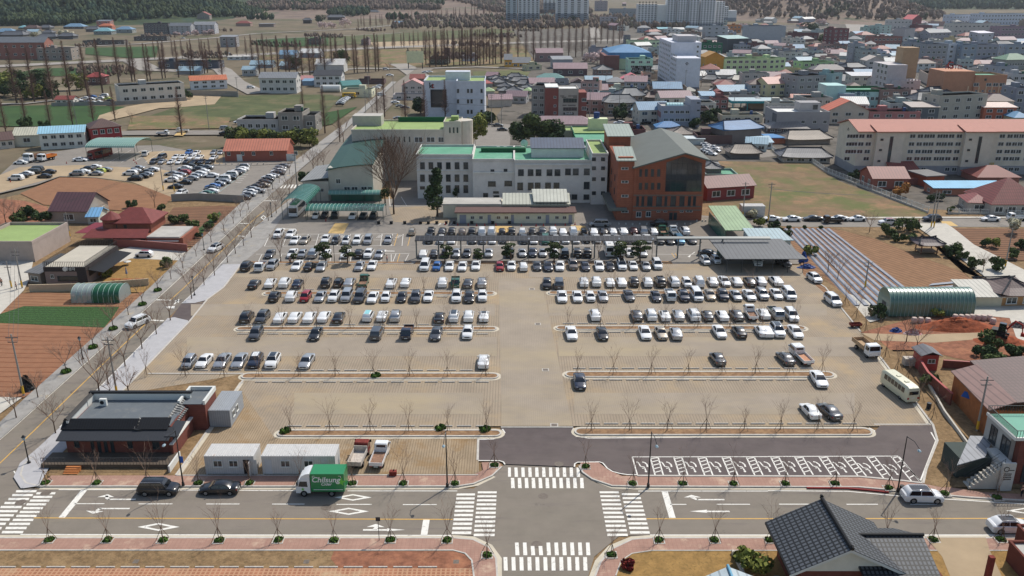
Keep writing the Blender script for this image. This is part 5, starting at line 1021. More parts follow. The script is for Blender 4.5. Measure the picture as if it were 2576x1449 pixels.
T_='''0,-60,592,470,590,428,16,8e6256,g,slate,6,2,long brown brick hall with slate grey gable roof at the left edge
0,380,602,728,602,485,14,8a8078,f,conc,5,2,grey brown two storey house right of the long brick hall
0,1215,1045,1870,1003,868,14,bcb6ac,f,green,7,2,long grey stone hall with green roof deck beside the rubble bank
0,1925,900,2290,884,812,9,d2d0ca,g,orange,4,2,white house with bright orange roof beside the grey stone hall
0,1600,692,2205,690,622,14,50545c,f,green,4,1,long dark navy warehouse with pale green roof edge
0,1455,345,1700,345,235,14,4e4c50,f,dark,7,5,darkest of the three blocks of flats below the wooded slope
0,1708,345,1925,345,262,14,9a9a9c,g,slate,4,4,middle grey block of flats below the wooded slope
0,1955,337,2165,337,250,14,a6a6aa,g,grey,4,4,right hand light grey block of flats with cherry trees in front
0,640,288,842,288,266,14,645a54,h,blue,3,1,low house with wide sky blue roof at the forest edge
0,945,346,1122,346,312,14,7c7e7c,h,cyan,3,1,house with pale cyan roof below the pink flat
0,1165,330,1332,330,294,12,8a8e8a,h,blue,2,1,house with blue hipped roof left of the dark flats
0,-60,338,140,338,322,14,7a7c78,h,blue,0,0,house with light blue roof cut by the left edge under the forest
0,185,292,262,292,276,10,70706c,h,cyan,0,0,small cyan roofed house at the foot of the forest
0,252,302,372,302,278,12,80706a,k,brown,0,0,brownish tiled house right of the small cyan roof
0,400,296,500,296,276,12,74706a,k,giwa,0,0,grey tiled house under the forest, left of the wide blue roof
0,130,352,262,352,330,11,706c68,k,giwa,0,0,dark tiled house right of the left edge blue roof
0,268,345,380,345,318,10,8a8c84,g,lblue,0,0,shed with pale sheet roof beside a blossoming tree
0,430,352,520,352,326,10,76726e,k,giwa,0,0,small grey tiled house in the middle of the forest village
0,0,382,232,382,350,14,605c5a,k,giwa,0,0,long grey tiled roof just behind the brick hall
0,615,352,700,352,322,12,b8b09a,f,conc,1,1,cream block in the forest village beside white blossom
0,380,392,560,392,368,12,6c6a68,k,giwa,0,0,grey tiled house behind the slate gable end
0,590,392,735,392,362,12,5a5a5a,k,giwa,0,0,tiled house by the street mirror sign
0,865,318,985,318,292,12,6a625e,k,giwa,0,0,grey tiled house left of the pink flat
0,980,292,1115,292,214,11,9a706a,m,slate,2,3,tall pink brick flat at the foot of the forest
0,998,300,1130,300,258,10,b46e58,h,orange,2,1,orange roofed house in front of the pink flat
0,1258,122,1340,122,74,14,c0b0a8,m,grey,2,2,pale house high on the hill above the flats
0,1985,200,2110,200,150,12,8a8078,G,rust,1,1,solitary house with pointed gable on the hill
0,835,448,1250,448,408,10,5a5450,f,dark,6,1,long low dark workshop along the upper road
0,1350,408,1680,408,368,10,5c5854,f,dark,5,1,long low dark workshop under the flats
0,2375,262,2520,262,232,12,8e7a70,h,rust,0,0,lone hipped roof house at the right end of the upper village
0,2220,470,2380,470,372,10,8c8888,m,grey,2,2,grey shed with a slanted roof beside the round field
0,865,850,1040,850,772,9,5c4844,h,red,3,1,dark house with faded red roof among the tall trees
0,562,1045,738,1045,1005,6,c4c0b8,g,rust,3,1,low white shed with brown roof in the small lot
0,1785,745,2020,745,715,10,8a8a8a,g,lblue,0,0,low shed with pale blue roof behind tall trees
0,2290,600,2425,600,575,6,c0c0be,F,white,2,1,left one of two white site cabins by the highway
0,2440,598,2580,598,570,6,b4b4b2,F,white,2,1,right one of two white site cabins by the highway
0,2440,760,2570,760,700,8,9a9c9c,g,lblue,2,1,grey shed near the curved yellow kerb road
0,150,1470,410,1462,1362,9,bcb8a8,g,cream,1,1,cream shed with pale roof left of the blue roofed workshop
0,415,1500,870,1478,1345,8,c4c2b8,g,9cc8da,5,2,two storey white workshop with long light blue roof
0,935,1470,1240,1440,1290,10,8e3a3a,h,brown,4,2,red and white two storey pavilion with dark brown hipped roof
0,-60,1500,150,1480,1418,9,bcb4a8,g,brown,3,1,white shed with brown roof at the left edge
1,-180,1330,232,1330,1200,12,a4a09c,f,mauve,5,1,low wing with roof garden left of the stone block
1,236,1335,482,1335,1130,13,8a847c,f,conc,2,2,rough grey stone block between roof gardens
1,486,1330,606,1330,1160,12,84807a,f,lime,1,1,narrow stone wing with lime roof at the road corner
1,45,935,412,935,785,11,b8b6b0,g,grey,5,2,white house with big green glazed gable and grey roof
1,588,868,862,868,760,11,bcbab8,g,dark,4,2,white house with dark sheet roof and white gable end
1,1010,842,1290,842,806,9,5c4a48,f,mauve,0,0,long low dark brown building beside the side road
1,872,850,1010,850,812,7,b8b8a8,f,conc,0,0,small cream shed left of the long brown building
1,875,972,1165,975,898,9,c4c2a8,f,8cb0b8,1,1,cream workshop with blue edged roof behind the yellow bus
1,880,900,1062,890,862,9,7aa090,g,teal,0,0,green sheet roof hall behind the cream workshop
1,600,725,885,725,652,14,b4b4b0,g,white,0,0,white barn between the tall bare trees
1,235,592,400,592,548,12,8a9096,g,blue,0,0,shed with bright blue roof far among the tall trees
1,440,580,650,580,532,12,868a90,g,white,0,0,shed with white and blue roof far among the tall trees
1,-60,680,165,680,655,10,7a8488,g,lblue,0,0,long pale blue roofed barn at the foot of tall trees
1,240,690,405,690,660,10,7a8488,g,lblue,0,0,short pale blue roofed barn at the foot of tall trees
1,425,842,572,842,800,8,9a8480,g,pink,0,0,shed with faded pink roof between the two white houses
1,470,855,580,855,822,7,7a90a4,m,blue,0,0,lean-to with blue roof between the two white houses
1,40,95,270,95,-30,16,c2c2c6,f,conc,6,4,white block of flats on the hill at the top edge
1,615,112,812,112,78,18,4a4644,k,teal,0,0,temple hall with green tiled roof on the hill
1,720,200,882,200,172,14,4a4442,k,giwa,0,0,dark tiled hall on the slope below the temple
1,1080,150,1230,150,118,12,7a6e66,k,giwa,0,0,low tiled house below the stone monument
1,30,268,180,268,240,12,80746c,F,grey,0,0,small flat house beside the hill lane
1,475,235,550,235,200,10,3e3a38,k,giwa,0,0,tiny dark pavilion by the hill lane
1,1380,262,1475,262,235,12,6e7c88,g,blue,0,0,blue roofed shed under the rows of bare trees
1,515,450,660,450,392,14,6a5c58,f,mauve,2,2,brown house behind the highway trees
1,1060,452,1135,452,396,14,78686a,f,mauve,2,2,narrow pinkish house behind the highway
1,1470,955,1690,955,858,9,a8a09c,G,pink,3,2,pinkish house with dull red roof left of the telephone office
1,1380,1002,1690,1002,950,8,b4aca8,f,mauve,3,1,long pinkish roofed shopfront with blue awning
1,1550,845,1690,845,790,9,6e5c58,g,rust,2,1,dark brown house behind the pinkish one
1,1750,650,1935,650,575,14,54584e,f,teal,4,1,dark green glazed restaurant by the tree avenue
1,1895,640,1952,640,490,10,5a4a44,f,brown,0,0,dark brown slim tower of the restaurant
1,2080,615,2225,615,565,14,bcbcc0,f,white,0,0,white warehouse behind the tree avenue
1,2500,680,2576,680,600,14,b88a3c,g,slate,2,1,ochre building seen at the end of the tree avenue
2,0,680,185,680,632,14,b88a38,g,slate,3,1,ochre yellow restaurant with slate roof
2,150,710,300,705,655,10,b4ae90,f,8cc0c4,2,1,cream cabin with pale cyan roof right of the ochre restaurant
2,245,622,512,620,532,12,8c7470,g,mauve,3,1,pinkish brown inn with slim gable in front of the tree avenue
2,412,692,608,690,600,12,8c9096,m,grey,0,0,plain light grey metal shed
2,420,765,755,765,690,13,5e4e50,g,mauve,3,1,dark brick house with long purple grey roof
2,780,582,1000,582,482,13,86848a,f,conc,5,1,grey building with a rooftop storey near the cherry trees
2,1165,505,1590,505,410,15,b4c2a0,f,conc,9,2,long pale green school with twin green water tanks
2,1165,742,1412,742,595,14,a8c8b0,f,cyan,3,3,mint green school wing beside the blue roofed gym
2,1205,742,1400,742,662,10,6c4440,f,conc,3,1,dark brick annex in front of the mint green wing
2,1940,392,2165,392,265,16,a2a4a6,f,conc,3,3,white and grey office with ribbon windows
2,2185,330,2302,330,252,14,b4784c,f,conc,3,2,orange brown building with tan roof room
2,1720,395,1900,395,325,14,8a7468,f,conc,3,2,brown and grey building behind the green tanks
2,1905,555,2112,552,435,14,2c6248,f,green,4,2,dark green building with white roof band
2,2125,760,2576,755,590,14,b0c090,f,d8dcd2,7,3,pale green school left part beside the orange arch
3,-6,755,165,745,590,13,b4c894,f,d8dcd2,3,3,lime green end of the pale green school
2,1935,760,2125,758,575,13,b0823a,G,b0823a,1,1,orange entrance block with arched gable of the school
2,2160,535,2370,528,392,16,484c50,m,9cb8b4,0,0,black hall with pale teal roof left of the blank grey hall
2,2285,545,2425,542,452,12,94949a,f,conc,4,2,small grey block below the black hall
2,2430,548,2560,545,442,12,6a4a4a,f,orange,2,2,dark red block below the blank grey hall
2,2368,440,2742,440,262,24,989ca0,f,conc,0,0,tall blank grey windowless hall
2,985,165,1255,165,88,20,868a90,f,conc,7,1,grey civic building left of the long white flats
2,890,250,1060,250,172,14,9a9498,f,conc,4,3,pinkish grey building beside the tree avenue end
2,1150,262,1255,262,220,12,aab0a8,f,conc,4,2,small pale block left of the long white flats
2,835,110,960,110,10,14,8e868a,f,conc,3,4,tall brown grey block at the end of the town street
2,285,190,440,190,142,14,b4b8a8,f,conc,5,1,low pale school between the two towers
2,1130,440,1190,440,355,10,6c6c74,f,conc,2,3,narrow dark grey block before the green school
2,1470,335,1600,335,292,12,7c8480,m,cyan,0,0,dark hall with pale green roof below the white flats
2,2070,250,2165,250,200,12,8e9c9c,f,conc,2,2,small teal grey block right of the white flats
2,1105,850,1302,850,792,8,b8aca0,G,d07078,2,1,cream house with bright red sheet roof
2,1310,842,1400,842,730,8,c4a890,f,cream,2,2,small peach house beside the white tower block
2,255,830,520,830,782,9,9cb0a4,h,60908a,3,1,pale house with teal hipped roof behind the brick trio
2,435,885,570,885,800,8,86868a,f,grey,1,2,grey slanted roof house right of the teal hipped one
2,600,880,740,880,830,8,6a5c5a,G,brown,1,1,small brown house with an arched gable
2,1010,985,1262,985,885,9,aeb0a0,f,lime,4,2,two storey white house with lime green roof and balcony
2,740,845,1010,845,820,9,8a9092,g,lblue,0,0,patched grey and pale sheet roofs left of the red roof
2,960,860,1140,860,825,9,8c8e90,h,grey,0,0,sagging grey roof next to the patched sheets
2,800,905,1050,905,862,7,a0604a,f,6c94b8,0,0,long low orange brick row
2,560,925,800,925,890,9,5c5450,k,giwa,0,0,dark tiled house above the blue hipped roof
2,760,965,970,965,935,7,8a4c44,f,deep,0,0,low brick shop with dark green roof''' .replace('f,deep','f,2c5c44')+'''
2,810,1032,1055,1030,1010,9,a8aca8,h,84a4bc,3,1,house with light blue hipped roof behind the long wall
2,1095,1028,1325,1026,1005,9,b4b4a0,h,a0b884,3,1,house with sage green hipped roof behind the long wall
2,1290,990,1430,990,962,8,706862,k,giwa,0,0,small tiled house right of the sage green roof, rear
2,1345,1020,1545,1020,990,9,6c6460,k,brown,0,0,long tiled house right of the sage green roof, front
2,195,1168,335,1172,860,14,8e8a84,f,conc,2,4,striped grey brown four storey block
2,1200,1180,1455,1205,1105,8,98989c,g,9cc0d4,1,1,low workshop with worn white and blue roof
2,1905,1080,2050,1080,965,9,8e9aa8,m,8ca8bc,2,1,house with light blue roof behind the grey office
2,2010,1100,2170,1100,985,9,8a5c58,f,a8b0a8,2,2,red and white shop beside the filling station
2,2055,1030,2120,1030,925,7,7c4848,G,rust,0,0,narrow dark red house left of the wide blue roof
2,2090,960,2370,955,930,11,70645c,g,88a8bc,0,0,open sided hall with wide light blue roof
2,2110,1235,2520,1232,1158,9,bcb6a0,f,a4c890,4,1,cream hall with light green roof and four brown windows
2,1610,1400,1835,1400,1368,9,7a7068,k,7e7268,0,0,brown tiled roof house behind the brick gable building
2,1640,1460,1930,1460,1412,6,b4b8b4,F,c4cccc,0,0,long pale lean-to below the brown tiled roof
2,1860,1455,2210,1455,1362,9,5c4844,f,a0cc84,0,0,brown house with light green roof and two white tanks
2,2130,1455,2500,1430,1305,10,6e6460,k,5480ac,0,0,house with bright blue tiled roof and curved eaves
2,1455,1330,1700,1330,1290,7,5c7890,h,4c84b8,0,0,deep blue tarp roof below the grey office
2,1035,1420,1340,1420,1300,9,6a4644,f,6c94b0,0,0,dark brick house with flat blue roof
2,180,1300,830,1300,1245,10,a09894,h,9c8084,0,0,very long low house with dusty pink roof
2,1935,1010,2040,1010,985,7,8c9494,m,60a0c0,0,0,small blue lean-to by the narrow red house
3,0,950,200,950,865,8,a8b0a0,f,a0c8a0,3,2,two storey house with mint green roof in front of the cream hall
3,-10,975,275,960,845,12,c2b890,g,c8988c,3,2,cream hall with pink sheet roof
3,275,990,600,975,765,15,8a8888,f,lime,4,3,grey and brick apartment with blue water tank on its lime roof
3,620,985,722,975,740,9,88a0a0,f,green,1,3,narrow grey tower beside the blue tank apartment
3,230,1090,632,1100,1010,10,c0bab4,g,cc8c78,2,2,white house with mottled orange tile roof
3,588,1250,1000,1250,1115,10,b4a89a,G,c4684c,3,2,cream three storey house with orange gable and red shutters
3,1005,1250,1520,1250,1125,11,a06c68,f,b4c094,4,2,dull pink two storey building with lime flat roof
3,1425,1235,1700,1235,1080,9,5e6468,m,a0948c,2,2,dark glazed shop with grey brown sheet roof
3,1690,1225,2170,1200,965,11,a09c90,f,conc,4,3,weathered grey green concrete building with stained walls
3,2150,1210,2480,1210,1082,9,a85c44,m,d0b8ac,3,2,orange shop with white balcony and pinkish roof
3,1600,1030,1900,1030,985,8,8c5450,g,c8909c,3,1,row with long pale pink roof before the orange hotel
3,1410,1025,1605,1020,965,9,86504c,g,6a4c4c,2,1,dark red tiled house left of the pale pink roof
3,830,890,1110,890,765,10,aaa89e,m,c4c4c6,3,2,black and white house with pale metal roof
3,975,760,1150,760,610,11,b0a8a4,G,c0b4a8,2,3,beige house with gable behind the tall tan tower
3,450,770,790,770,700,11,8c807c,h,6c6466,3,1,low house with dark hipped roof
3,340,730,650,722,625,12,94b080,f,b4a89a,5,2,green school hall with tan roof right of the lime green end
3,790,770,965,765,675,9,5a4444,k,giwa,0,0,black tiled restaurant with yellow sign
3,160,742,330,742,690,7,b0a47c,f,d8d4c8,2,1,low yellowish kiosk with white roof
3,120,580,335,575,512,11,84868c,f,conc,3,1,grey flat house with pale blue roof room
3,840,640,950,640,440,12,8c8e94,f,conc,2,3,slim grey apartment beside the green glazed block
3,920,655,1080,655,505,12,8a9290,f,6c9080,3,3,grey block with green ribbon windows
3,1080,590,1185,590,515,9,a0a4ac,f,conc,2,2,small white house between green glazed block and gable
3,640,452,800,445,290,12,6c4244,f,conc,3,4,dark red brick block on the far street
3,250,412,505,408,335,12,603e40,f,conc,5,1,wide dark red brick building under the pines
3,1050,475,1340,470,370,13,88605a,f,conc,7,2,brick apartment with a raised right end
3,1005,345,1120,340,275,12,8ca49c,f,conc,3,2,left one of two joined green and grey blocks
3,1122,345,1232,340,258,12,a4b4ac,f,conc,2,3,right one of two joined green and grey blocks
3,1250,300,1440,295,200,14,b0aca8,f,conc,5,2,white building beside the red gabled church
3,1440,290,1535,285,195,14,7a4448,G,c04a50,1,1,church with steep bright red roof
3,1480,300,1650,298,255,14,70484c,f,rust,0,0,low red brown hall right of the church
3,1190,220,1280,215,170,14,4c5058,g,slate,0,0,dark barn far behind the white building
3,1120,180,1310,175,110,16,5c666c,g,8ca0a8,0,0,blue grey barn with pale roof far behind the town
3,1360,450,1460,440,290,12,a09c9c,f,conc,0,0,plain beige block behind the brick apartment
3,1465,415,1610,410,345,12,86868c,f,conc,4,1,grey low block left of the centre of the far town
3,1610,420,1830,412,330,12,8c8a90,g,grey,5,2,grey flats with small gables in the far town
3,1350,450,1460,450,375,10,a8b0b0,f,conc,2,2,small mint white house in the far town
3,1840,390,2310,385,240,16,b0aca4,f,conc,10,3,long cream hotel block in the far town
3,2110,440,2255,435,335,12,a4a4a8,m,d0ccd4,2,2,grey house with shining white roof
3,1835,440,2050,435,385,10,b0a078,f,3c7868,2,1,sandy building with dark green roof
3,1850,245,2070,240,150,18,b4b8c0,f,conc,7,2,far white block left of the hospital
3,2125,255,2576,250,140,22,b8bcc4,f,conc,14,3,far long white hospital with red lettering
3,2320,420,2640,415,270,16,8c7880,f,conc,9,3,far pinkish block at the right edge
3,1405,640,1560,640,425,14,7c8088,f,conc,3,4,dark grey clinic left of the twin grey clinics
3,1562,660,1785,655,445,15,84868c,f,conc,4,4,grey clinic with an orange sign
3,1785,645,1930,640,440,15,b4b8be,f,conc,2,4,white right part of the twin clinics
3,1925,650,2075,648,450,13,7c8894,f,conc,2,3,blue grey glazed office with slanted lines
3,2075,640,2290,635,450,14,8c8c94,f,conc,4,3,mauve grey office left of the church spire
3,2375,640,2640,640,450,12,8c949c,f,conc,4,3,grey blue block with an orange sign at the right edge
3,2380,705,2640,700,600,14,8a8c84,h,5c8468,9,1,school hall with green hipped roof at the right edge
3,2285,840,2490,835,670,12,8c9098,f,grey,2,3,grey house right of the orange hotel
3,2440,900,2640,900,745,11,a8a8a8,f,conc,3,2,white villa with balustrade at the right edge
3,2460,1130,2640,1130,885,13,80848c,f,9cb4b8,2,3,blue grey block cut by the right edge
3,2470,1240,2640,1240,1180,10,b0a888,h,6094b8,0,0,cream house with bright blue roof corner at the right edge
3,1510,800,1780,960,700,9,bca898,f,conc,0,0,peach motel wing with crenellated top
3,0,1340,410,1345,1310,10,5c4c48,h,8a8480,6,1,grey hipped roof restaurant with orange band
3,0,1450,560,1445,1395,8,a06048,F,4a80b0,0,0,blue edged low roof in front of the orange banded restaurant
3,120,1330,180,1330,1290,6,90a090,f,a0c884,0,0,small lime roofed shed behind the restaurant
3,200,1460,620,1450,1415,10,7c746c,k,8a7c6e,0,0,long tiled roof house left of the beige flats
13,150,190,620,195,140,9,a8a094,k,707074,4,1,low white walled house with wide grey roof beside the vacant field
2,2350,1520,2560,1530,1440,7,b4bcb8,g,88a8b8,2,1,white shed with pale blue sheet roof
12,2205,150,2490,150,100,9,66625e,k,84786c,0,0,old tiled house above the vacant field
12,1940,330,2100,330,240,8,70706e,k,68686a,0,0,dark tiled roof right behind the brick gable building
13,-130,60,40,50,-10,7,b8c0c4,g,88acbe,3,1,white shed with light blue metal roof above the vacant field
2,1720,960,1860,960,915,7,9c9890,h,a8a498,0,0,round shouldered pale shed in front of the tower block
2,-60,1040,140,1045,965,9,9a9896,g,7e686e,3,1,long house with purple grey roof beside the telephone office
2,2330,870,2490,870,800,8,4c4e54,f,grey,2,1,black walled house with grey roof
2,2020,880,2240,885,850,9,9a9088,k,704c4c,0,0,maroon tiled house behind the white car
2,1920,830,2070,835,800,9,8a8278,k,giwa,0,0,grey tiled house at the foot of the white tower block
2,2220,840,2380,838,800,9,a8a49c,k,a8a498,0,0,pale tiled house left of the black walled one'''
for ln_ in T_.split('\n'):
 q=ln_.split(',',13)
 t,xl,yl,xr,yr,yt,dp=[float(v) for v in q[:7]]
 bld(int(t),xl,yl,xr,yr,yt,dp,q[7],q[8],q[9],int(q[10]),int(q[11]),q[12]+(','+q[13] if len(q)>13 else ''))
def small(txt,z=-.3):
 for en in txt.split(';'):
  q=en.split(','); t,xl,xr,y,yt=int(q[0]),*[float(v) for v in q[1:5]]; kind,rc=q[5],q[6]; lb=q[7]
  bld(t,xl,y,xr,y+rnd.uniform(-4,4),yt,rnd.uniform(7.5,9.5),rnd.choice(('9a948c','8a8480','a8a298','7c7670')),kind,rc,0,0,lb)
small('2,-40,95,812,782,k,giwa,tiled house behind the telephone office, far row left;2,110,175,825,798,h,blue,tiny blue roof beside the green playground edge;2,0,180,850,818,k,giwa,tiled house behind the telephone office, second row;2,55,190,880,850,k,giwa,tiled house behind the telephone office, third row;2,100,195,915,885,k,slate,narrow tiled roof touching the striped block;2,-60,90,955,912,k,giwa,large dark tiled house behind the telephone office;2,110,192,950,915,h,lime,small lime roof touching the striped block'.replace('office, ','office ').replace('office far','office in the far').replace('office second','office in the second').replace('office third','office in the third'))
small('1,2290,2380,875,850,h,red,faded red roof corner at the old quarter;1,2310,2420,800,775,g,mauve,long low shop with white sign above the old quarter;1,2380,2480,828,790,k,giwa,tiled house at the top left of the old quarter;1,2400,2520,865,832,k,giwa,second tiled house down in the old quarter;1,2430,2560,905,868,k,giwa,middle tiled house of the old quarter;1,2440,2570,950,915,k,slate,lowest tiled house right of the telephone office;1,2300,2400,955,915,h,lime,sage green roof beside the telephone office;1,2350,2576,1075,1000,g,mauve,white walled house with purple roof right of the telephone office;1,2520,2576,830,800,k,slate,tiled roof corner near the long shop')
fr=random.Random(11); used_=set()
spots=[(3,40,470),(3,110,490),(3,200,480),(3,300,500),(3,420,480),(3,520,500),(3,600,520),(3,700,520),(3,760,560),(3,380,560),(3,470,590),(3,560,610),(3,640,640),(3,700,680),(3,240,620),(3,1240,520),(3,1180,620),(3,1250,640),(3,1330,640),(3,1420,380),(3,1560,330),(3,1660,330),(3,1740,320),(3,1830,345),(3,860,420),(3,930,400),(3,1000,410),(3,880,360),(3,1290,330),(3,700,190),(3,620,180),(3,560,110),(3,500,130),(3,640,130),(3,760,130),(3,2060,600),(3,1990,690),(3,2140,690),(3,2240,690),(3,2330,730),(3,1660,690),(3,720,840),(3,1330,1010),(3,1250,1000),(3,1540,290),(3,2300,320),(2,1330,330),(2,1440,345),(2,1620,345),(2,1680,320),(2,1800,300),(2,1000,300),(2,1100,310),(2,2480,600),(2,2300,610),(2,1700,1010),(2,1640,990),(2,1990,790),(2,2150,800),(2,1450,800),(2,930,800),(2,880,960),(2,1190,900),(2,1560,1010),(2,1240,930),(2,2440,900),(2,2500,960),(3,60,830),(3,150,860),(3,240,840),(3,760,860),(3,2400,970),(3,2250,1070),(3,1340,1080),(3,1260,1095),(3,150,700),(3,60,690),(3,900,720),(3,60,640),(3,1960,440),(3,2040,420),(3,2160,210),(3,2300,200),(3,1960,200),(2,720,60),(2,560,15),(2,1130,60)]
cols_=['d: grey','blue','lblue','giwa','slate','conc','white','rust','green','lime','mauve','orange','brown','cream','teal']
dirs=['behind','left of','right of','near','below','above']
LM=[(3,640,440,'the dark red brick block'),(3,1050,470,'the brick apartment with raised end'),(3,840,640,'the slim grey apartment'),(3,1440,290,'the red roofed church'),(3,1840,390,'the long cream hotel block'),(3,120,575,'the grey flat house'),(2,2368,440,'the blank grey hall'),(2,1165,505,'the school with green tanks'),(2,1640,925,'the white tower block'),(3,1562,655,'the twin clinics'),(3,1340,780,'the tan tower'),(2,1500,270,'the long white flats'),(3,230,1090,'the mottled orange roof'),(3,450,770,'the dark hipped roof'),(2,2090,960,'the wide light blue roof'),(3,2125,255,'the far hospital'),(3,1800,880,'the orange hotel'),(2,1010,985,'the white house with balcony')]
def fill_one(t,x,y,lod=True):
 px,py=TT(t,x,y); gp=G(px,py); wid=fr.uniform(9,16); sc_=FP/(gp.y*_c+CH*_s)*4
 kind,rc=fr.choice((('f','conc'),('f','green'),('g','blue'),('g','lblue'),('k','giwa'),('k','slate'),('h','grey'),('f','conc'),('g','mauve'),('h','rust'),('g','white'),('f','grey'),('k','giwa'),('h','brown')))
 nfl=fr.choice((1,1,2,2,3)) if kind=='f' else fr.choice((1,1,2)); hp=nfl*3.1*sc_
 wn,wc=fr.choice((('beige','a8a49c'),('grey','9a9690'),('pale','b4b0a6'),('tan','8c7c6c'),('pinkish','9c8078'),('brown','7c6660'),('mint','a0a8a4'),('cream','b8b4a4'),('bluish','90949c'),('white','bcbcb8')))
 LL=sorted(LM,key=lambda q:(TT(*q[:3])[0]-px)**2+(TT(*q[:3])[1]-py)**2*4); rel=None
 wd='%s-roofed %s house'%({'conc':'concrete','giwa':'dark tile','slate':'grey tile','lblue':'pale blue','mauve':'purple grey'}.get(rc,rc),['','one storey','two storey','three storey'][nfl])
 for lm in LL:
  a,b_=TT(*lm[:3]); dx,dy=px-a,py-b_; o=['left of' if dx<0 else 'right of','above' if dy<0 else 'below']
  if abs(dy)*2>abs(dx): o=o[::-1]
  for oo in o:
   s_='%s-walled %s %s %s'%(wn,wd,oo,lm[3])
   if s_ not in used_: rel=s_; break
  if rel: break
 used_.add(rel); wp=wid*sc_; w2=nfl if (nfl>1 and lod) else 0
 bld(t,x-wp/2,y,x+wp/2,y+fr.uniform(-6,6),y-hp,fr.uniform(8,12),wc,kind,rc,3 if w2 else 0,w2,rel)
for q in spots: fill_one(*q)
def inside(x,y,P_):
 c=False; j=len(P_)-1
 for i in range(len(P_)):
  if (P_[i][1]>y)!=(P_[j][1]>y) and x<(P_[j][0]-P_[i][0])*(y-P_[i][1])/(P_[j][1]-P_[i][1])+P_[i][0]: c=not c
  j=i
 return c
TW=[(1300,215),(1420,205),(1590,200),(1580,170),(1630,100),(1760,82),(1830,60),(2000,50),(2110,70),(2130,110),(2190,70),(2590,60),(2590,300),(2100,300),(2080,330),(1960,375),(1850,372),(1800,330),(1650,318),(1500,300),(1340,255)]
FIX=[(97,510,26),(58,690,34),(150,335,18),(185,345,22),(150,305,20),(100,300,18),(20,345,16),(58,310,16),(95,335,18),(48,250,24),(92,480,24)]
made=0; tries=0
while made<190 and tries<9000:
 tries+=1; u=fr.random(); y=55+260*u**1.25; x=fr.uniform(1300,2590)
 if not inside(x,y,TW): continue
 g_=G(x,y)+Vector((0,5,0))
 if any((g_.x-c.x)**2+(g_.y-c.y)**2<(r+6.5)**2 for c,r in PLC) or any((g_.x-a)**2+(g_.y-b_)**2<r*r for a,b_,r in FIX): continue
 c_=int(x//644); fill_one(c_,(x-644*c_)*4,y*4,y>120); made+=1
# ================================================================ particular buildings, built in world axes
def PL(Y,t,x,y):
 px,py=TT(t,x,y); u=(px-CX)/FP; v=(py-CY)/FP; k=Y/(_c-v*_s); return (u*k,CH+k*(-_s-v*_c))
def XP(X,t,x,y):      # point on the plane X=const
 px,py=TT(t,x,y); u=(px-CX)/FP; v=(py-CY)/FP; k=X/u; return ((_c-v*_s)*k,CH+k*(-_s-v*_c))
class WB(Bd):
 def part(s,name,mb,mats,smooth=None,par=None):
  o=s.o; mb.v=[(p[0]-o.x,p[1]-o.y,p[2]-o.z) for p in mb.v]; return mb.build(name,mats,par or s.e,smooth)
 def win(s,x,y,z,w,h,face='F',kind='w',name='window'):
  return Bd.win(s,x-s.o.x,y-s.o.y,z-s.o.z,w,h,face,kind,name)
 def box(s,name,m,*a): b=MB(); b.box(*a); return s.part(name,b,m)
 def wr(s,Y,t,x0,y0,x1,y1,kind='d',name='window'):   # window from its outline on the front plane
  a=PL(Y,t,x0,y0); c=PL(Y,t,x1,y1); return s.win((a[0]+c[0])/2,Y-.01,(a[1]+c[1])/2,abs(c[0]-a[0]),abs(a[1]-c[1]),'F',kind,name)
def parapet(B,x0,y0,x1,y1,z,h=.7,w=.25,m='wall_b6b2ac',deck='deck_green'):
 b=MB(); b.box(x0,y0,z,x1,y0+w,z+h); b.box(x0,y1-w,z,x1,y1,z+h); b.box(x0,y0+w,z,x0+w,y1-w,z+h); b.box(x1-w,y0+w,z,x1,y1-w,z+h); B.part('parapet',b,m); B.box('roof_deck',deck,x0+w,y0+w,z-.02,x1-w,y1-w,z+.06)
wm('b6b2ac'); wm('c8c6c0')
def acunit(x,y,z,lb,rz=0,s=1):
 e=thing('air_conditioner',lb,'air conditioner',(x,y,z),rz); b=MB(); b.box(-.45*s,-.2*s,0,.45*s,.2*s,.8*s*1.3); b.build('case','frame_white',e); b=MB(); b.tube([(-.12*s,-.22*s,.55*s),(-.12*s,-.2*s,.55*s)],.28*s,10); b.build('fan','trim',e)
B=WB('long three storey white office with green roof decks behind the annex','office',(0,240,0),name='office_building')
W=wm('c0beba'); W2='wall_c0beba'
Y1,Y3,Y4=238.6,233.5,231.6
XA,XB,XC,XD,XE=-26.8,-10.9,.8,21.8,25.9
B.box('left_wing',W,XA,Y1,-.1,XB,254,11.9); B.box('middle_wing',W,XB,Y3+1.6,-.1,XC,255,11.3); B.box('right_wing',W,XC,Y3,-.1,XD,255,11.3); B.box('end_block',W,XD,Y4,-.1,XE+.2,253,13.6)
parapet(B,XA-.15,Y1-.15,XB-.1,254.1,11.95); b=MB();
parapet(B,XB-.1,Y3+1.4,XC-.2,255.2,11.35); parapet(B,XC-.19,Y3-.2,XD-.01,255.3,11.36); parapet(B,XD,Y4-.15,XE+.35,253.1,13.65,.6,deck='deck_lime')
B.box('cornice','wall_c8c6c0',XA-.2,Y1-.32,11.3,XB-.2,Y1-.01,11.55); B.box('cornice','wall_c8c6c0',XC+.0,Y3-.36,10.6,XD-.1,Y3-.01,10.85); B.box('ledge','wall_c8c6c0',XB+.02,Y3+1.3,8.0,XC-.05,Y3+1.59,8.4); B.box('ledge','wall_c8c6c0',XA,Y1-.2,7.9,XB-.3,Y1-.01,8.05)
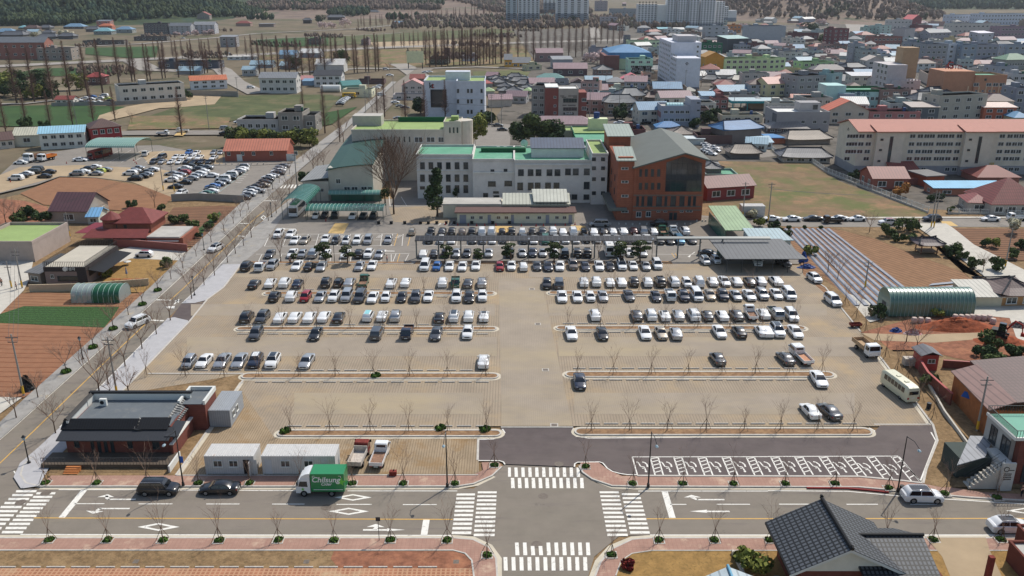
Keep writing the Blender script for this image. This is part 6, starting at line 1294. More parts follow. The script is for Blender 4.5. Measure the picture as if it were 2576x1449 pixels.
B.box('top_room',W,5.5,240,11.4,20.2,247.5,14.0); b=MB(); q=[(5.2,239.6,14.0),(20.5,239.6,14.0),(20.5,247.8,15.6),(5.2,247.8,15.6)]; b.loft([q,[(p[0],p[1],p[2]+.15) for p in q]]); B.part('roof',b,rm('4a5466','r'))
for x in (297,400,633): B.wr(240,12,x-18,138,x+18,174)
for r,(ya,yb) in enumerate(((180,250),(305,375),(415,488))):
 for c_,x in enumerate((1675,1760,1847,1935,2023,2111)):
  if r==2 and c_<1: continue
  B.wr(Y1,11,x-24,ya-r*2+4,x+24,yb)
B.wr(Y1,11,1650,425,1700,455)
for x0,y0,x1,y1 in ((2360,255,2398,295),(2492,250,2530,290),(2335,375,2412,425),(2500,370,2576,422),(2285,493,2335,533),(2385,475,2443,497),(2388,515,2448,562),(2480,490,2560,560)): B.wr(Y3+1.6,11,x0,y0,x1,y1)
for ya,yb,xs in ((255,318,(90,187,267,377,457,563,641,752)),(388,460,(82,188,258,362,447,751)),(515,565,(82,188,258,376,445,560,627,748))):
 for x in xs: B.wr(Y3,12,x-28,ya-(8 if x>500 else 0),x+28,yb-(8 if x>500 else 0))
for ya in (152,242,352,493):
 for x in (824,915): B.wr(Y4,12,x-19,ya-17,x+19,ya+17)
B.box('roof_room','deck_dark_green',-9,248,11.4,4,250,12.6)
for i,(x,lb) in enumerate(((-4,'left'),(-2,'middle'),(3.2,'right'))): acunit(x,250.5,11.45,'white air conditioner on the green office roof, %s of three'%lb,0,1.1)
e=thing('satellite_dish','pale green satellite dish on the white office roof','dish',(3.6,252,11.4)); b=MB(); b.tube([(0,0,0),(0,0,1.6)],.07,6); b.build('mast','frame_dark',e); b=MB();
b.loft([[(r*math.cos(a),-.25+.3*r*r+.1,1.9+r*math.sin(a)) for a in [k*math.pi/6 for k in range(12)]] for r in (.05,.6,1.1)],cap=False); b.build('bowl',wm('a8c0b0'),e)
mat('brick',(158,94,70),.9,var=.12,scale=.8); grid_tex(M['brick'],(128,68,50),0,.55,0,.12,.5,obj=True,ang=(R(90),0,0)); mat('brick_dark',(104,56,46),.9,var=.12,scale=1)
mat('gable_roof',(102,106,100),.7,var=.06,scale=.3); mat('pale_roof',(150,160,150),.6,var=.05,scale=.3); grid_tex(M['pale_roof'],(116,126,116),.9,0,.15,0,.8,obj=True); mat('glass_big',(36,44,52),.08,spec=.8); mat('stone_band',(110,112,104),.9)
B=WB('tall orange brick building with glazed gable front and grey green roof','office building',(40,230,0),name='brick_building')
Yf=214.5; X0,X1=31.0,48.9; xr_,zr=PL(Yf,12,1740,95); zl=PL(Yf,12,1225,230)[1]; zr2=PL(Yf,12,1935,150)[1]
b=MB(); poly=[(X0,0),(X1,0),(X1,zr2-.3),(xr_,zr-.2),(X0,zl-.3)]
b.loft([[(p[0],Yf,p[1]) for p in poly],[(p[0],Yf+37,p[1]) for p in poly]][::-1]); B.part('wall',b,'brick')
b=MB(); o=.9
for (xa,za),(xb,zb) in (((X0-.6,zl-.4),(xr_,zr)),((X1+.9,zr2-.45),(xr_,zr))):
 q=[(xa,Yf-o,za),(xb,Yf-o,zb),(xb,Yf+38,zb),(xa,Yf+38,za)]; b.loft([q,[(p[0],p[1],p[2]+.35) for p in q]])
B.part('roof',b,'gable_roof')
B.box('side_tower','brick',26.9,Yf+.3,0,X0-.01,Yf+22,PL(Yf,12,1150,175)[1]); zt=PL(Yf,12,1150,175)[1]
b=MB(); q=[(26.4,Yf-.3,zt+.05),(X0+.4,Yf-.3,zt+.05),(X0+.2,Yf+8,zt+2.1),(26.2,Yf+8,zt+2.1)]; b.loft([q,[(p[0],p[1],p[2]+.25) for p in q]]); B.part('tower_roof',b,'pale_roof')
B.box('tower_gable','brick',27,Yf+1,zt-.01,X0-.2,Yf+7.6,zt+.9)
B.box('rear_tower','brick',26.9,Yf+24,0,X0+2,Yf+36,zt+2.2); b=MB(); q=[(26.4,Yf+23.5,zt+2.2),(X0+3,Yf+23.5,zt+2.2),(X0+3,Yf+36.5,zt+3.6),(26.4,Yf+36.5,zt+3.6)]; b.loft([q,[(p[0],p[1],p[2]+.2) for p in q]]); B.part('rear_roof',b,'pale_roof')
b=MB(); g5=[PL(Yf,12,*p) for p in ((1540,478),(1555,185),(1725,128),(1910,190),(1905,478))]
b.loft([[(p[0],Yf-.12,p[1]) for p in g5],[(p[0],Yf-.01,p[1]) for p in g5]]); B.part('gable_window',b,'glass_big')
b=MB()
for k in range(1,7):
 x=g5[0][0]+(g5[4][0]-g5[0][0])*k/7; b.box(x-.04,Yf-.16,g5[0][1],x+.04,Yf-.121,g5[1][1]+ (1.0 if 1<k<6 else 0))
for k in range(1,6): z=g5[0][1]+(g5[1][1]-g5[0][1])*k/5.2; b.box(g5[0][0]+.1,Yf-.155,z-.04,g5[4][0]-.1,Yf-.122,z+.04)
B.part('mullions',b,'frame_dark')
for x in (1292,1351,1413,1476): B.wr(Yf,12,x-13,252,x+13,325,'d'); B.wr(Yf,12,x-14,390,x+14,455,'d')
for x,w_ in ((1263,11),(1316,11),(1387,24),(1480,26),(1548,11),(1622,24),(1710,22),(1785,12),(1836,11)): B.wr(Yf,12,x-w_,525,x+w_,622,'d')
b=MB()
for x in (1268,1322,1382,1442,1502,1532):
 xx=PL(Yf,12,x,400)[0]; b.box(xx-.16,Yf-.14,PL(Yf,12,x,510)[1],xx+.16,Yf-.001,PL(Yf,12,x,230-(x-1268)*.2)[1])
B.part('piers',b,'brick')
for yy in (515,628,665): z=PL(Yf,12,1500,yy)[1]; B.box('stone_band','stone_band',X0+.1,Yf-.1,z-.12,X1-.3,Yf-.002,z+.12)
for x0,y0,x1,y1 in ((1250,680,1300,735),(1348,677,1396,732),(1455,672,1490,686),(1523,672,1560,686),(1690,670,1725,686),(1750,668,1815,684)): B.wr(Yf,12,x0,y0,x1,y1,'w')
for x in (1598,1642): B.wr(Yf,12,x-15,690,x+15,762,'n','door').data=WM['n']
for y in (246,380,522,678): B.wr(Yf+.3,12,1100,y-12,1170,y+12,'w')
for z in (3,6.5,10): B.win(26.89,Yf+6,z,1.2,1.6,'L','d'); B.win(26.89,Yf+14,z,1.2,1.6,'L','d')
B.box('porch','stone_band',24.9,Yf-.5,2.6,29.5,Yf+18,3.4)
B=WB('grey sports hall with curved dark green roof left of the giant bare tree','hall',(-45,240,0),name='sports_hall')
mat('hall_green',(54,82,74),.55,var=.05,scale=.2); grid_tex(M['hall_green'],(46,82,74),.6,0,.15,0,.7,obj=True); wm('a8a498')
Yf=236.0; xa,xb=-51.3,-38.9; zf=10.2
B.box('wall','wall_a8a498',xa,Yf,-.1,xb,Yf+46,zf-.9); b=MB(); rg=[]
for k in range(7):
 y=Yf-.4+47*k/6; z=zf-.5+3.2*math.sin(math.pi*(k/6)*.55); rg.append([(xa-.5,y,z-1.2),(xa+3,y,z-.35),(xb-4,y,z+.3),(xb+.4,y,z+.5),(xb+.4,y,z+.72),(xb-4,y,z+.52),(xa+3,y,z-.12),(xa-.5,y,z-.95)])
b.loft(rg); B.part('roof',b,'hall_green'); b=MB(); b.face([(xa,Yf-.001,zf-.9),(xb,Yf-.001,zf-.9),(xb,Yf-.001,zf+.1),(xa+3,Yf-.001,zf-.8)]); B.part('gable_wall',b,'wall_a8a498')
B.box('west_annex','wall_a8a498',-58.5,Yf-.5,-.1,xa-.01,Yf+20,5.6); b=MB(); q=[(-59,Yf-1,5.6),(xa-.02,Yf-1,6.6),(xa-.02,Yf+20,6.6),(-59,Yf+20,5.6)]; b.loft([q,[(p[0],p[1],p[2]+.2) for p in q]]); B.part('annex_roof',b,rm('8c8c8a','r'))
for x0,y0,x1,y1 in ((802,350,852,400),(805,478,845,498),(883,428,952,488),(958,428,1028,488),(1055,425,1120,485),(1125,425,1172,485)): B.wr(Yf,11,x0,y0,x1,y1,'w')
for x in (608,638,668): B.wr(Yf-.5,11,x-18,445,x+14,482,'w')
mat('arch_green',(42,112,96),.25,spec=.6,trans=.18); mat('arch_pale',(104,150,138),.3,spec=.6,trans=.12); mat('arch_frame',(36,66,60),.5); mat('arch_rib',(150,176,166),.4)
def arch(label,x0,x1,y0,y1,z0,rise,along='x',m='arch_green',n=10,wallm=None):
 cx,cy=(x0+x1)/2,(y0+y1)/2; e=thing('arched_shelter',label,'shelter',(cx,cy,0)); b=MB(); K=10; L_=(x1-x0)/2 if along=='x' else (y1-y0)/2; S=(y1-y0)/2 if along=='x' else (x1-x0)/2
 def pt(l,k,dz=0):
  a=math.pi*(k/K); s=-S*math.cos(a); z=z0+rise*math.sin(a)+dz; return (l,s,z) if along=='x' else (s,l,z)
 b.loft([[pt(-L_,k) for k in range(K+1)],[pt(L_,k) for k in range(K+1)]],closed=False,cap=False); b.build('roof_sheet',m,e)
 b=MB()
 for i in range(n+1): l=-L_+2*L_*i/n; b.tube([pt(l,k,.04) for k in range(K+1)],.07,4,cap=False)
 b.build('ribs','arch_rib',e)
 for l in (-L_+.1,-L_/3,L_/3,L_-.1):
  for s in (-1,1): p=(l,s*(S-.1)) if along=='x' else (s*(S-.1),l); b=MB(); b.tube([(p[0],p[1],-.05),(p[0],p[1],z0)],.07,6); b.build('post','arch_frame',e)
 if wallm: b=MB(); (b.box(-L_,S-.06,0,L_,S,z0) if along=='x' else b.box(-S,L_-.06,0,S,L_,z0)); b.build('back_screen',wallm,e)
 return e
a0=GT(11,497,775); a1=GT(11,1290,782); arch('long green arched car shelter with seven bays in front of the sports hall',a0.x,a1.x-.3,a0.y+.5,a0.y+6.3,2.5,1.0,'x',n=20)
a0=GT(11,735,600); a1=GT(11,1250,600); arch('paler green arched bicycle shelter against the sports hall wall',a0.x,a1.x,232.2,235.5,2.6,.9,'x','arch_pale',14,'arch_green')
a0=GT(11,262,770); a1=GT(11,470,770); arch('high green arched shelter over the white coach',a0.x,a1.x+1.3,a0.y+.5,a0.y+17,4.2,1.6,'y',n=12)
a0=GT(10,850,170); a1=GT(10,1365,160); arch('long green arched shelter of the charging bays, upper left lot',a0.x,a1.x,a0.y+2,a0.y+17,4.2,1.7,'x','arch_pale',22)
B=WB('low cream annex with brown eave and four grey doors','office',(0,214,0),name='annex_building'); wm('c6c0a8'); wm('b8b2a0')
B.box('wall','wall_c6c0a8',-14,211.8,-.1,15.9,217,2.75); B.box('eave','wall_5a4440' if wm('5a4440') else '',-14.6,211.1,2.76,16.4,217.2,3.05)
B.box('rear_wall','wall_b8b2a0',-18,217.4,-.1,15,224,3.4); b=MB(); q=[(-2.5,216.9,3.5),(15.2,216.9,3.5),(15.2,222.5,5.2),(-2.5,222.5,5.2)]; b.loft([q,[(p[0],p[1],p[2]+.2) for p in q]]); B.part('roof',b,rm('b8b8a8','r')); B.box('flat_roof','roof_concrete',-18.2,217.2,3.41,-2.8,224.2,3.7)
b=MB(); q=[(5.6,216.6,4.2),(14.8,216.6,4.2),(14.4,222.6,6.2),(5.2,222.6,6.2)]; b.loft([q,[(p[0],p[1],p[2]+.25) for p in q]]); B.part('raised_roof',b,rm('c0c0b2','r'))
for x in (2178,2264,2440,2520): B.wr(211.8,11,x-19,725,x+19,756,'w')
for x in (158,275,452,528): B.wr(211.8,12,x-19,725,x+19,756,'w')
for t,x,w_ in ((11,2082,34),(11,2348,17),(12,5,15),(12,357,17),(12,588,17)):
 a=PL(211.8,t,x-w_,713); c=PL(211.8,t,x+w_,797); B.box('door',wm('84868e'),a[0],211.72,0,c[0],211.79,a[1])
mat('solar',(36,38,44),.6,.1,spec=.3); grid_tex(M['solar'],(84,88,94),1.05,1.0,.08,.08,.7,obj=True); mat('steel',(112,116,116),.5,.3)
B=WB('long steel canopy carrying dark solar panels over the parked cars','canopy',(10,182,0),name='solar_canopy')
b=MB(); x0,x1=PL(182,11,1600,950)[0],PL(182,12,1455,950)[0]
q=[(x0,181.2,4.3),(x1,181.2,4.3),(x1,183.6,4.8),(x0,183.6,4.8)]; b.loft([q,[(p[0],p[1],p[2]+.12) for p in q]]); B.part('solar_panels',b,'solar')
x2=57; q=[(x1+.1,181.6,4.55),(x2,181.6,4.55),(x2,182.4,4.8),(x1+.1,182.4,4.8)]; b=MB(); b.loft([q,[(p[0],p[1],p[2]+.25) for p in q]]); B.part('beam','','' ) if False else B.part('beam',b,'steel')
for t,x in ((11,1615),(11,1838),(11,2062),(11,2288),(11,2513),(12,163),(12,387),(12,607),(12,830),(12,1052),(12,1275),(12,1455),(12,1667),(12,1887),(12,2110)):
 X=PL(182,t,x,1140)[0]; b=MB(); b.box(X-.14,182.3,-.1,X+.14,182.6,4.5); B.part('post',b,'steel'); b=MB(); b.tube([(X,182.4,3.4),(X,180.8,4.25)],.08,4); B.part('strut',b,'steel')
B=WB('carport with grey ribbed roof at the right end of the solar canopy','carport',(62,178,0),name='carport')
b=MB(); q=[(PL(176,12,2110,1010)[0],172,3.0),(PL(176,13,335,1080)[0],172,3.0),(PL(176,13,250,1010)[0],184,3.9),(PL(176,12,2110,1010)[0]-1,184,3.9)]; b.loft([q,[(p[0],p[1],p[2]+.15) for p in q]]); B.part('roof',b,rm('5c5e60','r'))
for k in range(6): X=q[0][0]+.5+(q[1][0]-q[0][0]-1)*k/5; b=MB(); b.tube([(X,172.3,-.1),(X,172.3,3)],.07,5); B.part('post',b,'frame_dark')
B.box('back_wall',wm('9c9c8a'),q[0][0]+6,183.6,0,q[1][0]-1,183.8,3.6); B.box('side_screen','arch_green',q[0][0]+1,183.5,0,q[0][0]+5,183.6,3.2)
B=WB('long shed with mossy green roof and open green netted end','shed',(52,196,0),name='shed'); b=MB(); xA=PL(196,12,2115,860)[0]; xBq=PL(196,13,110,950)[0]
q=[(xA,190,3.6),(xA+8,184.5,3.0),(xBq+5,184.5,3.0),(xA+9,206,4.2),(xA,206,4.2)]; q=[(xA,193,3.3),(xA+7,193,3.3),(xA+7,212,4.4),(xA,212,4.4)]; b.loft([q,[(p[0],p[1],p[2]+.18) for p in q]]); B.part('green_roof',b,rm('8ca47c','r'))
q=[(xA+4,185.5,3.1),(xBq,185.5,3.1),(xBq-1,193.5,3.7),(xA+4,193.5,3.7)]; b=MB(); b.loft([q,[(p[0],p[1],p[2]+.15) for p in q]]); B.part('pale_roof',b,rm('9cb0b4','r')); B.box('wall',wm('b0b4ae'),xA+4.3,186,0,xBq-.5,193,3.05); B.box('net_screen','arch_green',xA+.1,193.2,0,xA+.2,211,3.2)
mat('tile_orange',(180,126,110),.7,var=.14,scale=1.2); grid_tex(M['tile_orange'],(168,92,76),.8,.8,.25,.18,.7,obj=True)
B=WB('long beige four storey flats with orange tiled roof and white fence','flats',(135,275,0),name='apartment_block'); W=wm('c2b9a8'); PL_=wm('88888a')
Y0=271.7; X0,X1=109.7,172; ze=ht_=13.4
B.box('wall',W,X0,Y0,2.6,X1,Y0+17.5,ze); B.box('plinth',PL_,X0-.05,Y0-.05,-.3,X1,Y0+17.55,2.59)
b=MB(); ym=Y0+8.75
for ya in (Y0-.7,Y0+18.2): q=[(X0-.6,ya,ze),(X1+.6,ya,ze),(X1+.6,ym,ze+2.5),(X0-.6,ym,ze+2.5)]; q=q if ya<ym else q[::-1]; b.loft([q,[(p[0],p[1],p[2]+.25) for p in q]])
B.part('roof',b,'tile_orange'); b=MB(); b.face([(X0,Y0,ze),(X0,ym,ze+2.4),(X0,Y0+17.5,ze)]); B.part('gable_wall',b,W)
for t,xa,xb in ((13,1075,1350),(13,1960,2240)):
 a=PL(Y0-1.6,t,xa,100)[0]; c=PL(Y0-1.6,t,xb,100)[0]; B.box('stair_tower',W,a,Y0-1.6,2.6,c,Y0-.01,ze+.2); B.box('tower_plinth',PL_,a-.05,Y0-1.65,-.3,c+.05,Y0-.01,2.59)
 b=MB(); q=[(a-.4,Y0-2.2,ze+.2),(c+.4,Y0-2.2,ze+.2),(c+.4,Y0+4,ze+1.6),(a-.4,Y0+4,ze+1.6)]; b.loft([q,[(p[0],p[1],p[2]+.25) for p in q]]); B.part('tower_roof',b,'tile_orange'); m_=(a+c)/2
 B.win(m_+.3,Y0-1.61,8,1.0,8.5,'F','n','stair_window')
 for z in (4.5,8,11.3): B.win(a+1.6,Y0-1.61,z,.9,.6,'F','d')
for z,yy in ((12.1,1362),(9.6,1449),(7.2,95),(4.9,0)):
 for t,xs in ((13,(805,862,925,1003,1438,1515,1580,1633,1712,1765,1827,1905,2335,2412,2475,2525,2620,2690,2760)),):
  for x in xs:
   if z<6 and x<1100:
    if x in(862,925): continue
   B.win(PL(Y0,t,x-(4 if x>1000 else 0),60)[0],Y0-.01,z,1.9,1.25,'F','w')
for x in (1500,1560,1800,1870,2300,2375,2440,2500): B.win(PL(Y0,13,x,265)[0],Y0-.06,1.5,1.6,1.2,'F','w')
letters(B.e,'103',1.1,(PL(Y0,13,2240,240)[0]-135,Y0-275-.12,2.9),(R(90),0,0),'yellow','number_sign')
b=MB(); c=(X0-.02,Y0+9,12.6)
b.tube([(c[0],c[1]-.7,c[2]),(c[0],c[1],c[2]+.7),(c[0],c[1]+.7,c[2]),(c[0],c[1],c[2]-.2)],.12,4); B.part('emblem',b,'frame_dark')
def fence(label,pts,h=1.3,m='frame_white',step=2.2,dbase=.3,name='fence',cat='fence',z=0,dense=False):
 P_=[G(*p) for p in pts]; o=P_[0]; e=thing(name,label,cat,(o.x,o.y,z)); b=MB(); wall_ribbon(b,[(p.x-o.x,p.y-o.y) for p in P_],.2,-.2,dbase); b.build('base','concrete',e)
 b=MB(); bb=MB()
 for p,q in zip(P_[:-1],P_[1:]):
  L_=(q-p).length; n=max(1,int(L_/step))
  for zz in (dbase+.15,h-.1): b.tube([(p.x-o.x,p.y-o.y,zz),(q.x-o.x,q.y-o.y,zz)],.045,4)
  for k in range(n+1): c_=p.lerp(q,k/n); bb.box(c_.x-o.x-.07,c_.y-o.y-.07,dbase,c_.x-o.x+.07,c_.y-o.y+.07,h+.1)
  if dense:
   k_=int(L_/.45)
   for k in range(k_): c_=p.lerp(q,(k+.5)/k_); b.box(c_.x-o.x-.03,c_.y-o.y-.03,dbase,c_.x-o.x+.03,c_.y-o.y+.03,h)
 b.build('rails',m,e); bb.build('posts',m,e); return e
fence('white railing between the vacant field and the beige flats',[(1942,378),(1975,405),(2040,408),(2075,432),(2150,462),(2240,498),(2335,535)],1.6,dense=True)
fence('white railing along the far east road in front of the stone house',[(2385,537),(2465,537),(2530,540),(2576,541)],1.3,dense=True)
B=WB('grey white telephone office with lime roof and red black letters','office',(-45,330,0),name='telephone_office'); W=wm('b8bcc4')
Yr=GT(1,2160,1185).y; xl,xm,xr2=PL(Yr,1,2020,1000)[0],PL(Yr,1,2020,1000)[0],PL(Yr,1,2300,1000)[0]; zt=PL(Yr,1,2100,835)[1]
xw=PL(Yr+2,1,1695,1000)[0]
B.box('right_block',W,xl,Yr,-.3,xr2,Yr+22,zt); B.box('left_block',W,xw,Yr+2,-.3,xl-.02,Yr+24,zt); parapet(B,xw-.1,Yr+1.9,xl-.02,Yr+24,zt+.01,.9,m=W,deck='deck_lime'); parapet(B,xl,Yr-.1,xr2+.1,Yr+22,zt+.02,.9,m=W,deck='deck_lime')
B.box('penthouse',W,PL(Yr+12,1,1910,800)[0],Yr+10,zt,PL(Yr+12,1,2155,800)[0],Yr+16,zt+4)
a=PL(Yr+2,1,1755,900); c=PL(Yr+2,1,1920,1080); B.box('dark_glass','glass_big',a[0],Yr+1.85,c[1],c[0],Yr+1.99,a[1])
for ya in (895,1000,1105):
 for x in (2033,2134,2169,2270): B.wr(Yr,1,x-11,ya,x+11,ya+38,'d')
B.box('ledge',W,xl,Yr-.25,zt-7,xr2,Yr-.01,zt-6.8)
letters(B.e,'k',3.4,(PL(Yr+2,1,1760,885)[0]+45,Yr+1.8-330,PL(Yr+2,1,1760,885)[1]),(R(90),0,0),'trim','sign_letter'); letters(B.e,'t',3.4,(PL(Yr+2,1,1781,885)[0]+45,Yr+1.8-330,PL(Yr+2,1,1781,885)[1]),(R(90),0,0),'excavator_red','sign_letter')
B=WB('two storey office with lime green roof and round stair tower','office',(-25,280,0),name='back_office'); W=wm('b0a89c')
Yf=262.0; x0,x1,x2_=PL(Yf,1,965,1400)[0],PL(Yf,1,1893,1400)[0],PL(Yf,1,2066,1400)[0]; zt=PL(Yf,1,1500,1322)[1]; zt2=PL(Yf,1,1950,1238)[1]
B.box('wall',W,x0,Yf,-.1,x1,Yf+20,zt); parapet(B,x0-.1,Yf-.1,x1-.02,Yf+20,zt+.01,.6,m=W,deck='deck_lime'); B.box('stair_tower',W,x1,Yf-.5,-.1,x2_,Yf+9,zt2); parapet(B,x1-.05,Yf-.6,x2_+.05,Yf+9.05,zt2+.01,.5,m=W,deck='deck_lime')
b=MB(); b.tube([(x2_+.5,Yf+4,-.1),(x2_+.5,Yf+4,zt2+.4)],2.9,16); B.part('round_tower',b,W); B.box('roof_back_wall','deck_dark_green',x0+12,Yf+18.5,zt+.1,x1-1,Yf+18.9,zt+1.6)
B.box('roof_room',wm('a09c94'),PL(Yf+14,1,995,1240)[0],Yf+10,zt,PL(Yf+14,1,1280,1240)[0],Yf+16,zt+3.2); B.box('lime_box','deck_lime',x2_-3.2,Yf+3,zt2,x2_-1,Yf+6,zt2+1.5)
for x in (1255,1291,1328,1393,1443,1494,1545): B.wr(Yf,1,x-7,1375,x+7,1425,'d')
for x0_,x1_ in ((1592,1682),(1713,1802),(1832,1892)): B.wr(Yf,1,x0_,1378,x1_,1432,'w')
for x in (1951,1990,2027): B.wr(Yf-.5,1,x-8,1282,x+8,1335,'d')
def wblock(lb,t,xl,xr,y,yt,dp,wc,deck,name='building',ph=.7,wins=()):
 Y=GT(t,xl,y).y; a=PL(Y,t,xl,y)[0]; c=PL(Y,t,xr,y)[0]; z=PL(Y,t,xl,yt)[1]; B=WB(lb,'building',((a+c)/2,Y,0),name=name); B.box('wall',wm(wc),a,Y,-.3,c,Y+dp,z); parapet(B,a-.05,Y-.05,c+.05,Y+dp,z+.01,ph,m=wm(wc),deck=deck)
 for w_ in wins: B.wr(Y,*w_)
 return B,a,c,Y,z
B,a,c,Y,z=wblock('block with lime roof and blue water tank behind the white office',2,620,1035,1520,1352,16,'2c6248','deck_lime',ph=.4)
B.box('tank_room',wm('c0c4a0'),c-9,Y+9,z,c-2,Y+13,z+4.2); b=MB(); b.tube([(c-6,Y+11,z+4.2),(c-6,Y+11,z+6.4)],1.1,14); B.part('water_tank',b,'roof_blue_tank' if 'roof_blue_tank' in M else mat('roof_blue_tank',(34,62,120),.4))
for k in range(3): B.box('roof_unit','frame_white',a+5+k*2,Y-.4,z-1.5,a+6.2+k*2,Y-.06,z-.4)
B,a,c,Y,z=wblock('wide mint green roof joined to the back of the white office',2,650,985,1620,1440,18,'30704e','deck_green',ph=.5)
wblock('low green roofed wing under the dark pine grove',2,390,615,1480,1330,10,'a8a890','deck_lime',wins=((2,440,1360,470,1385,'d'),(2,495,1360,528,1385,'d')))
B=WB('nine storey white apartment tower with rows of small windows','apartment tower',(97,500,-.3),name='apartment_tower'); W=wm('bcbec4'); W2_=wm('a8a4a4')
xa,xb=91.4,104.7; Y=490.; zt=18.3; zb=25.5
B.box('front_block',W,xa,Y,-.3,xb,Y+20,zt); B.box('rear_block',W,xa,Y+20.01,-.3,xb+4,Y+62,zb); B.box('core',W2_,xa+4,Y+22,zb,xb+1,Y+40,zb+3.4); b=MB(); B.box('plinth',wm('6c6e74'),xa-.08,Y-.08,-.3,xb+.08,Y+61,2.6)
for r in range(7):
 for c_ in range(4): B.win(xa-.02,Y+3+c_*4.6,4.2+r*2.6-.4,2.2,1.3,'L','w')
for r in range(8):
 for c_ in range(7): B.win(xa-.02,Y+24+c_*5.4,4.2+r*2.7,2.4,1.4,'L','w')
 B.win(xb+2,Y+20,4.2+r*2.7,1.2,1.2,'F','w')
b=MB(); z_=PL(Y,2,1760,640)[1]; x_=PL(Y,2,1760,640)[0]
b.tube([(x_-.8,Y-.06,z_),(x_,Y-.06,z_+.8),(x_+.8,Y-.06,z_),(x_,Y-.06,z_-.8),(x_-.8,Y-.06,z_)],.12,4); b.tube([(x_,Y-.06,z_+.8),(x_,Y-.06,z_-.8)],.1,4); B.part('emblem',b,'trim')
B=WB('white hotel with tall windowless tan tower','hotel',(150,330,-.3),name='hotel_building')
Y=GT(3,1240,975).y; xl,xr_=PL(Y,3,1240,900)[0],PL(Y,3,1525,900)[0]; z1=PL(Y,3,1300,810)[1]
B.box('wall',wm('b0aaa8'),xl,Y,-.3,xr_,Y+10,z1); b=MB()
for k in range(9): x=xl+(xr_-xl)*k/9; b.box(x,Y,z1,x+(xr_-xl)/16,Y+.3,z1+.8)
B.part('battlements',b,wm('b0aaa8')); Yt=Y+10.02; xa=PL(Yt,3,1335,700)[0]; xb=PL(Yt,3,1495,700)[0]; B.box('tan_tower',wm('9a8266'),xa,Yt,-.3,xb,Yt+9,PL(Yt,3,1400,480)[1]); xc=PL(Yt,3,1120,700)[0]; B.box('left_wing',wm('b0aaa8'),xl-2.5,Y+2,-.3,xa-.02,Yt+12,PL(Yt,3,1250,640)[1])
for r in range(5):
 for c_ in range(3): B.win(xl-2.52,Y+4+c_*5,3+r*3.1,2.6,2.0,'L','w')
for yy in (833,888,940):
 for x in (1408,1450): B.wr(Y,3,x-11,yy-10,x+11,yy+10,'w')
B=WB('orange hotel with arched windows and rooftop lettering','hotel',(185,330,-.3),name='orange_hotel'); O=wm('a87a60')
Y=GT(3,2070,1050).y; xl,xm,xr_=PL(Y,3,1760,900)[0],PL(Y,3,2068,900)[0],PL(Y,3,2385,900)[0]; zt=PL(Y,3,2100,775)[1]; B.box('right_wing',O,xm,Y,-.3,xr_,Y+16,zt); parapet(B,xm,Y,xr_,Y+16,zt+.01,1.0,m=O,deck='deck_green'); B.box('left_wing',O,xl,Y+1,-.3,xm-.02,Y+18,PL(Y,3,1800,720)[1])
for x in (2095,2222,2290,2355): B.wr(Y,3,x-24,835,x+24,868,'w')
for x in (2095,2160,2230,2275,2350): B.wr(Y,3,x-9,905,x+9,925,'w'); B.wr(Y,3,x-8,975,x+8,1000,'w')
for x in (2010,2120,2190,2250,2320):
 a=PL(Y,3,x,900)[0]; B.box('pilaster',wm('c8b090'),a-.2,Y-.2,0,a+.2,Y-.01,zt-4.5)
letters(B.e,'G',4.5,(PL(Y,3,1850,690)[0]-185,Y+2-330,PL(Y,3,1850,690)[1]+.3),(R(90),0,0),wm('b03c34'),'roof_sign'); letters(B.e,'HOTEL',2.8,(PL(Y,3,1890,695)[0]-185,Y+2-330,PL(Y,3,1890,698)[1]+.3),(R(90),0,0),wm('a03c40'),'roof_sign')
B.box('round_logo',wm('3c4844'),PL(Y,3,2178,800)[0],Y-.12,PL(Y,3,2178,812)[1],PL(Y,3,2200,800)[0],Y-.02,PL(Y,3,2178,790)[1])
B=WB('mint green hall with green roof deck and dark lettering','hall',(150,300,-.3),name='mint_hall'); O=wm('9cb8b4')
Y=GT(3,1000,1085).y; xl,xm,xr_=PL(Y,3,580,950)[0],PL(Y,3,775,950)[0],PL(Y,3,1215,950)[0]; zt=PL(Y,3,1000,925)[1]; B.box('wall',O,xm-.01,Y,-.3,xr_,Y+16,zt); B.box('tower',O,xl,Y-.5,-.3,xm-.03,Y+12,PL(Y,3,680,860)[1]); parapet(B,xm,Y,xr_,Y+16,zt+.01,1.1,m='deck_dark_green',deck='deck_green')
for x in (905,955,1000,1050,1097,1145): B.wr(Y,3,x-15,975,x+15,1008,'w'); B.wr(Y,3,x-15,1060,x+15,1080,'w')
letters(B.e,'의·통기소',2.4,(PL(Y,3,925,955)[0]-150,Y-.15-300,PL(Y,3,925,958)[1]+.3),(R(90),0,0),wm('2c4c60'),'lettering')
B.box('grey_front',wm('7c8894'),PL(Y-3,3,715,1000)[0],Y-3,-.3,PL(Y-3,3,870,1000)[0],Y-.52,PL(Y-3,3,715,945)[1])
B=WB('grey brick hall with white terrace and small square windows','hall',(100,300,-.3),name='grey_hall'); O=wm('8e8c8c')
Y=GT(3,230,1320).y; xl,xr_=PL(Y,3,85,1200)[0],PL(Y,3,620,1200)[0]; zt=PL(Y,3,350,1150)[1]
B.box('wall',O,xl,Y,-.3,xr_,Y+17,zt); parapet(B,xl,Y,xr_,Y+17,zt+.01,1.0,m=O,deck='wall_c8c6c0'); B.box('roof_room',O,PL(Y+9,3,300,1100)[0],Y+7,zt,PL(Y+9,3,510,1100)[0],Y+14,zt+3.8); B.box('dark_corner',wm('5c5c60'),xl-.06,Y+.02,-.3,xl-.001,Y+6,zt)
for x in (140,180,218,262): B.win(xl-.07,Y+1.5+(x-140)*.12,zt-5,1.2,1.8,'L','d')
for x in (352,470,573): B.wr(Y,3,x-17,1210,x+17,1243,'w')
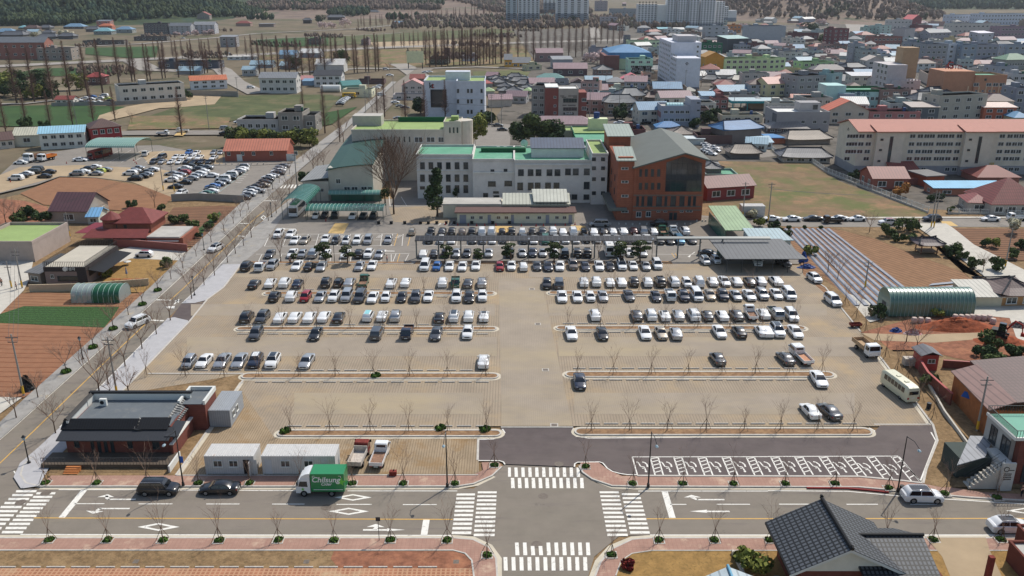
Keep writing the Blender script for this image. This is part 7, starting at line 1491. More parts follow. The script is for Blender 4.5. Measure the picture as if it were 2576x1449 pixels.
B.win(PL(Y+7,3,475,1090)[0],Y+6.99,zt+2,2,1.8,'F','d')
B=WB('red brick office with pale concrete centre and rows of signs','office',(20,330,-.3),name='brick_office'); Y=GT(2,560,1195).y; xl,x2_,x3_,xr_=[PL(Y,2,x,1000)[0] for x in (335,468,668,752)]; zt=PL(Y,2,560,905)[1]
B.box('left_tower',wm('7c4840'),xl,Y+.3,-.3,x2_,Y+14,PL(Y,2,400,885)[1]); B.box('centre',wm('9c948a'),x2_+.01,Y,-.3,x3_,Y+13,zt); B.box('right_wing',wm('7c4840'),x3_+.01,Y+.6,-.3,xr_,Y+12,PL(Y,2,700,932)[1]); parapet(B,x2_,Y,x3_,Y+13,zt+.01,.6,m='wall_9c948a',deck='wall_c8c6c0'); B.box('roof_slab','wall_c8c6c0',xl,Y+.2,PL(Y,2,400,885)[1],x2_-.01,Y+14.1,PL(Y,2,400,885)[1]+.4)
for ya,yb in ((990,1030),(1080,1112)):
 for k in range(5): x=515+k*28; B.wr(Y,2,x,ya,x+26,yb,'d')
for y in (978,1065,1135): B.wr(Y+.3,2,418,y-12,446,y+12,'w')
for y in (1005,1090): B.wr(Y+.6,2,703,y-18,748,y+18,'w')
B.box('sign_board','trim',PL(Y,2,518,1140)[0],Y-.15,PL(Y,2,518,1155)[1],PL(Y,2,620,1140)[0],Y-.02,PL(Y,2,518,1132)[1]); letters(B.e,'Sindoh',1.3,(PL(Y,2,570,1150)[0]-20,Y-.2-330,PL(Y,2,570,1150)[1]+.3),(R(90),0,0),'frame_white','lettering')
b=MB()
for y,xs in ((962,((485,525),(565,600),(605,655))),(975,((500,545),(615,655))),(1055,((508,550),(560,640)))):
 for a_,c_ in xs: p=PL(Y,2,a_,y); q=PL(Y,2,c_,y+7); b.box(p[0],Y-.1,q[1],q[0],Y-.02,p[1])
B.part('sign_strips',b,'frame_dark')
B=WB('grey three storey block with brick bands and a pale tarpaulin on the roof','office',(58,310,-.3),name='grey_office'); Y=GT(2,1600,1275).y; xl,xm,xr_=[PL(Y,2,x,1150)[0] for x in (1500,1790,1892)]; zt=PL(Y,2,1650,1085)[1]; O=wm('90929a')
B.box('wall',O,xl,Y,-.3,xm,Y+12,zt); B.box('right_tower',O,xm+.01,Y-.2,-.3,xr_,Y+12,PL(Y,2,1850,1000)[1]); parapet(B,xl,Y,xm,Y+12,zt+.01,.8,m=O,deck='roof_concrete'); B.box('side_bands',wm('7c5858'),xl-.06,Y+.5,zt-4.2,xl-.001,Y+11.5,zt-2); B.box('side_bands','wall_7c5858',xl-.06,Y+.5,zt-8.5,xl-.001,Y+11.5,zt-6.3)
for k,x in enumerate((1548,1608,1665,1712,1765)):
 B.wr(Y,2,x-20,1112,x+20,1143,'w'); B.wr(Y,2,x-22,1190,x+22,1222,'w')
for y in (1035,1110,1190): B.wr(Y-.2,2,1862,y-6,1888,y+6,'d')
arch('pale blue tarpaulin tunnel on the roof of the grey block',xl+2.5,xl+9.5,Y+1,Y+5,zt+.2,1.6,'x',mat('tarp_pale',(176,214,216),.4),6)
B=WB('large filling station canopy with pale roof and teal fascia','canopy',(95,330,-.3),name='station_canopy'); Y=GT(2,2200,1110).y; a=PL(Y+6,2,2180,1000)[0]; c=PL(Y+6,3,130,1020)[0]; z=PL(Y,2,2300,1030)[1]-.5; B.box('fascia',wm('2c8084'),a,Y,z,c,Y+14,z+.9); B.box('roof',rm('a8b8bc','r'),a+.3,Y+.3,z+.91,c-.3,Y+13.7,z+1.15)
for X in (a+1,a+8,c-8,c-1):
 for yy in (Y+1,Y+13): b=MB(); b.box(X-.2,yy-.2,-.3,X+.2,yy+.2,z); B.part('post',b,'wall_2c8084')
B=WB('big gymnasium with blue faceted roof and brick front','gymnasium',(55,680,-.3),name='gymnasium'); Y=GT(2,930,700).y; xl,xm,xr_=[PL(Y,2,x,620)[0] for x in (925,1080,1410)]; zt=PL(Y,2,1200,592)[1]
B.box('wall',wm('a8b49c'),xm-.01,Y+3,-.3,xr_,Y+45,zt); B.box('brick_front',wm('6c4844'),xl,Y,-.3,xm-.02,Y+30,PL(Y,2,1000,560)[1]); b=MB(); X0,X1,Y0_,Y1_=xl+2,xr_+1,Y+2,Y+46; lo=[(X0,Y0_,zt),(X1,Y0_,zt),(X1,Y1_,zt),(X0,Y1_,zt)]; k1=6; mi=[(X0+1.5,Y0_+1.5,zt+4),(X1-1.5,Y0_+1.5,zt+4),(X1-1.5,Y1_-1.5,zt+4),(X0+1.5,Y1_-1.5,zt+4)]; up=[(X0+14,Y0_+18,zt+8),(X1-14,Y0_+18,zt+8),(X1-14,Y1_-18,zt+8),(X0+14,Y1_-18,zt+8)]
b.loft([lo,mi,up]); B.part('roof',b,rm('4c80a8','r'))
def highrise(lb,t,xl,xr,y,H_,dp,wc,cols,rows,lower=None,bayw=None):
 A=GT(t,xl,y,-.4); Y=A.y; a=PL(Y,t,xl,y)[0]; c=PL(Y,t,xr,y)[0]; B=WB(lb,'block of flats',((a+c)/2,Y,-.4),name='high_rise'); B.box('wall',wm(wc),a,Y,-.4,c,Y+dp,H_)
 if lower: B.box('lower_band',wm(lower[0]),a-.1,Y-.1,-.39,c+.1,Y+dp+.1,lower[1])
 n=cols*rows;
 for r in range(rows):
  for k in range(cols):
   z=3+r*2.9
   if n<=120: B.win(a+(c-a)*(k+.5)/cols,Y-.11,z,(c-a)/cols*.48,1.4,'F','n')
 return B,a,c,Y
B,a,c,Y=highrise('left of two very tall pale flats with darker foot, top centre',2,60,275,238,62,16,'c6ccca',5,20,('7c828a',14)); highrise('narrow wing beside the left tall pale flats',2,-60,52,238,62,14,'a8b0b4',2,20,('70767e',14))
highrise('tall flats standing between and behind the two pale ones',2,318,440,140,75,16,'c0c4c4',3,24,('747a82',20)); B,a,c,Y=highrise('right of two very tall pale flats with darker foot, top centre',2,440,768,238,62,16,'c6ccca',5,20,('7c828a',14))
for i,(xl,xr,y,yt,wc,co,ro,lb) in enumerate(((1258,1452,270,42,'d0d2d4',6,11,'left wing of the long white flats'),(1454,1545,272,50,'d4cec2',0,0,'plain beige end wall of the long white flats'),(1550,1640,274,-15,'ccd0d2',3,13,'first section of the long white flats right of the beige wall'),(1655,1760,276,-15,'d0d2d4',4,13,'second section of the long white flats with cream stripe'),(1775,1870,278,-15,'ccd0d2',3,13,'third section of the long white flats'),(1885,2030,278,-15,'d0d2d4',5,13,'fourth and widest section of the long white flats'),(2040,2125,270,15,'d0d2d2',3,12,'last section of the long white flats'),(2130,2170,215,65,'ccd2d0',2,8,'slim low wing at the right end of the white flats'),(2172,2255,215,105,'d0d2d2',0,0,'blank low block at the right end of the white flats'))):
 A=GT(2,xl,y,-.4); highrise(lb,2,xl,xr,y,HT(A.y,TT(2,0,yt)[1]),16,wc,co,ro,('80868e',5))
mat('brick_house',(116,68,58),.9,var=.12,scale=1.5); grid_tex(M['brick_house'],(104,56,50),0,.3,0,.15,.5,obj=True,ang=(R(90),0,0)); mat('black_tile',(26,27,30),.6,spec=.3); grid_tex(M['black_tile'],(16,17,18),.34,0,.3,0,.9,obj=True); mat('slate_sheet',(54,56,60),.6); grid_tex(M['slate_sheet'],(50,52,56),.45,0,.2,0,.8,obj=True)
mat('roof_grey',(100,106,110),.8,var=.06,scale=.6); mix_noise(M['roof_grey'],(124,124,120),.5,.55,.72)
mat('black_side',(38,40,42),.45); grid_tex(M['black_side'],(150,150,146),0,.5,0,.3,.9,obj=True)
B=WB('brick house with flat grey roof, white parapet and black tiled eaves','house',(-50,100,0),name='brick_house')
B.box('platform',wm('52483e'),-59.6,94.6,-.1,-43.2,97.6,.55); B.box('wall','brick_house',-57.6,98.95,-.1,-44.3,106.4,3.6); B.box('front_wall','brick_house',-57.6,97.6,-.1,-44.3,98.94,2.9); B.box('roof_deck','roof_grey',-57.4,99.0,3.6,-44.5,106.2,3.72)
b=MB(); b.box(-57.6,106.2,3.6,-44.3,106.5,4.7); b.box(-57.8,104.3,3.6,-57.55,106.5,4.6); b.box(-57.9,99.0,3.6,-57.61,104.3,4.4); B.part('parapet',b,'frame_white')
b=MB(); b.box(-58.2,106.15,4.7,-44.1,106.75,4.92); b.loft([[(-58.3,99,4.4),(-57.5,99,4.4),(-57.9,99,4.7)],[(-58.3,106.4,4.6),(-57.5,106.4,4.6),(-57.9,106.4,4.9)]]); B.part('ridge_tiles',b,'black_tile')
b=MB();
def slope(b,x0,x1,yf,yb,zf,zb): q=[(x0,yf,zf),(x1,yf,zf),(x1,yb,zb),(x0,yb,zb)]; b.loft([q,[(p[0],p[1],p[2]+.12) for p in q]])
slope(b,-58.4,-48.6,98.3,99.6,3.42,4.3); slope(b,-48.55,-44.6,98.3,100.1,3.42,4.2); B.part('front_tiles',b,'black_tile')
b=MB(); q=[(-45.5,100.2,3.6),(-44.0,100.2,3.3),(-44.0,106.2,3.3),(-45.3,106.2,4.3)]; b.loft([q,[(p[0],p[1],p[2]+.12) for p in q]]); q=[(-48.9,98.2,3.5),(-47.8,98.2,3.3),(-48.0,100.3,3.4),(-48.8,100.2,4.2)]; b.loft([q,[(p[0],p[1],p[2]+.12) for p in q]]); B.part('side_tiles',b,'black_side')
b=MB(); slope(b,-58.3,-43.9,96.6,98.9,2.72,3.42); B.part('porch_roof',b,'slate_sheet')
b=MB(); slope(b,-44.6,-42.9,97.2,100.4,3.0,3.5); B.part('side_canopy',b,'slate_sheet')
B.box('back_wing','brick_house',-45.3,104.5,-.1,-41.8,108.9,3.9); b=MB(); b.box(-45.4,108.7,3.9,-41.7,109,4.5); b.box(-42.0,104.4,3.9,-41.7,108.7,4.5); b.box(-45.4,104.4,3.9,-45.1,108.7,4.5); B.part('wing_parapet',b,'frame_white'); B.box('wing_deck','roof_grey',-45.1,104.5,3.9,-42,108.7,3.96)
B.box('side_wall','brick_house',-44.0,97.2,-.1,-43.7,104.4,1.9); B.box('wall_coping','frame_white',-44.1,97.1,1.9,-43.6,104.5,2.02); B.box('side_room','brick_house',-44.29,97.61,-.1,-44.01,100.5,3.0)
for x0,y0,x1,y1 in ((740,75,805,150),(1280,90,1340,160),(1530,97,1612,167)): B.wr(97.6,30,x0,y0,x1,y1,'d')
for k in range(4): x=905+k*66; B.wr(97.6,30,x,72,x+62,232,'n','glass_door')
B.win(-43.98,98.6,2.2,.6,.9,'R','d')
for k in range(4): B.box('step',wm('a4683c'),-56.2,93.2+k*.3,-.05,-54.4,93.2+k*.3+.29,.1+.13*k)
b=MB();
for k in range(40):
 x=-59.5+16.2*k/39
 if -56.4<x<-54.2: continue
 b.box(x-.02,94.62,.55,x+.02,94.66,1.45)
for xa_,xb_ in ((-59.5,-56.4),(-54.2,-43.3)): b.box(xa_,94.61,1.45,xb_,94.67,1.5)
B.part('railing',b,'frame_dark'); B.box('ramp_wall','frame_white',-43.1,93.6,-.05,-42.9,97.3,.9)
acunit(-55.5,104.5,3.74,'white air conditioner on the flat grey roof of the brick house')
mat('cont_white',(196,194,190),.6,var=.06,scale=2); mix_noise(M['cont_white'],(176,140,112),.9,.62,.74); grid_tex(M['cont_white'],(168,168,168),.28,0,.25,0,.5,obj=True); mat('cont_grey',(150,154,158),.6,var=.05,scale=2); grid_tex(M['cont_grey'],(124,128,132),.3,0,.25,0,.6,obj=True)
def container(lb,loc,W_,D_,H_,m,rz=0,doors=(),wins=(),open_=None,side_w=()):
 e=thing('site_container',lb,'container',loc,rz); b=MB(); b.box(0,0,.08,W_,D_,H_); b.box(-.04,-.04,H_,W_+.04,D_+.04,H_+.08)
 for x in (0,W_-.12): b.box(x-.02,-.03,0,x+.14,.12,H_);
 b.build('body',m,e); b=MB()
 for k in range(int(W_/.35)): b.box(.1+k*.35,.1,H_+.08,.1+k*.35+.12,D_-.1,H_+.12)
 b.build('roof_ribs',m,e)
 for x,w_ in wins: o=link('window',WM['w'],e,(x,-.01,1.55)); o.scale=(w_,1,.9)
 for x in doors: b=MB(); b.box(x,-.05,.1,x+.85,-.003,2.1); b.build('door',wm('a8aaac'),e)
 if open_: b=MB(); b.box(open_,-.02,.12,open_+.85,-.004,2.1); b.build('doorway','trim',e); b=MB(); b.box(open_+.87,-.75,.1,open_+.92,-.02,2.1); b.box(open_+.92,-.04,.1,open_+1.7,-.02,2.1); b.build('open_door','cont_white',e)
 for y in side_w: o=link('window',WM['w'],e,(W_+.01,y,1.5),math.pi/2); o.scale=(.9,1,.9)
 return e
container('white container office with open brown doorway, left of the longer one',(-38.2,93.15,.02),6.1,3.0,2.55,'cont_white',wins=((1.6,1.15),(3.55,1.15)),open_=4.75)
container('long white container with rust streaks left of the old dump truck',(-31.1,93.15,.02),9.1,2.9,2.55,'cont_white',doors=(.35,7.4),wins=((2.9,1.2),(5.8,1.2)))
container('grey container behind the brick house, end on to the road',(-41.7,105.2,.02),2.9,5.9,2.55,'cont_grey',side_w=(1.4,3.0),rz=0)
container('white shipping container standing at the edge of the vacant field',(GT(13,-285,700).x if False else GT(12,2300,720).x,GT(12,2300,720).y-1,0),6.0,3.0,2.7,'cont_white')
p=GT(31,845,365); e=thing('sign_board','white road sign boards leaning against the long container','sign',(p.x-.7,p.y+.3,0),.5); b=MB(); q=[(-.5,-.6,.05),(.6,-.6,.05),(.5,0,1.9),(-.5,0,1.9)]; b.loft([q,[(v[0],v[1]+.05,v[2]) for v in q]]); b.build('board','frame_white',e); b=MB(); b.tube([(0,-.35,1.0),(0,-.31,1.02)],.38,14); b.build('red_ring','excavator_red',e); b=MB(); b.tube([(0,-.37,1.0),(0,-.355,1.01)],.26,14); b.build('white_disc','frame_white',e)
mat('giwa_big',(84,88,93),.55,var=.1,scale=2,spec=.4); grid_tex(M['giwa_big'],(10,11,13),.5,.5,.3,.4,.95,obj=True); mat('giwa_side',(84,88,93),.55,var=.1,scale=2,spec=.4); grid_tex(M['giwa_side'],(10,11,13),.42,.5,.42,.3,.95,obj=True)
B=WB('house with large black tiled gable roofs and brick walls, bottom right','house',(34,72,0),name='tiled_house'); ze,zr=3.6,6.4; rx=32.7; y0,y1=69.2,77.8
B.box('wall','brick_house',28.4,70.0,-.1,38.0,77.0,ze-.1); b=MB()
for k,(xa_,mat_) in enumerate(((27.0,'giwa_big'),(38.6,'giwa_big'))):
 b=MB(); n=12
 q=[(xa_,y0,ze-.1),(rx,y0,zr),(rx,y1,zr),(xa_,y1,ze-.1)]; q=q if xa_>rx else q[::-1]
 b.loft([q,[(p[0],p[1],p[2]+.22) for p in q]]); B.part('roof_slope',b,mat_)
b=MB(); b.face([(27.6,y0+.8,ze-.1),(37.8,y0+.8,ze-.1),(rx,y0+.8,zr)]); B.part('gable_wall',b,wm('c8c4b8')); b=MB(); b.loft([[(27,y0-.02,ze-.25),(27,y0+.06,ze-.25),(27,y0+.06,ze+.05),(27,y0-.02,ze+.05)],[(rx,y0-.02,zr-.15),(rx,y0+.06,zr-.15),(rx,y0+.06,zr+.15),(rx,y0-.02,zr+.15)],[(38.6,y0-.02,ze-.25),(38.6,y0+.06,ze-.25),(38.6,y0+.06,ze+.05),(38.6,y0-.02,ze+.05)]]); B.part('bargeboard',b,'frame_white')
b=MB(); b.tube([(rx,y0-.1,zr+.35),(rx,y1+.1,zr+.35)],.2,8); b.tube([(rx,y0-.2,zr+.45),(rx,y0+.1,zr+.6)],.16,6); b.tube([(rx,y1-.1,zr+.55),(rx,y1+.2,zr+.5)],.16,6); B.part('ridge',b,'black_tile')
ys0,ysr,ys1=66.2,73.4,76.6; xs0,xs1=34.5,41.6; zs=5.0; b=MB(); q=[(xs0,ys0,2.6),(xs1,ys0,2.6),(xs1,ysr,zs),(xs0-1,ysr,zs)]; b.loft([q,[(p[0],p[1],p[2]+.22) for p in q]]); B.part('roof_slope',b,'giwa_side'); b=MB(); q=[(xs0-1,ysr,zs),(xs1,ysr,zs),(xs1-1.4,ys1,3.6),(xs0+1,ys1,3.6)]; b.loft([q,[(p[0],p[1],p[2]+.22) for p in q]]); B.part('roof_slope',b,'giwa_side'); b=MB(); b.tube([(xs0+.5,ysr,zs+.3),(xs1+.1,ysr,zs+.3)],.18,8); B.part('ridge',b,'black_tile')
B.box('side_wall','brick_house',37.0,67,-.1,42.6,76,2.7); b=MB(); b.face([(xs1-.4,67,2.6),(xs1-.4,76,2.6),(xs1-.4,ysr,zs)]); B.part('gable_wall',b,'wall_c8c4b8')
B.win(28.39,72.5,1.8,1.4,1.3,'L','w'); B.win(30.5,69.99,1.9,1.2,1.2,'F','w')
p=Vector((27.2,73.4,0));
for k in range(3):
 e=thing('wooden_bench','grey plank bench beside the tiled house wall, %s from the road'%ORD[k],'bench',(27.2+.12*k,72.4-k*1.7,.06),R(90),'benches beside the tiled house'); b=MB(); b.box(-.75,-.25,.38,.75,.25,.45); b.build('seat',wm('7c7c7a'),e)
 for s in (-1,1): b=MB(); b.box(s*.6-.04,-.2,0,s*.6+.04,.2,.38); b.build('leg','frame_dark',e)
B=WB('low house with white ribbed roof and blue ridge cap at the bottom edge','house',(22,69,0),name='ribbed_roof_house'); b=MB(); zz=3.2; a=G(1808,1444,zz);
for xa_,s in ((17.0,-1),(25.5,1)): q=[(xa_,60,2.7),(21.3,60,3.6),(21.3,a.y+.5,3.6),(xa_,a.y-1.0,2.7)]; q=q if s>0 else q[::-1]; b.loft([q,[(p[0],p[1],p[2]+.1) for p in q]])
B.part('roof',b,rm('a8b4b8','r')); b=MB(); b.tube([(21.3,60,3.78),(21.3,a.y+.6,3.78)],.16,6); B.part('ridge_cap',b,rm('6ca0b8','d')); B.box('wall',wm('a8a49c'),17.6,60,0,25,a.y-1.5,2.7)
B=WB('flat roofed brick cafe with mint roof terrace at the right edge','cafe',(70,105,0),name='cafe_building'); mint=mat('mint_deck',(108,164,142),.7,var=.05,scale=.5)
p=G(2470,1020,6.2); xL=59.7; Yf=91.0; Yb=97.6
B.box('wall',wm('9a9894'),xL+1,Yf+1,-.1,80,Yb,6.0); B.box('brick_corner','brick_house',xL+1.6,Yf,-.1,80,Yf+.99,5.98); B.box('roof_deck',mint,xL+1,Yf+.2,6.0,80,Yb,6.15); b=MB(); b.box(xL+.8,Yf,6.0,xL+1.02,Yb,6.4); b.box(xL+1.02,Yf-.02,6.0,80,Yf+.2,6.4); B.part('parapet',b,'frame_white')
b=MB()
for k in range(36): y=Yf+(Yb-Yf)*k/35; b.box(xL+.88,y-.02,6.4,xL+.92,y+.02,7.3)
for k in range(60): x=xL+1+(20)*k/59; b.box(x-.02,Yf+.05,6.4,x+.02,Yf+.09,7.3); b.box(x-.02,Yb-.05,6.4,x+.02,Yb-.01,7.3)
b.box(xL+.86,Yf,7.3,xL+.94,Yb,7.36); b.box(xL+.9,Yf+.03,7.3,80,Yf+.11,7.36); b.box(xL+.9,Yb-.07,7.3,80,Yb+.01,7.36); B.part('railing',b,'frame_dark')
for y,w_ in ((Yf+1.8,1.9),(Yf+4.6,1.5)): B.win(xL+.99,y,4.3,w_,2.2,'L','d')
B.win(xL+4.2,Yf-.01,4.5,3,1.8,'F','d'); B.win(xL+5,Yf-.01,1.5,5,2.4,'F','n','shop_window')
for k in range(9): B.box('step','concrete',xL-4.2+k*.42,Yf-1.0,-.05,xL-4.2+k*.42+.41,Yf+.4,.2+.33*k)
b=MB();
for yy in (Yf-1.0,Yf+.4): b.tube([(xL-4.2,yy,1.1),(xL-.4,yy,4.1)],.03,4); b.tube([(xL-4.2,yy,.6),(xL-.4,yy,3.6)],.03,4)
for k in range(10): b.box(xL-4.2+k*.42-.02,Yf-1.02,.2+.33*k,xL-4.2+k*.42+.02,Yf-.98,1.1+.33*k)
B.part('stair_railing','' or b,'frame_dark'); B.box('stair_wall',wm('a8a6a0'),xL-.4,Yf-1.05,-.1,xL+.9,Yf+3.2,3.2)
sx=xL-.8; B.box('sign_wall',wm('aeaca6'),sx,Yf-1.35,-.1,sx+1.6,Yf-1.1,3.7); b=MB(); pts=[(sx+.5+.3*math.cos(a_),Yf-1.39,2.9+.3*math.sin(a_)) for a_ in [k*math.pi/8 for k in range(15)]]; b.tube(pts,.04,5); b.box(sx+.7,Yf-1.39,2.72,sx+1.45,Yf-1.355,2.8); B.part('logo',b,'trim')
for k,w_ in enumerate((1.25,1.2,1.3,1.3)):
 b=MB();
 for j in range(6): b.box(sx+.3+j*w_/8,Yf-1.39,2.2-k*.25,sx+.3+j*w_/8+w_/8*.72,Yf-1.355,2.32-k*.25)
 B.part('menu_line',b,'trim')
B=WB('low dark shed with grey sheet roof left of the cafe stairs','shed',(55,100,0),name='shed'); b=MB(); q=[tuple(G(*v,2.8)) for v in ((2407,1172),(2478,1152),(2500,1100),(2440,1098))]; b.loft([q,[(v[0],v[1],v[2]+.12) for v in q]]); B.part('roof',b,rm('8a8c90','r')); B.box('wall',wm('3c4440'),55.2,92.6,-.1,59.2,96.5,2.7)
B=WB('long wooden clad house with brown ribbed roof and blue window awning','house',(65,118,0),name='wooden_house'); mat('wood_clad',(156,96,56),.8,var=.15,scale=1.5); rb=rm('8a6c64','r');
pa=[G(2386,985,0)+Vector((0,0,0)),G(2475,1100,0)];
A=G(2390,1000,0); Bq=G(2478,1098,0); e2=thing('placeholder','x','x') if False else None
d=(Bq-A); L_=d.length; ang=math.atan2(d.y,d.x)
B=Bd('long wooden clad house with brown ribbed roof and blue window awning','house',A,ang,'wooden_house') if False else B
b=MB(); w_=Vector((-d.y,d.x,0)).normalized()*7.0
if w_.x<0: w_=-w_
q0=[A,Bq,Bq+w_,A+w_]
b.loft([[(v.x,v.y,-.1) for v in q0],[(v.x,v.y,4.0) for v in q0]][::-1]); B.part('wall',b,'wood_clad'); b=MB(); q=[(A.x-.4,A.y+.4,4.0),(Bq.x-.4,Bq.y-.4,4.0),((Bq+w_*.45).x,(Bq+w_*.45).y,5.2),((A+w_*.45).x,(A+w_*.45).y+.4,5.2)]; b.loft([q,[(v[0],v[1],v[2]+.15) for v in q]]); B.part('front_roof',b,rb)
b=MB(); q=[((A+w_*.42).x,(A+w_*.42).y+2,5.0),((Bq+w_*.42).x,(Bq+w_*.42).y,5.0),(86,Bq.y+2,5.6),(86,A.y+4,5.6)]; b.loft([q,[(v[0],v[1],v[2]+.2) for v in q]]); B.part('rear_roof',b,rm('5c4440','t')); m_=A.lerp(Bq,.35); b=MB(); q=[(m_.x-.9,m_.y-.7,2.6),(m_.x+.3,m_.y-2.0,2.6),(m_.x+.6,m_.y-1.6,3.2),(m_.x-.3,m_.y-.3,3.2)]; b.loft([q,[(v[0],v[1],v[2]+.06) for v in q]]); B.part('awning',b,mat('awning_blue',(38,82,150),.6))
B=WB('small red shed with grey pitched roof behind the brick garden wall','shed',(66,125,0),name='garden_shed'); A=G(2314,925+8,0); x0=GT(23,1520,830).x; Y=GT(23,1620,835).y; B.box('wall',wm('94403c'),x0,Y,-.1,x0+2.7,Y+2.8,2.7)
b=MB(); q=[(x0-.35,Y-.4,2.65),(x0+1.4,Y-.4,3.3),(x0+1.4,Y+3.2,3.3),(x0-.35,Y+3.2,2.65)][::-1]; b.loft([q,[(v[0],v[1],v[2]+.1) for v in q]]); q=[(x0+3.05,Y-.4,2.65),(x0+1.4,Y-.4,3.3),(x0+1.4,Y+3.2,3.3),(x0+3.05,Y+3.2,2.65)]; b.loft([q,[(v[0],v[1],v[2]+.1) for v in q]]); B.part('roof',b,rm('68686c','r')); B.win(x0+1.6,Y-.01,1.7,1.2,.7,'F','w')
def wall(lb,pts,h,m,w_=.25,cop=None,z0=-.3):
 P_=[G(*p) for p in pts]; o=P_[0]; e=thing('garden_wall',lb,'wall',(o.x,o.y,0)); b=MB(); wall_ribbon(b,[(p.x-o.x,p.y-o.y) for p in P_],w_,z0,h); b.build('wall',m,e)
 if cop: b=MB(); wall_ribbon(b,[(p.x-o.x,p.y-o.y) for p in P_],w_+.1,h,h+.08); b.build('coping',cop,e)
wall('brick garden wall running down from the red shed to the wooden house',[(2312,935),(2330,965),(2390,1020)],1.9,'brick_house',cop=wm('9c5450'))
wall('brick garden wall right of the small red shed',[(2370,925),(2450,930),(2576,928)],1.3,'brick_house',cop=wm('9c6460'))
wall('retaining wall of the ditch beside the wooden house',[(2330,960),(2375,1040),(2440,1130)],.5,'concrete')
wall('long brick wall in front of the brick villa with red roof',[(290,620),(330,621),(472,633)],1.7,wm('7c4a42'),cop=wm('8a605a'))
wall('stained concrete wall between the asphalt lot and the garden plot',[(432,505),(500,502),(614,508)],1.9,wm('84807a'))
wall('brick and tile wall below the picnic tables',[(75,733),(200,730),(375,717)],1.4,wm('a89880'))
B=WB('brick villa with red roofs, round turret and flat terraces','house',(-85,155,0),name='brick_villa'); br=mat('villa_brick',(142,88,70),.9,var=.1,scale=1); rr=mat('villa_roof',(118,58,54),.7,var=.12,scale=1);
Yf=GT(10,1400,1030).y; fx=lambda x,y,Y=Yf: PL(Y,10,x,y)[0]; fz=lambda x,y,Y=Yf: PL(Y,10,x,y)[1]
B.box('lower_floor',br,fx(1140,980),Yf,-.1,fx(1850,1040),Yf+10,fz(1300,945)); b=MB(); za=fz(1300,945); q=[(fx(870,930)-1,Yf-.5,za),(fx(1480,940),Yf-.5,za),(fx(1480,940)-.5,Yf+3,za+1.2),(fx(870,930),Yf+3,za+1.2)]; b.loft([q,[(v[0],v[1],v[2]+.15) for v in q]]); B.part('lower_roof',b,rr)
B.box('terrace','roof_concrete',fx(1480,940),Yf-.3,za,fx(1810,940),Yf+9,za+.35); B.box('terrace_band','frame_white',fx(1490,980),Yf-.35,za-.8,fx(1800,990),Yf-.01,za-.55)
Y2=Yf+4.5; x0,x1=PL(Y2,10,1100,800)[0],PL(Y2,10,1510,800)[0]; z2=PL(Y2,10,1300,790)[1]; B.box('upper_floor',br,x0,Y2,za,x1,Y2+9,z2); b=MB(); roof(B,'h',x1-x0,9,z2,rr,'',.9,2.6,x0+85-0,Y2-155) if False else None
xr0,xr1=x0-.8,x1+.8; ym=Y2+4.5
b.face([(xr0,Y2-.8,z2),(xr1,Y2-.8,z2),(xr1-4,ym,z2+2.6),(xr0+4,ym,z2+2.6)]); b.face([(xr1,Y2+9.8,z2),(xr0,Y2+9.8,z2),(xr0+4,ym,z2+2.6),(xr1-4,ym,z2+2.6)]); b.face([(xr1,Y2-.8,z2),(xr1,Y2+9.8,z2),(xr1-4,ym,z2+2.6)]); b.face([(xr0,Y2+9.8,z2),(xr0,Y2-.8,z2),(xr0+4,ym,z2+2.6)]); b.box(xr0+.1,Y2-.7,z2-.3,xr1-.1,Y2+9.7,z2-.02); B.part('upper_roof',b,rr)
xt=PL(Y2+1,10,1110,720)[0]; b=MB(); b.tube([(xt,Y2+1.5,za),(xt,Y2+1.5,z2+.6)],2.2,14); B.part('turret',b,br); b=MB(); b.tube([(xt,Y2+1.5,z2+.6),(xt,Y2+1.5,z2+.8),(xt,Y2+1.5,z2+2.4)],[2.6,2.6,.1],14); B.part('turret_roof',b,rr)
for x0_,y0_,x1_,y1_ in ((1130,780,1180,840),(1240,795,1283,880)): B.wr(Y2,10,x0_,y0_,x1_,y1_,'d')
for x0_,y0_,x1_,y1_ in ((1175,942,1222,1005),(1415,955,1470,1015),(1605,1000,1650,1030)): B.wr(Yf,10,x0_,y0_,x1_,y1_,'d')
b=MB(); q=[(PL(Yf+3,10,775,880)[0],Yf+2,2.6),(PL(Yf+3,10,1000,800)[0],Yf+2,2.6),(PL(Yf+3,10,1000,800)[0],Yf+9,3.2),(PL(Yf+3,10,830,800)[0],Yf+9,3.2)]; b.loft([q,[(v[0],v[1],v[2]+.1) for v in q]]); B.part('car_porch_roof',b,mat('red_sheet',(128,48,56),.5))
bld(10,525,800,890,805,668,11,'94887c','g','5e4246',1,1,'stone house with maroon tiled gables behind the brick villa','w',3.4); bld(10,890,812,1000,810,745,6,'a8aaa0','g','7cb0d8',1,1,'small lean-to with light blue roof against the stone house')
B=WB('cafe with flat pale roof terrace, black railings and round sign','cafe',(-95,140,0),name='flat_roof_cafe'); dk=mat('cafe_dark',(58,52,52),.8); cw=wm('7c6c66')
Yf=GT(10,600,1415).y; x0,x1=PL(Yf,10,450,1300)[0],PL(Yf,10,865,1300)[0]; zt=PL(Yf,10,650,1240)[1]; yb=Yf+15
B.box('wall',cw,x0,Yf,-.1,x1,yb,zt-.9); B.box('dark_band',dk,x0-.1,Yf-.1,zt-.9,x1+.1,yb+.1,zt); B.box('roof_deck',mat('cafe_deck',(186,178,162),.9,var=.06,scale=.4),x0+.2,Yf+.2,zt,x1-.2,yb-.1,zt+.05); B.box('dark_corner',dk,x1-1.8,Yf-.12,-.1,x1+.12,Yf-.001,zt-.9)
b=MB()
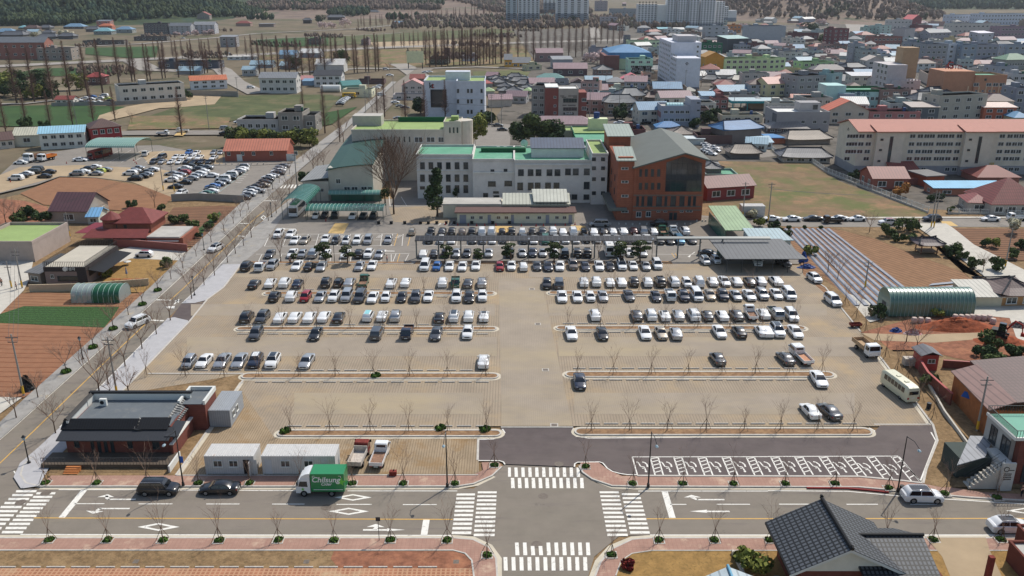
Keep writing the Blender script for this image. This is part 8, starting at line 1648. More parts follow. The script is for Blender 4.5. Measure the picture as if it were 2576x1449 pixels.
for (ax,ay),(bx_,by) in (((x0,Yf),(x1,Yf)),((x0,Yf),(x0,yb)),((x1,Yf),(x1,yb)),((x0,yb),(x1,yb))):
 n=int(math.hypot(bx_-ax,by-ay)/.35)
 for k in range(n+1): X=ax+(bx_-ax)*k/n; Yq=ay+(by-ay)*k/n; b.box(X-.03,Yq-.03,zt,X+.03,Yq+.03,zt+1.1)
 b.tube([(ax,ay,zt+1.12),(bx_,by,zt+1.12)],.04,4)
B.part('railing',b,'trim'); B.box('side_screen',dk,x1+.13,Yf+1,1.5,x1+.2,yb,zt-.2)
b=MB(); q=[(x1+.2,Yf+.5,3.0),(x1+3.4,Yf+.5,2.4),(x1+3.4,yb-1,2.4),(x1+.2,yb-1,3.0)]; b.loft([q,[(v[0],v[1],v[2]+.06) for v in q]]); B.part('awning',b,'trim')
B.wr(Yf,10,575,1328,835,1382,'n','long_window'); B.wr(Yf,10,505,1315,548,1350,'w'); b=MB(); p=PL(Yf,10,655,1258); b.tube([(p[0],Yf-.2,p[1]),(p[0],Yf-.12,p[1])],.45,16); B.part('round_logo',b,'frame_white'); letters(B.e,'명성각',.75,(PL(Yf,10,710,1268)[0]+95,Yf-.14-140,PL(Yf,10,710,1268)[1]),(R(90),0,0),'frame_white','lettering')
bld(10,300,1400,420,1415,1290,9,'84786e','m','6c6c6c',1,1,'low side room with grey shingle roof left of the cafe');
wblock('house with bright green roof terraces and brown brick side',10,-260,355,1180,1010,16,'988c84','deck_lime')
B,a,c,Y,z=wblock('house with mid green parapet terrace at the left edge',10,-260,270,1120,985,14,'6c5c54',mat('deck_mid_green',(70,152,88),.8,var=.08,scale=.3));
b=MB(); b.tube([(GT(10,75,1085).x,GT(10,75,1085).y,0),(GT(10,75,1085).x,GT(10,75,1085).y,1.5)],.7,12); tag(b.build('water_tank','yellow'),'yellow round water tank in the brick yard at the left edge','tank')
B,W_,H_=bld(10,2270,182,2895,175,68,12,'8e5446','g','c07860',0,0,'low brick warehouse with orange tiled roof and white doors');
for x in (1.5,6.5,10.5,17,26): B.win(x*.93,-.02,2.9,1.1,1.3,'F','w')
for x,w_ in ((4,1.8),(20.8,3.2)): b=MB(); b.box(x,-.08,0,x+w_,-.01,2.6); B.part('door',b,'frame_white')
def tunnel(lb,A,L_,W_,H_,m,m2=None,rz=0,n=16,lower=None):
 e=thing('greenhouse',lb,'greenhouse',A,rz); K=12
 def pt(l,k,o=0):
  a=math.pi*k/K; return (l,W_/2-(W_/2+o)*math.cos(a),H_*.45+(H_*.55+o)*math.sin(a))
 def ring(l,o=0): return [(l,-o,0)]+[pt(l,k,o) for k in range(K+1)]+[(l,W_+o,0)]
 b=MB(); nn=2 if m2 else 1; b.loft([ring(0),ring(L_*(.42 if m2 else 1))],closed=False,cap=False); b.build('cover',m,e,60)
 if m2: b=MB(); b.loft([ring(L_*.42),ring(L_)],closed=False,cap=False); b.build('green_cover',m2,e,60)
 MB().face(ring(0)).build('end_wall',m,e); MB().face(ring(L_)[::-1]).build('end_wall',m,e)
 b=MB()
 for i in range(n+1): b.tube([p for p in ring(L_*i/n,.04)],.05,4,cap=False)
 b.build('hoops','arch_rib',e); b=MB(); b.box(-.03,W_*.35,0,-.01,W_*.65,2.0); b.build('door','frame_dark',e); return e
mat('film_green',(66,108,92),.4,spec=.9,var=.08,scale=1.5,coat=.5); mat('film_clear',(168,180,178),.25,spec=.7,trans=.35); mat('film_dark',(36,92,62),.4,spec=.5)
tunnel('large silver green film greenhouse beside the dirt heap',GT(23,1215,285),15.6,5.4,4.6,'film_green',n=22)
tunnel('small greenhouse half clear half green on the left field',GT(20,725,150),9.2,5.0,2.9,'film_clear','film_dark',n=9)
bld(13,1045,460,1400,460,345,10,'8a5448','g','8a5048',2,1,'red roofed brick house just right of the white railing'); bld(13,1260,350,1510,340,285,9,'90604e','g','8c4c44',1,1,'rear red roofed house beside the beige flats plinth'); bld(13,1580,440,1760,430,330,8,'8c4c34','F','767472',0,0,'orange red cube house with grey flat top'); bld(13,1300,420,1620,410,375,8,'7c5048','f','green',0,0,'flat green roof between the red roofed houses')
bld(13,1660,520,2380,520,445,6,'9c6c58','m','70b0d0',3,1,'long row with bright blue edge roof'); bld(13,2100,400,2520,400,370,10,'8c5c50','h','8c4840',0,0,'wide red roof behind the blue edged row'); bld(13,2230,720,2780,720,600,14,'a09a92','h','844640',4,1,'stone house with large maroon hipped roof beside the far road',rise=5.5); bld(13,2000,680,2230,690,580,8,'a49c92','h','8c4844',1,1,'stone porch with arches and small maroon roof');
bld(12,1960,580,2430,550,440,9,'80403e','g','7c5450',3,1,'dark red single storey house with brown roof beside the brick gable building'); wblock('mint roof terrace with dark green parapet behind the dark red house',12,1950,2270,350,325,9,'8a9890','deck_green')
bld(23,2340,200,2700,190,60,8,'a07850','k','6a5854',2,1,'timber framed house with brown tiled roof at the right edge'); bld(23,2020,205,2340,205,90,7,'b0a894','m','b4b0a4',0,0,'open shed with white and brown sheet roof beside the big greenhouse')
B=WB('dark brick shed with pale flat roof at the bottom right edge','shed',(56,72,0),name='brick_shed'); B.box('wall','brick_dark',52.5,66,-.1,62,76.2,2.2); parapet(B,52.4,65.9,62,76.3,2.2,.35,m='brick_dark',deck='roof_concrete')
B=WB('small dark brick store behind the white car at the right edge','shed',(56,78,0),name='brick_shed'); B.box('wall','brick_dark',54.9,77.4,-.1,62,79.0,2.3); parapet(B,54.8,77.3,62,79.1,2.3,.3,m='brick_dark',deck='roof_concrete')
b=MB(); a_=G(2479,1475); b.box(-.25,-.25,0,.25,.25,HT(a_.y,1400)); o=b.build('steel_post','rust_red'); o.location=a_; tag(o,'thick rusty square post near the bottom right corner','post')
e=thing('garden_pavilion','open wooden pavilion with curved tiled roof in the garden','pavilion',GT(13,1600,1100));
for x in (-1.8,1.8):
 for y in (-.8,2.0): b=MB(); b.tube([(x,y,0),(x,y,2.3)],.13,6); b.build('post',wm('6c4434'),e)
b=MB(); b.box(-2,-1,.45,2,2.2,.6); b.build('floor',wm('806a54'),e);
class _T: pass
pb=Bd.__new__(Bd); pb.e=e; pb.rz=0; roof(pb,'k',4.4,3.6,2.5,rm('6a5c5c','t'),'',.3,1.1,-2.2,-1.2)
e=thing('stone_monument','tall pale stone monument on the hill above the tree rows','monument',GT(1,1068,85,-.3)); b=MB(); b.box(-3,-3,0,3,3,2); b.box(-1.5,-1.5,2,1.5,1.5,5); b.build('plinth','concrete',e); b=MB(); b.loft([[(-1,-1,5),(1,-1,5),(1,1,5),(-1,1,5)],[(-.6,-.6,26),(.6,-.6,26),(.6,.6,26),(-.6,.6,26)]]); b.build('shaft','concrete',e)
b=MB(); x=GT(1,655,915); b.tube([(0,0,1.4),(11,0,1.4)],2.0,14); o=b.build('gas_tank','frame_white'); o.location=x; tag(o,'white horizontal gas tank beside the blue awning','tank')
e=thing('billboard','pale billboard on two posts at the far crossroads','billboard',GT(1,1605,690)); b=MB(); b.box(-6,0,4,6,.4,12); b.build('panel',wm('d4c8a0'),e)
for s in (-1,1): b=MB(); b.box(s*5-.3,.41,0,s*5+.3,.9,14); b.build('post','frame_dark',e)
# ================================================================ trees and plants
mat('bark',(92,74,62),.9,var=.15,scale=2); mat('twig',(142,118,102),.9); mat('twig_red',(134,104,92),.95); mat('twig_tan',(112,90,74),.95); mat('stake',(110,92,76),.9)
def foliage(n,c,c2,sc_=.6):
 mat(n,c,.85,c2=c2,scale=sc_,var=.1,spec=.2); return n
foliage('leaf_dark',(40,58,34),(72,88,48)); foliage('leaf_mid',(54,70,36),(92,104,56)); foliage('leaf_bamboo',(84,96,40),(140,142,70)); foliage('leaf_pink',(196,168,164),(216,196,190)); foliage('leaf_cream',(176,170,140),(196,190,164)); foliage('leaf_orange',(150,96,48),(176,124,66)); foliage('leaf_red',(92,34,34),(130,50,44)); foliage('pine',(40,58,32),(78,86,46),.5)
foliage('forest',(36,52,32),(70,80,44),.035); mix_noise(M['forest'],(52,74,58),.02,.5,.62); foliage('brown_wood',(104,88,78),(134,116,100),.03); mix_noise(M['brown_wood'],(66,76,52),.015,.54,.64)
def stick(b,p,q,r,r2=None,n=3): b.tube([p,q],[r,r if r2 is None else r2],n,cap=False)
def bare(h,th,seed,n1=6,n2=5,n3=3,spread=.42,r=.05,lev=3):
 R_=random.Random(seed); T=MB(); B_=MB(); T.tube([(0,0,0),(R_.uniform(-.05,.05),0,th*.5),(0,R_.uniform(-.06,.06),th)],[r*1.3,r,r*.9],6)
 def grow(p,d,L_,rr,k,n):
  q=p+d*L_*.5+Vector((R_.uniform(-1,1),R_.uniform(-1,1),0))*L_*.05; e=q+(d+Vector((0,0,.12))).normalized()*L_*.5
  B_.tube([p,q,e],[rr,rr*.75,rr*.4],3,cap=False)
  if k<=0: return
  for i in range(n):
   t=R_.uniform(.35,1); o=p.lerp(e,t); a=R_.uniform(0,6.28); dd=(d+Vector((math.cos(a),math.sin(a),R_.uniform(-.1,.5)))*.75).normalized()
   grow(o,dd,L_*R_.uniform(.4,.62),rr*.5,k-1,n3)
 for i in range(n1):
  a=6.28*i/n1+R_.uniform(-.3,.3); s=spread*R_.uniform(.5,1.2); z=th*R_.uniform(.8,1.0)
  grow(Vector((0,0,z)),Vector((math.cos(a)*s,math.sin(a)*s,1)).normalized(),(h-th)*R_.uniform(.75,1.05),r*.6,lev-1,n2)
 return T.mesh('trunk',['bark'],60),B_.mesh('branches',['twig'])
YT=[bare(R_h,1.6,s,5,4,3,.36,.038) for s,R_h in ((1,4.3),(2,4.0),(3,4.6),(4,3.7),(5,4.2))]
ST=[bare(h_,1.9,s,5,6,4,.72,.085) for s,h_ in ((11,5.5),(12,4.9),(13,6.0),(14,5.2))]
BT=[bare(11,3.0,s,7,7,5,.7,.2) for s in (21,22)]
b=MB(); b.tube([(.75,0,0),(.04,0,1.5)],.03,4); stk=b.mesh('stake',['stake'])
def clump(rx,rz,n,leaf,seed,m,lobes=9,squash=1.0,z0=0.0,shape='e'):
 R_=random.Random(seed); b=MB(); C_=[]
 for i in range(lobes):
  a=R_.uniform(0,6.28); k=R_.random(); zz=R_.uniform(-.8,.8)
  if shape=='c': zz=R_.uniform(-1,1); rr=max(.12,(1-zz)/2)*.75; C_.append((math.cos(a)*rr*rx*k,math.sin(a)*rr*rx*k,zz*rz,rx*(.18+.42*(1-zz)/2)))
  else: rr=math.sqrt(max(0,1-zz*zz))*.62; C_.append((math.cos(a)*rr*rx,math.sin(a)*rr*rx,zz*rz*.7,rx*R_.uniform(.3,.5)))
 for i in range(n):
  c=C_[i%lobes]; d=Vector((R_.gauss(0,1),R_.gauss(0,1),R_.gauss(0,1))).normalized(); p=Vector(c[:3])+Vector((d.x,d.y,d.z*squash*.9))*c[3]*R_.uniform(.75,1.08)
  u=Vector((R_.uniform(-1,1),R_.uniform(-1,1),R_.uniform(-.6,.6))).normalized(); v=d.cross(u).normalized(); u=(d*.35+u).normalized(); s=leaf*R_.uniform(.6,1.3); p.z+=z0
  b.face([p-u*s-v*s*.5,p+u*s-v*s*.6,p+u*s*.7+v*s*.7,p-u*s*.6+v*s*.6])
 return b.mesh('crown',[m])
def tree(kind,t,x,y,lb,group=None,z=0.0,s=1.0,sz=None,stakes=False,i=0,name=None):
 tr,br=kind[i%len(kind)]; e=thing(name or 'bare_tree',lb,'tree',GT(t,x,y,z),rnd.uniform(0,6.28),group); e.scale=(s,s,sz or s)
 add(e,'trunk',tr); add(e,'branches',br)
 if stakes:
  for k in range(3): add(e,'stake',stk,(0,0,0),k*2.094+.5)
 return e
gt=clump(.62,.18,260,.16,5,'grass_tuft',8,.5,.12); gt.name='grass_tuft'
def pits(side_,txt,z=.03,fr=True,green=1):
 for i,en in enumerate(txt.split()):
  t,x,y=en.split(','); t=int(t); x=float(x); y=float(y)
  tree(YT,t,x,y,'young staked bare tree, %s from left along the %s pavement'%(ORD[i],side_),'young trees along the %s pavement'%side_,z,rnd.uniform(.92,1.1),None,True,i*3+1,'young_tree')
  e=thing('tree_pit','grassy square tree pit, %s from left along the %s pavement'%(ORD[i],side_),'tree pit',GT(t,x,y,z),0,'tree pits along the %s pavement'%side_)
  b=MB(); b.box(-.62,-.62,-.1,.62,-.5,.05); b.box(-.62,.5,-.1,.62,.62,.05); b.box(-.62,-.5,-.1,-.5,.5,.05); b.box(.5,-.5,-.1,.62,.5,.05); b.build('frame','kerb',e); MB().box(-.5,-.5,-.05,.5,.5,.012).build('soil','soil',e); o=add(e,'grass',gt); o.rotation_euler=(0,0,i); o.scale=(.85,.85,.8 if green else .4)
pits('near','30,500,1088 30,1085,1088 30,1640,1090 30,2205,1093 31,225,1090 31,785,1093 31,1355,1088 31,1925,1090 31,2325,1240 32,1000,1238 32,1478,1092 32,2036,1090 33,20,1090 33,1180,1088 33,1660,1084 33,2340,1084')
pits('far','30,460,514 30,975,514 30,1485,512 30,1995,518 30,2510,518 31,450,520 31,970,520 31,1483,520 31,2000,520 31,2398,336 32,740,352 32,1215,522 32,1720,522 32,2230,522 33,172,520 33,672,520 33,1213,566 33,1780,622 33,2305,662')
def isl(where,txt,z=.12,n0=0,s=1.0):
 for i,en in enumerate(txt.split()):
  t,x,y=en.split(','); tree(YT,int(t),float(x),float(y),'young staked bare tree, %s from left %s'%(ORD[i],where),'young trees '+where,z,s*rnd.uniform(.9,1.1),None,True,i*2+n0,'young_tree')
isl('on the third left island','20,1480,882 20,1865,884 20,2255,890 21,30,885 21,428,882 21,800,884 21,1180,885 21,1546,885 21,1926,884 21,2310,880')
isl('on the island above the white containers','21,347,1442 21,745,1442 21,1150,1442 21,1536,1440 21,1926,1438 21,2318,1434')
isl('on the second left island','20,2520,402 21,270,405 21,612,400 21,950,402 21,1277,402 21,1612,402 21,1943,402 21,2285,402')
isl('on the farthest left island','21,180,52 21,485,52 21,795,52 21,1095,50 21,1390,50 21,1690,50 21,1985,48 21,2295,44',.12,0,.95)
isl('on the third right island','22,662,862 22,1017,865 22,1400,862 22,1770,860 22,2112,857 22,2450,856 23,212,850 23,540,846')
isl('on the island above the accessible bays','22,795,1432 22,1180,1432 22,1566,1428 22,1950,1428 22,2335,1424 23,122,1424 23,502,1414 23,855,1428')
isl('on the second right island','22,562,396 22,890,392 22,1216,392 22,1542,390 22,1868,390 22,2195,386 22,2514,386 23,268,372')
isl('on the farthest right island','22,730,52 22,1010,42 22,1285,42 22,1560,42 22,1842,40 22,2120,38 22,2385,32 23,90,22',.12,0,.95)
isl('down the dry bank on the right','23,775,170 23,885,300 23,975,432 23,1095,542 23,1180,690 23,1300,822 23,1412,905 23,1520,1132 23,1655,1302',.04)
def rowt(where,txt,K=ST,z=.02,s=1.0,n='street_tree'):
 for i,en in enumerate(txt.split()):
  p=en.split(','); tree(K,int(p[0]),float(p[1]),float(p[2]),'bare spreading street tree, %s nearest %s'%(ORD[i],where),'street trees '+where,z,s*rnd.uniform(.88,1.08)*(float(p[3]) if len(p)>3 else 1),None,False,i,n)
  if s>.9 and len(p)>4: pass
rowt('on the lot side of the side road','30,560,12 20,1090,968 20,1260,790 20,1430,612 20,1575,466 20,1715,326 20,1930,106 10,2055,1420 10,2160,1322 10,2290,1192 10,2370,1102 10,2452,1022 10,2530,940 11,125,772 11,205,696 11,262,602 11,340,530')
rowt('on the field side of the side road','20,165,1306 20,383,1102 20,668,850 20,940,602 20,1142,415 20,1293,272 20,1436,168 20,1590,28 10,1722,1362 10,1840,1252 10,1975,1132 10,2126,988 10,2255,882 10,2350,800 10,2422,730 10,2500,662 11,72,532 11,122,488 11,236,390 11,285,348 11,340,300 11,475,178',ST,.02,.82)
for i,(t,x,y) in enumerate(((20,668,850),(20,940,604),(20,1142,418),(20,1590,30),(20,1436,172),(31,1860,-28),(31,2310,-14),(31,300,2),(21,1210,893))): tag(link('grass_clump',gt,None,GT(t,x,y,.03)),'green grass clump, %s of the bright tufts around tree feet'%ORD[i],'grass clump','grass clumps at tree feet').scale=(1.2,1.2,1.6)
tree(ST,20,1015,1125,'taller bare tree leaning beside the grey roofed brick house',None,.03,1.3,1.5,False,2); tree(ST,20,1300,1088,'bushy bare tree behind the brick house roof',None,.03,1.1,.9,False,1); tree(ST,20,1115,1100,'small bare shrub tree left of the concrete pole base',None,.03,.7,.7,False,3)
tree(ST,11,250,1185,'bare tree standing alone among the marked bays',None,0,1.15,1.3,False,1)
for i,(t,x,y,s_) in enumerate(((11,580,300,1.5),(11,680,245,1.2),(1,880,1430,1.5),(11,620,275,1.1),(1,1170,1130,1.4),(1,1250,1110,1.3),(10,60,800,1.2),(10,150,790,1.1),(10,1560,640,1.0),(13,600,1300,1.0),(13,700,1360,.8),(13,1020,890,1.0),(12,1960,480,1.0),(23,1390,545,.9),(23,1490,640,.9),(1,1340,720,1.3),(0,1330,1240,.9),(13,2160,1290,.8),(2,1900,880,1.6),(3,1790,1200,1.6),(12,870,1150,.8))):
 tree(ST,t,x,y,'bare tree %s'%('between the sports hall and the side road;right of the sports hall entrance lane;at the corner of the lime roofed office;squeezed beside the sports hall wall;in the thicket by the far side road, left;in the thicket by the far side road, right;in the orchard at the left edge;beside the dark hedge at the left edge;at the corner of the ploughed red field;leaning over the film covered rows;near the film rows by the blue tarps;pruned wide beside the far east road;at the corner of the dark red house;beside the sandy track, left one;beside the sandy track, right one;near the billboard crossroads;on the rubble bank left;in the lane near the big tiled house;at the foot of the white tower;against the weathered concrete building;small one under the solar canopy'.split(';')[i]),None,-.02,s_,None,False,i)
mg=[bare(17.5,4.5,31,11,10,8,.55,.22)]; mg[0][1].materials[0]=M['twig_tan']; e=tree(mg,11,1388,706,'giant bare brown tree between the sports hall and the white office',None,0,1.0,None,False,0,'giant_tree')
mag=clump(5.5,3,1400,.3,77,'leaf_cream',14,1,4.0)
e=thing('pale_tree','pale budding tree behind the giant bare tree','tree',GT(11,1300,180),0); add(e,'crown',mag); add(e,'trunk',ST[0][0])
def leafy(lb,t,x,y,rx,h,m,seed,n=900,leaf=.35,shape='e',z=0,name='tree',lobes=10,trunk=.25,cat='tree',group=None,low=.3):
 e=thing(name,lb,cat,GT(t,x,y,z),rnd.uniform(0,6),group); add(e,'crown',clump(rx,h*(1-low)/2,n,leaf,seed,m,lobes,1.0,h*(1+low)/2,shape)); b=MB(); b.tube([(0,0,-.2),(0,0,h*.5)],[trunk,trunk*.6],6); b.build('trunk','bark',e); return e
leafy('dark green conifer in front of the white office',11,1826,728,3.6,13,'leaf_dark',41,2600,.32,'c',0,'conifer_tree',18,.3,low=.22)
leafy('dark evergreen beside the utility pole near the sports hall',11,505,470,2.3,6.5,'leaf_dark',42,1200,.28,low=.25)
leafy('small evergreen at the corner of the white office',11,2030,545,1.6,3.6,'leaf_dark',43,500,.22,low=.1); leafy('small pine by the green arched shelter',11,1300,600,1.6,4.5,'pine',44,500,.22)
for i,(x,y,rx,h,m) in enumerate(((130,1500,6,11,'leaf_dark'),(250,1510,6,13,'leaf_mid'),(370,1520,6,11,'leaf_dark'))): leafy('%s tree of the dark grove behind the office'%('left most','middle and tallest','right most')[i],2,x,y,rx,h,m,50+i,1800,.5)
leafy('dense yellow green bamboo beside the lime roofed tower',1,2205,1490,5,15,'leaf_bamboo',55,3000,.4,'e',0,'bamboo_clump',14,.1,low=.02)
for i,x in enumerate((-190,-90,20,120,230,340,450,540)): leafy('bamboo clump, %s from left of the hedge below the stone building'%ORD[i],1,x,1470,4.2,8 if x<0 else 6.5,'leaf_bamboo' if i%2 else 'leaf_mid',60+i,1300,.38,'e',-.2,'bamboo_clump',9,.1,group='bamboo hedge below the stone building',low=.02)
for i,(x,y) in enumerate(((40,960),(130,970),(230,985),(330,990),(420,985),(500,975),(60,860),(180,850),(420,860),(770,900))): leafy('dark bush, %s from left of the thicket under the tall trees'%ORD[i],0,x,y,6.5,9,'leaf_dark' if i%3 else 'leaf_bamboo',80+i,900,.6,'e',-.3,'bush',9,.2,group='dark thicket under the tall trees',low=.02)
for i,(t,x,y,rx,h) in enumerate(((1,1660,1140,4,8),(2,1085,1200,3.6,7),(1,2320,1250,4,6),(2,1990,1250,3.5,6),(2,2040,1200,3,5),(2,1840,1290,2.5,4),(1,390,690,6,9),(1,860,640,7,11),(1,650,230,9,12),(3,560,430,6,9),(3,380,310,8,10),(3,450,320,9,10),(3,610,330,6,7),(2,120,235,9,13),(2,230,235,9,13),(2,620,238,8,11))): leafy('evergreen tree %s'%('beside the telephone office glass;round one left of the grey white tarpaulin block;at the right foot of the telephone office;left of the cream four window hall;behind the cream hall corner;low one right of the blue tarp roof;dark one among the far tall trees;yellowish one by the white barn;cluster on the far hill lane;yellow one in the far town;far pines left of the red blocks;far pines above the red blocks;far pines right of the red blocks;left foot of the tall pale flats;middle foot of the tall pale flats;between the tall pale flats').split(';')[i],t,x,y,rx,h,'leaf_mid' if i in (7,9) else 'leaf_dark',100+i,700,.5+.03*rx,'e',-.3,low=.05)
def bonsai(t,x,y,s_,lb,i,z=0):
 e=thing('garden_pine',lb,'tree',GT(t,x,y,z),i,'clipped pines in the strip before the asphalt lot'); e.scale=(s_,)*3; b=MB(); b.tube([(0,0,0),(.15,.1,1.2),(-.1,0,2.2),(.1,.05,3.2)],[.16,.13,.1,.06],6)
 R_=random.Random(i); pads=[(0,0,3.5,1.05)]
 for k in range(5): a=R_.uniform(0,6.28); pads.append((math.cos(a)*1.05,math.sin(a)*1.0,1.5+.38*k,.8)); b.tube([(0,0,1.3+.35*k),(math.cos(a)*.9,math.sin(a)*.9,1.5+.38*k)],.05,4)
 b.build('trunk','bark',e); b=MB()
 for px,py,pz,pr in pads:
  for k in range(170):
   d=Vector((R_.gauss(0,1),R_.gauss(0,1),abs(R_.gauss(0,1)))).normalized(); p=Vector((px+d.x*pr,py+d.y*pr,pz+d.z*pr*.42)); u=Vector((R_.uniform(-1,1),R_.uniform(-1,1),R_.uniform(-.4,.4)))*.13; v=d.cross(u).normalized()*.13; b.face([p-u-v,p+u-v,p+u+v,p-u+v])
 b.build('needle_pads','pine',e)
for i,(t,x,y,s_) in enumerate(((11,700,1198,1.2),(11,922,1205,1.05),(11,385,1195,.55),(11,1905,1190,1.0),(11,2230,1192,.8),(11,2560,1190,1.1),(12,420,1188,1.15),(12,1090,1190,1.2),(12,1290,1190,1.25))): bonsai(t,x,y,s_,'clipped cloud shaped pine, %s from left before the asphalt lot'%ORD[i],i)
b=MB(); band(b,[(612,660),(1035,661)],1.6,.06); band(b,[(1045,660),(1690,660)],1.8,.06); tag(b.build('planting_strip','soil'),kind='structure');
def shrubs(txt,lb,group,m='leaf_mid',name='shrub',z=.02):
 for i,en in enumerate(txt.split()):
  p=en.split(','); t=int(p[0]); r=float(p[3]); mm=p[4] if len(p)>4 else m
  e=thing(name,'%s, %s from left'%(lb,ORD[i]),'shrub',GT(t,float(p[1]),float(p[2]),z),i,group); add(e,'leaves',clump(r,r*.7,int(260+160*r),.17+.05*r,200+i,mm,7,1,r*.8)); b=MB(); b.tube([(0,0,0),(0,0,r)],.06,5); b.build('stem','bark',e)
shrubs('13,60,880,1.8,leaf_dark 13,150,950,2,leaf_dark 13,205,850,.6 13,370,850,.5 13,530,850,.5 13,1190,930,2.2 13,1370,880,2.6 13,1450,870,1.8 13,1310,980,1.5 13,1420,990,1.6 13,1840,1110,2.2 13,1850,1140,1.6,leaf_dark 13,1945,1150,1.5 13,2080,1250,1.8 13,2290,1270,2 13,2190,1030,1.2,leaf_dark 13,2250,1040,1.6,leaf_bamboo 13,2450,1150,1.5 13,2540,1060,1.6,leaf_dark 13,1640,570,1.4,leaf_dark 13,1720,560,1.5,leaf_dark 13,1835,690,1.1,leaf_mid 13,1325,520,2.6,leaf_orange 13,1065,310,1.6,leaf_red 13,860,350,2,leaf_dark 13,2460,900,2.4,leaf_cream','garden shrub right of the paved lot','garden shrubs right of the lot')
shrubs('10,250,760,2.5,leaf_dark 10,330,740,2,leaf_dark 10,430,790,2.5,leaf_dark 10,200,810,2.2,leaf_mid 10,1330,640,1.6,leaf_dark 10,1750,800,1.5,pine 10,1840,790,1.6,leaf_mid 10,1940,860,1.9,leaf_mid 10,2110,860,1.3,leaf_mid 10,2140,780,1.6,leaf_bamboo 10,2000,940,1,leaf_dark 10,1100,1340,1.5,leaf_bamboo 10,950,1330,1.6,leaf_orange 10,1690,1240,1.6,leaf_mid 10,1620,690,1.6,pine','garden shrub on the left side','garden shrubs left of the side road')
shrubs('23,1100,300,1.8,leaf_dark 23,1700,290,1.2,leaf_bamboo 23,2150,700,1.8,leaf_dark 23,2240,600,2.0,leaf_mid 23,2280,800,1.8,leaf_mid 23,2440,700,1.6,leaf_dark 23,2550,720,1.6,leaf_dark 23,1620,980,1.4,leaf_mid 13,430,1110,1.6,leaf_bamboo 12,2400,740,1.6,leaf_cream 12,2480,820,1.6,leaf_bamboo','shrub around the dirt heap and sheds','shrubs near the dirt heap')
shrubs('32,1165,1380,.75,leaf_red 32,2420,1400,1.9,leaf_bamboo 32,2290,1300,.9,leaf_mid 0,270,1300,3.5,leaf_dark 0,450,1290,2.5,leaf_dark 0,1890,990,3,leaf_dark','shrub in the lower garden and far yards','single shrubs')
blossom=[(0,340,370,5),(0,620,345,5),(0,1780,365,5),(0,1880,368,5),(0,1960,360,6),(0,2060,355,5),(0,2120,352,6),(1,670,290,9),(1,760,285,8),(1,900,275,12),(2,770,620,7),(2,860,640,9),(2,890,600,8),(2,1060,690,7),(2,1120,680,5),(3,200,680,6),(3,560,560,5),(3,620,540,5),(3,240,505,5),(3,530,260,9),(2,2320,300,9)]
for i,(t,x,y,r) in enumerate(blossom): leafy('pale blossoming tree, %s when counted from the left in the distance'%ORD[i],t,x,y,r*.8,r*1.0,'leaf_pink' if i>1 else 'leaf_cream',300+i,450,.7,'e',-.3,'blossom_tree',8,.2,group='blossoming trees in the distance',low=.1)
def tallbare(seed,h=24.0,w_=3.8,n=400):
 R_=random.Random(seed); T=MB(); T.tube([(0,0,0),(0,0,h*.5),(R_.uniform(-.2,.2),0,h)],[.42,.24,.03],5); b=MB()
 for i in range(n):
  z=h*(.12+.86*(i/n)**.9); L_=w_*(1.05-(z/h))*R_.uniform(.6,1.15)+.35; a=R_.uniform(0,6.28); p=Vector((0,0,z)); q=p+Vector((math.cos(a)*L_,math.sin(a)*L_,L_*.75)); s=Vector((-math.sin(a),math.cos(a),0))*.06; b.face([p-s,p+s,q]); u=Vector((0,0,.06)); b.face([p-u,p+u,q])
  m_=p.lerp(q,.5); a2=a+R_.choice((-.7,.7)); q2=m_+Vector((math.cos(a2),math.sin(a2),.8))*L_*.45; b.face([m_-u,m_+u,q2])
 return T.mesh('trunk',['bark']),b.mesh('branches',['twig_red'])
TB=[tallbare(s) for s in (1,2,3)]
def tall(txt,where,hdef=24,z=-.3):
 for i,en in enumerate(txt.split()):
  p=en.split(','); t=int(p[0]); x,y=float(p[1]),float(p[2]); g_=GT(t,x,y,z); h=HT(g_.y,TT(t,0,float(p[3]))[1])-z if len(p)>3 else hdef*rnd.uniform(.9,1.08)
  o='%s'%(ORD[i%32]) ; s_=h/24
  e=thing('tall_conifer','tall bare conifer, %s from left %s'%(o,where),'tree',g_,rnd.uniform(0,6),'tall bare conifers '+where); e.scale=(max(s_,.55),max(s_,.55),s_); k=i%3; add(e,'trunk',TB[k][0]); add(e,'branches',TB[k][1])
tall('0,65,1355,950 0,270,1290,900 0,510,1275,900 0,735,1272,900 0,945,1252,850 0,1160,1215,860 0,1830,1362,870','in the sparse row by the green field')
tall('0,170,1042,440 0,350,1026,470 0,535,1008,430 0,705,962,400 0,885,978,430 0,1035,940,380 0,1200,835,370 0,1330,822,390 0,1360,818,420 0,1485,818,430 0,1515,812,440 0,1635,790,400 0,1665,785,430 0,1800,780,400 0,1920,752,420 0,1950,748,430 0,2060,740,400 0,2090,735,420 0,2240,790,430 0,2545,662,340','in the dense row, west part')
tall('1,40,760,400 1,95,750,330 1,170,742,400 1,230,756,350 1,305,760,400 1,340,765,350 1,415,768,380 1,470,780,400 1,545,775,370 1,590,765,400 1,660,722,360 1,695,725,340 1,770,720,350 1,815,712,380 1,915,652,360 1,990,732,340 1,1020,735,400 1,1105,722,350 1,1135,720,360 1,1205,718,330 1,1235,715,340','in the dense row, east part')
tall('1,1295,1175,760 1,1505,1242,800 1,1700,1242,830 1,1905,1200,800 1,695,1342,850 1,475,1110,840 1,845,1432,1100 1,1220,1160,880','around the telephone office and crossroads')
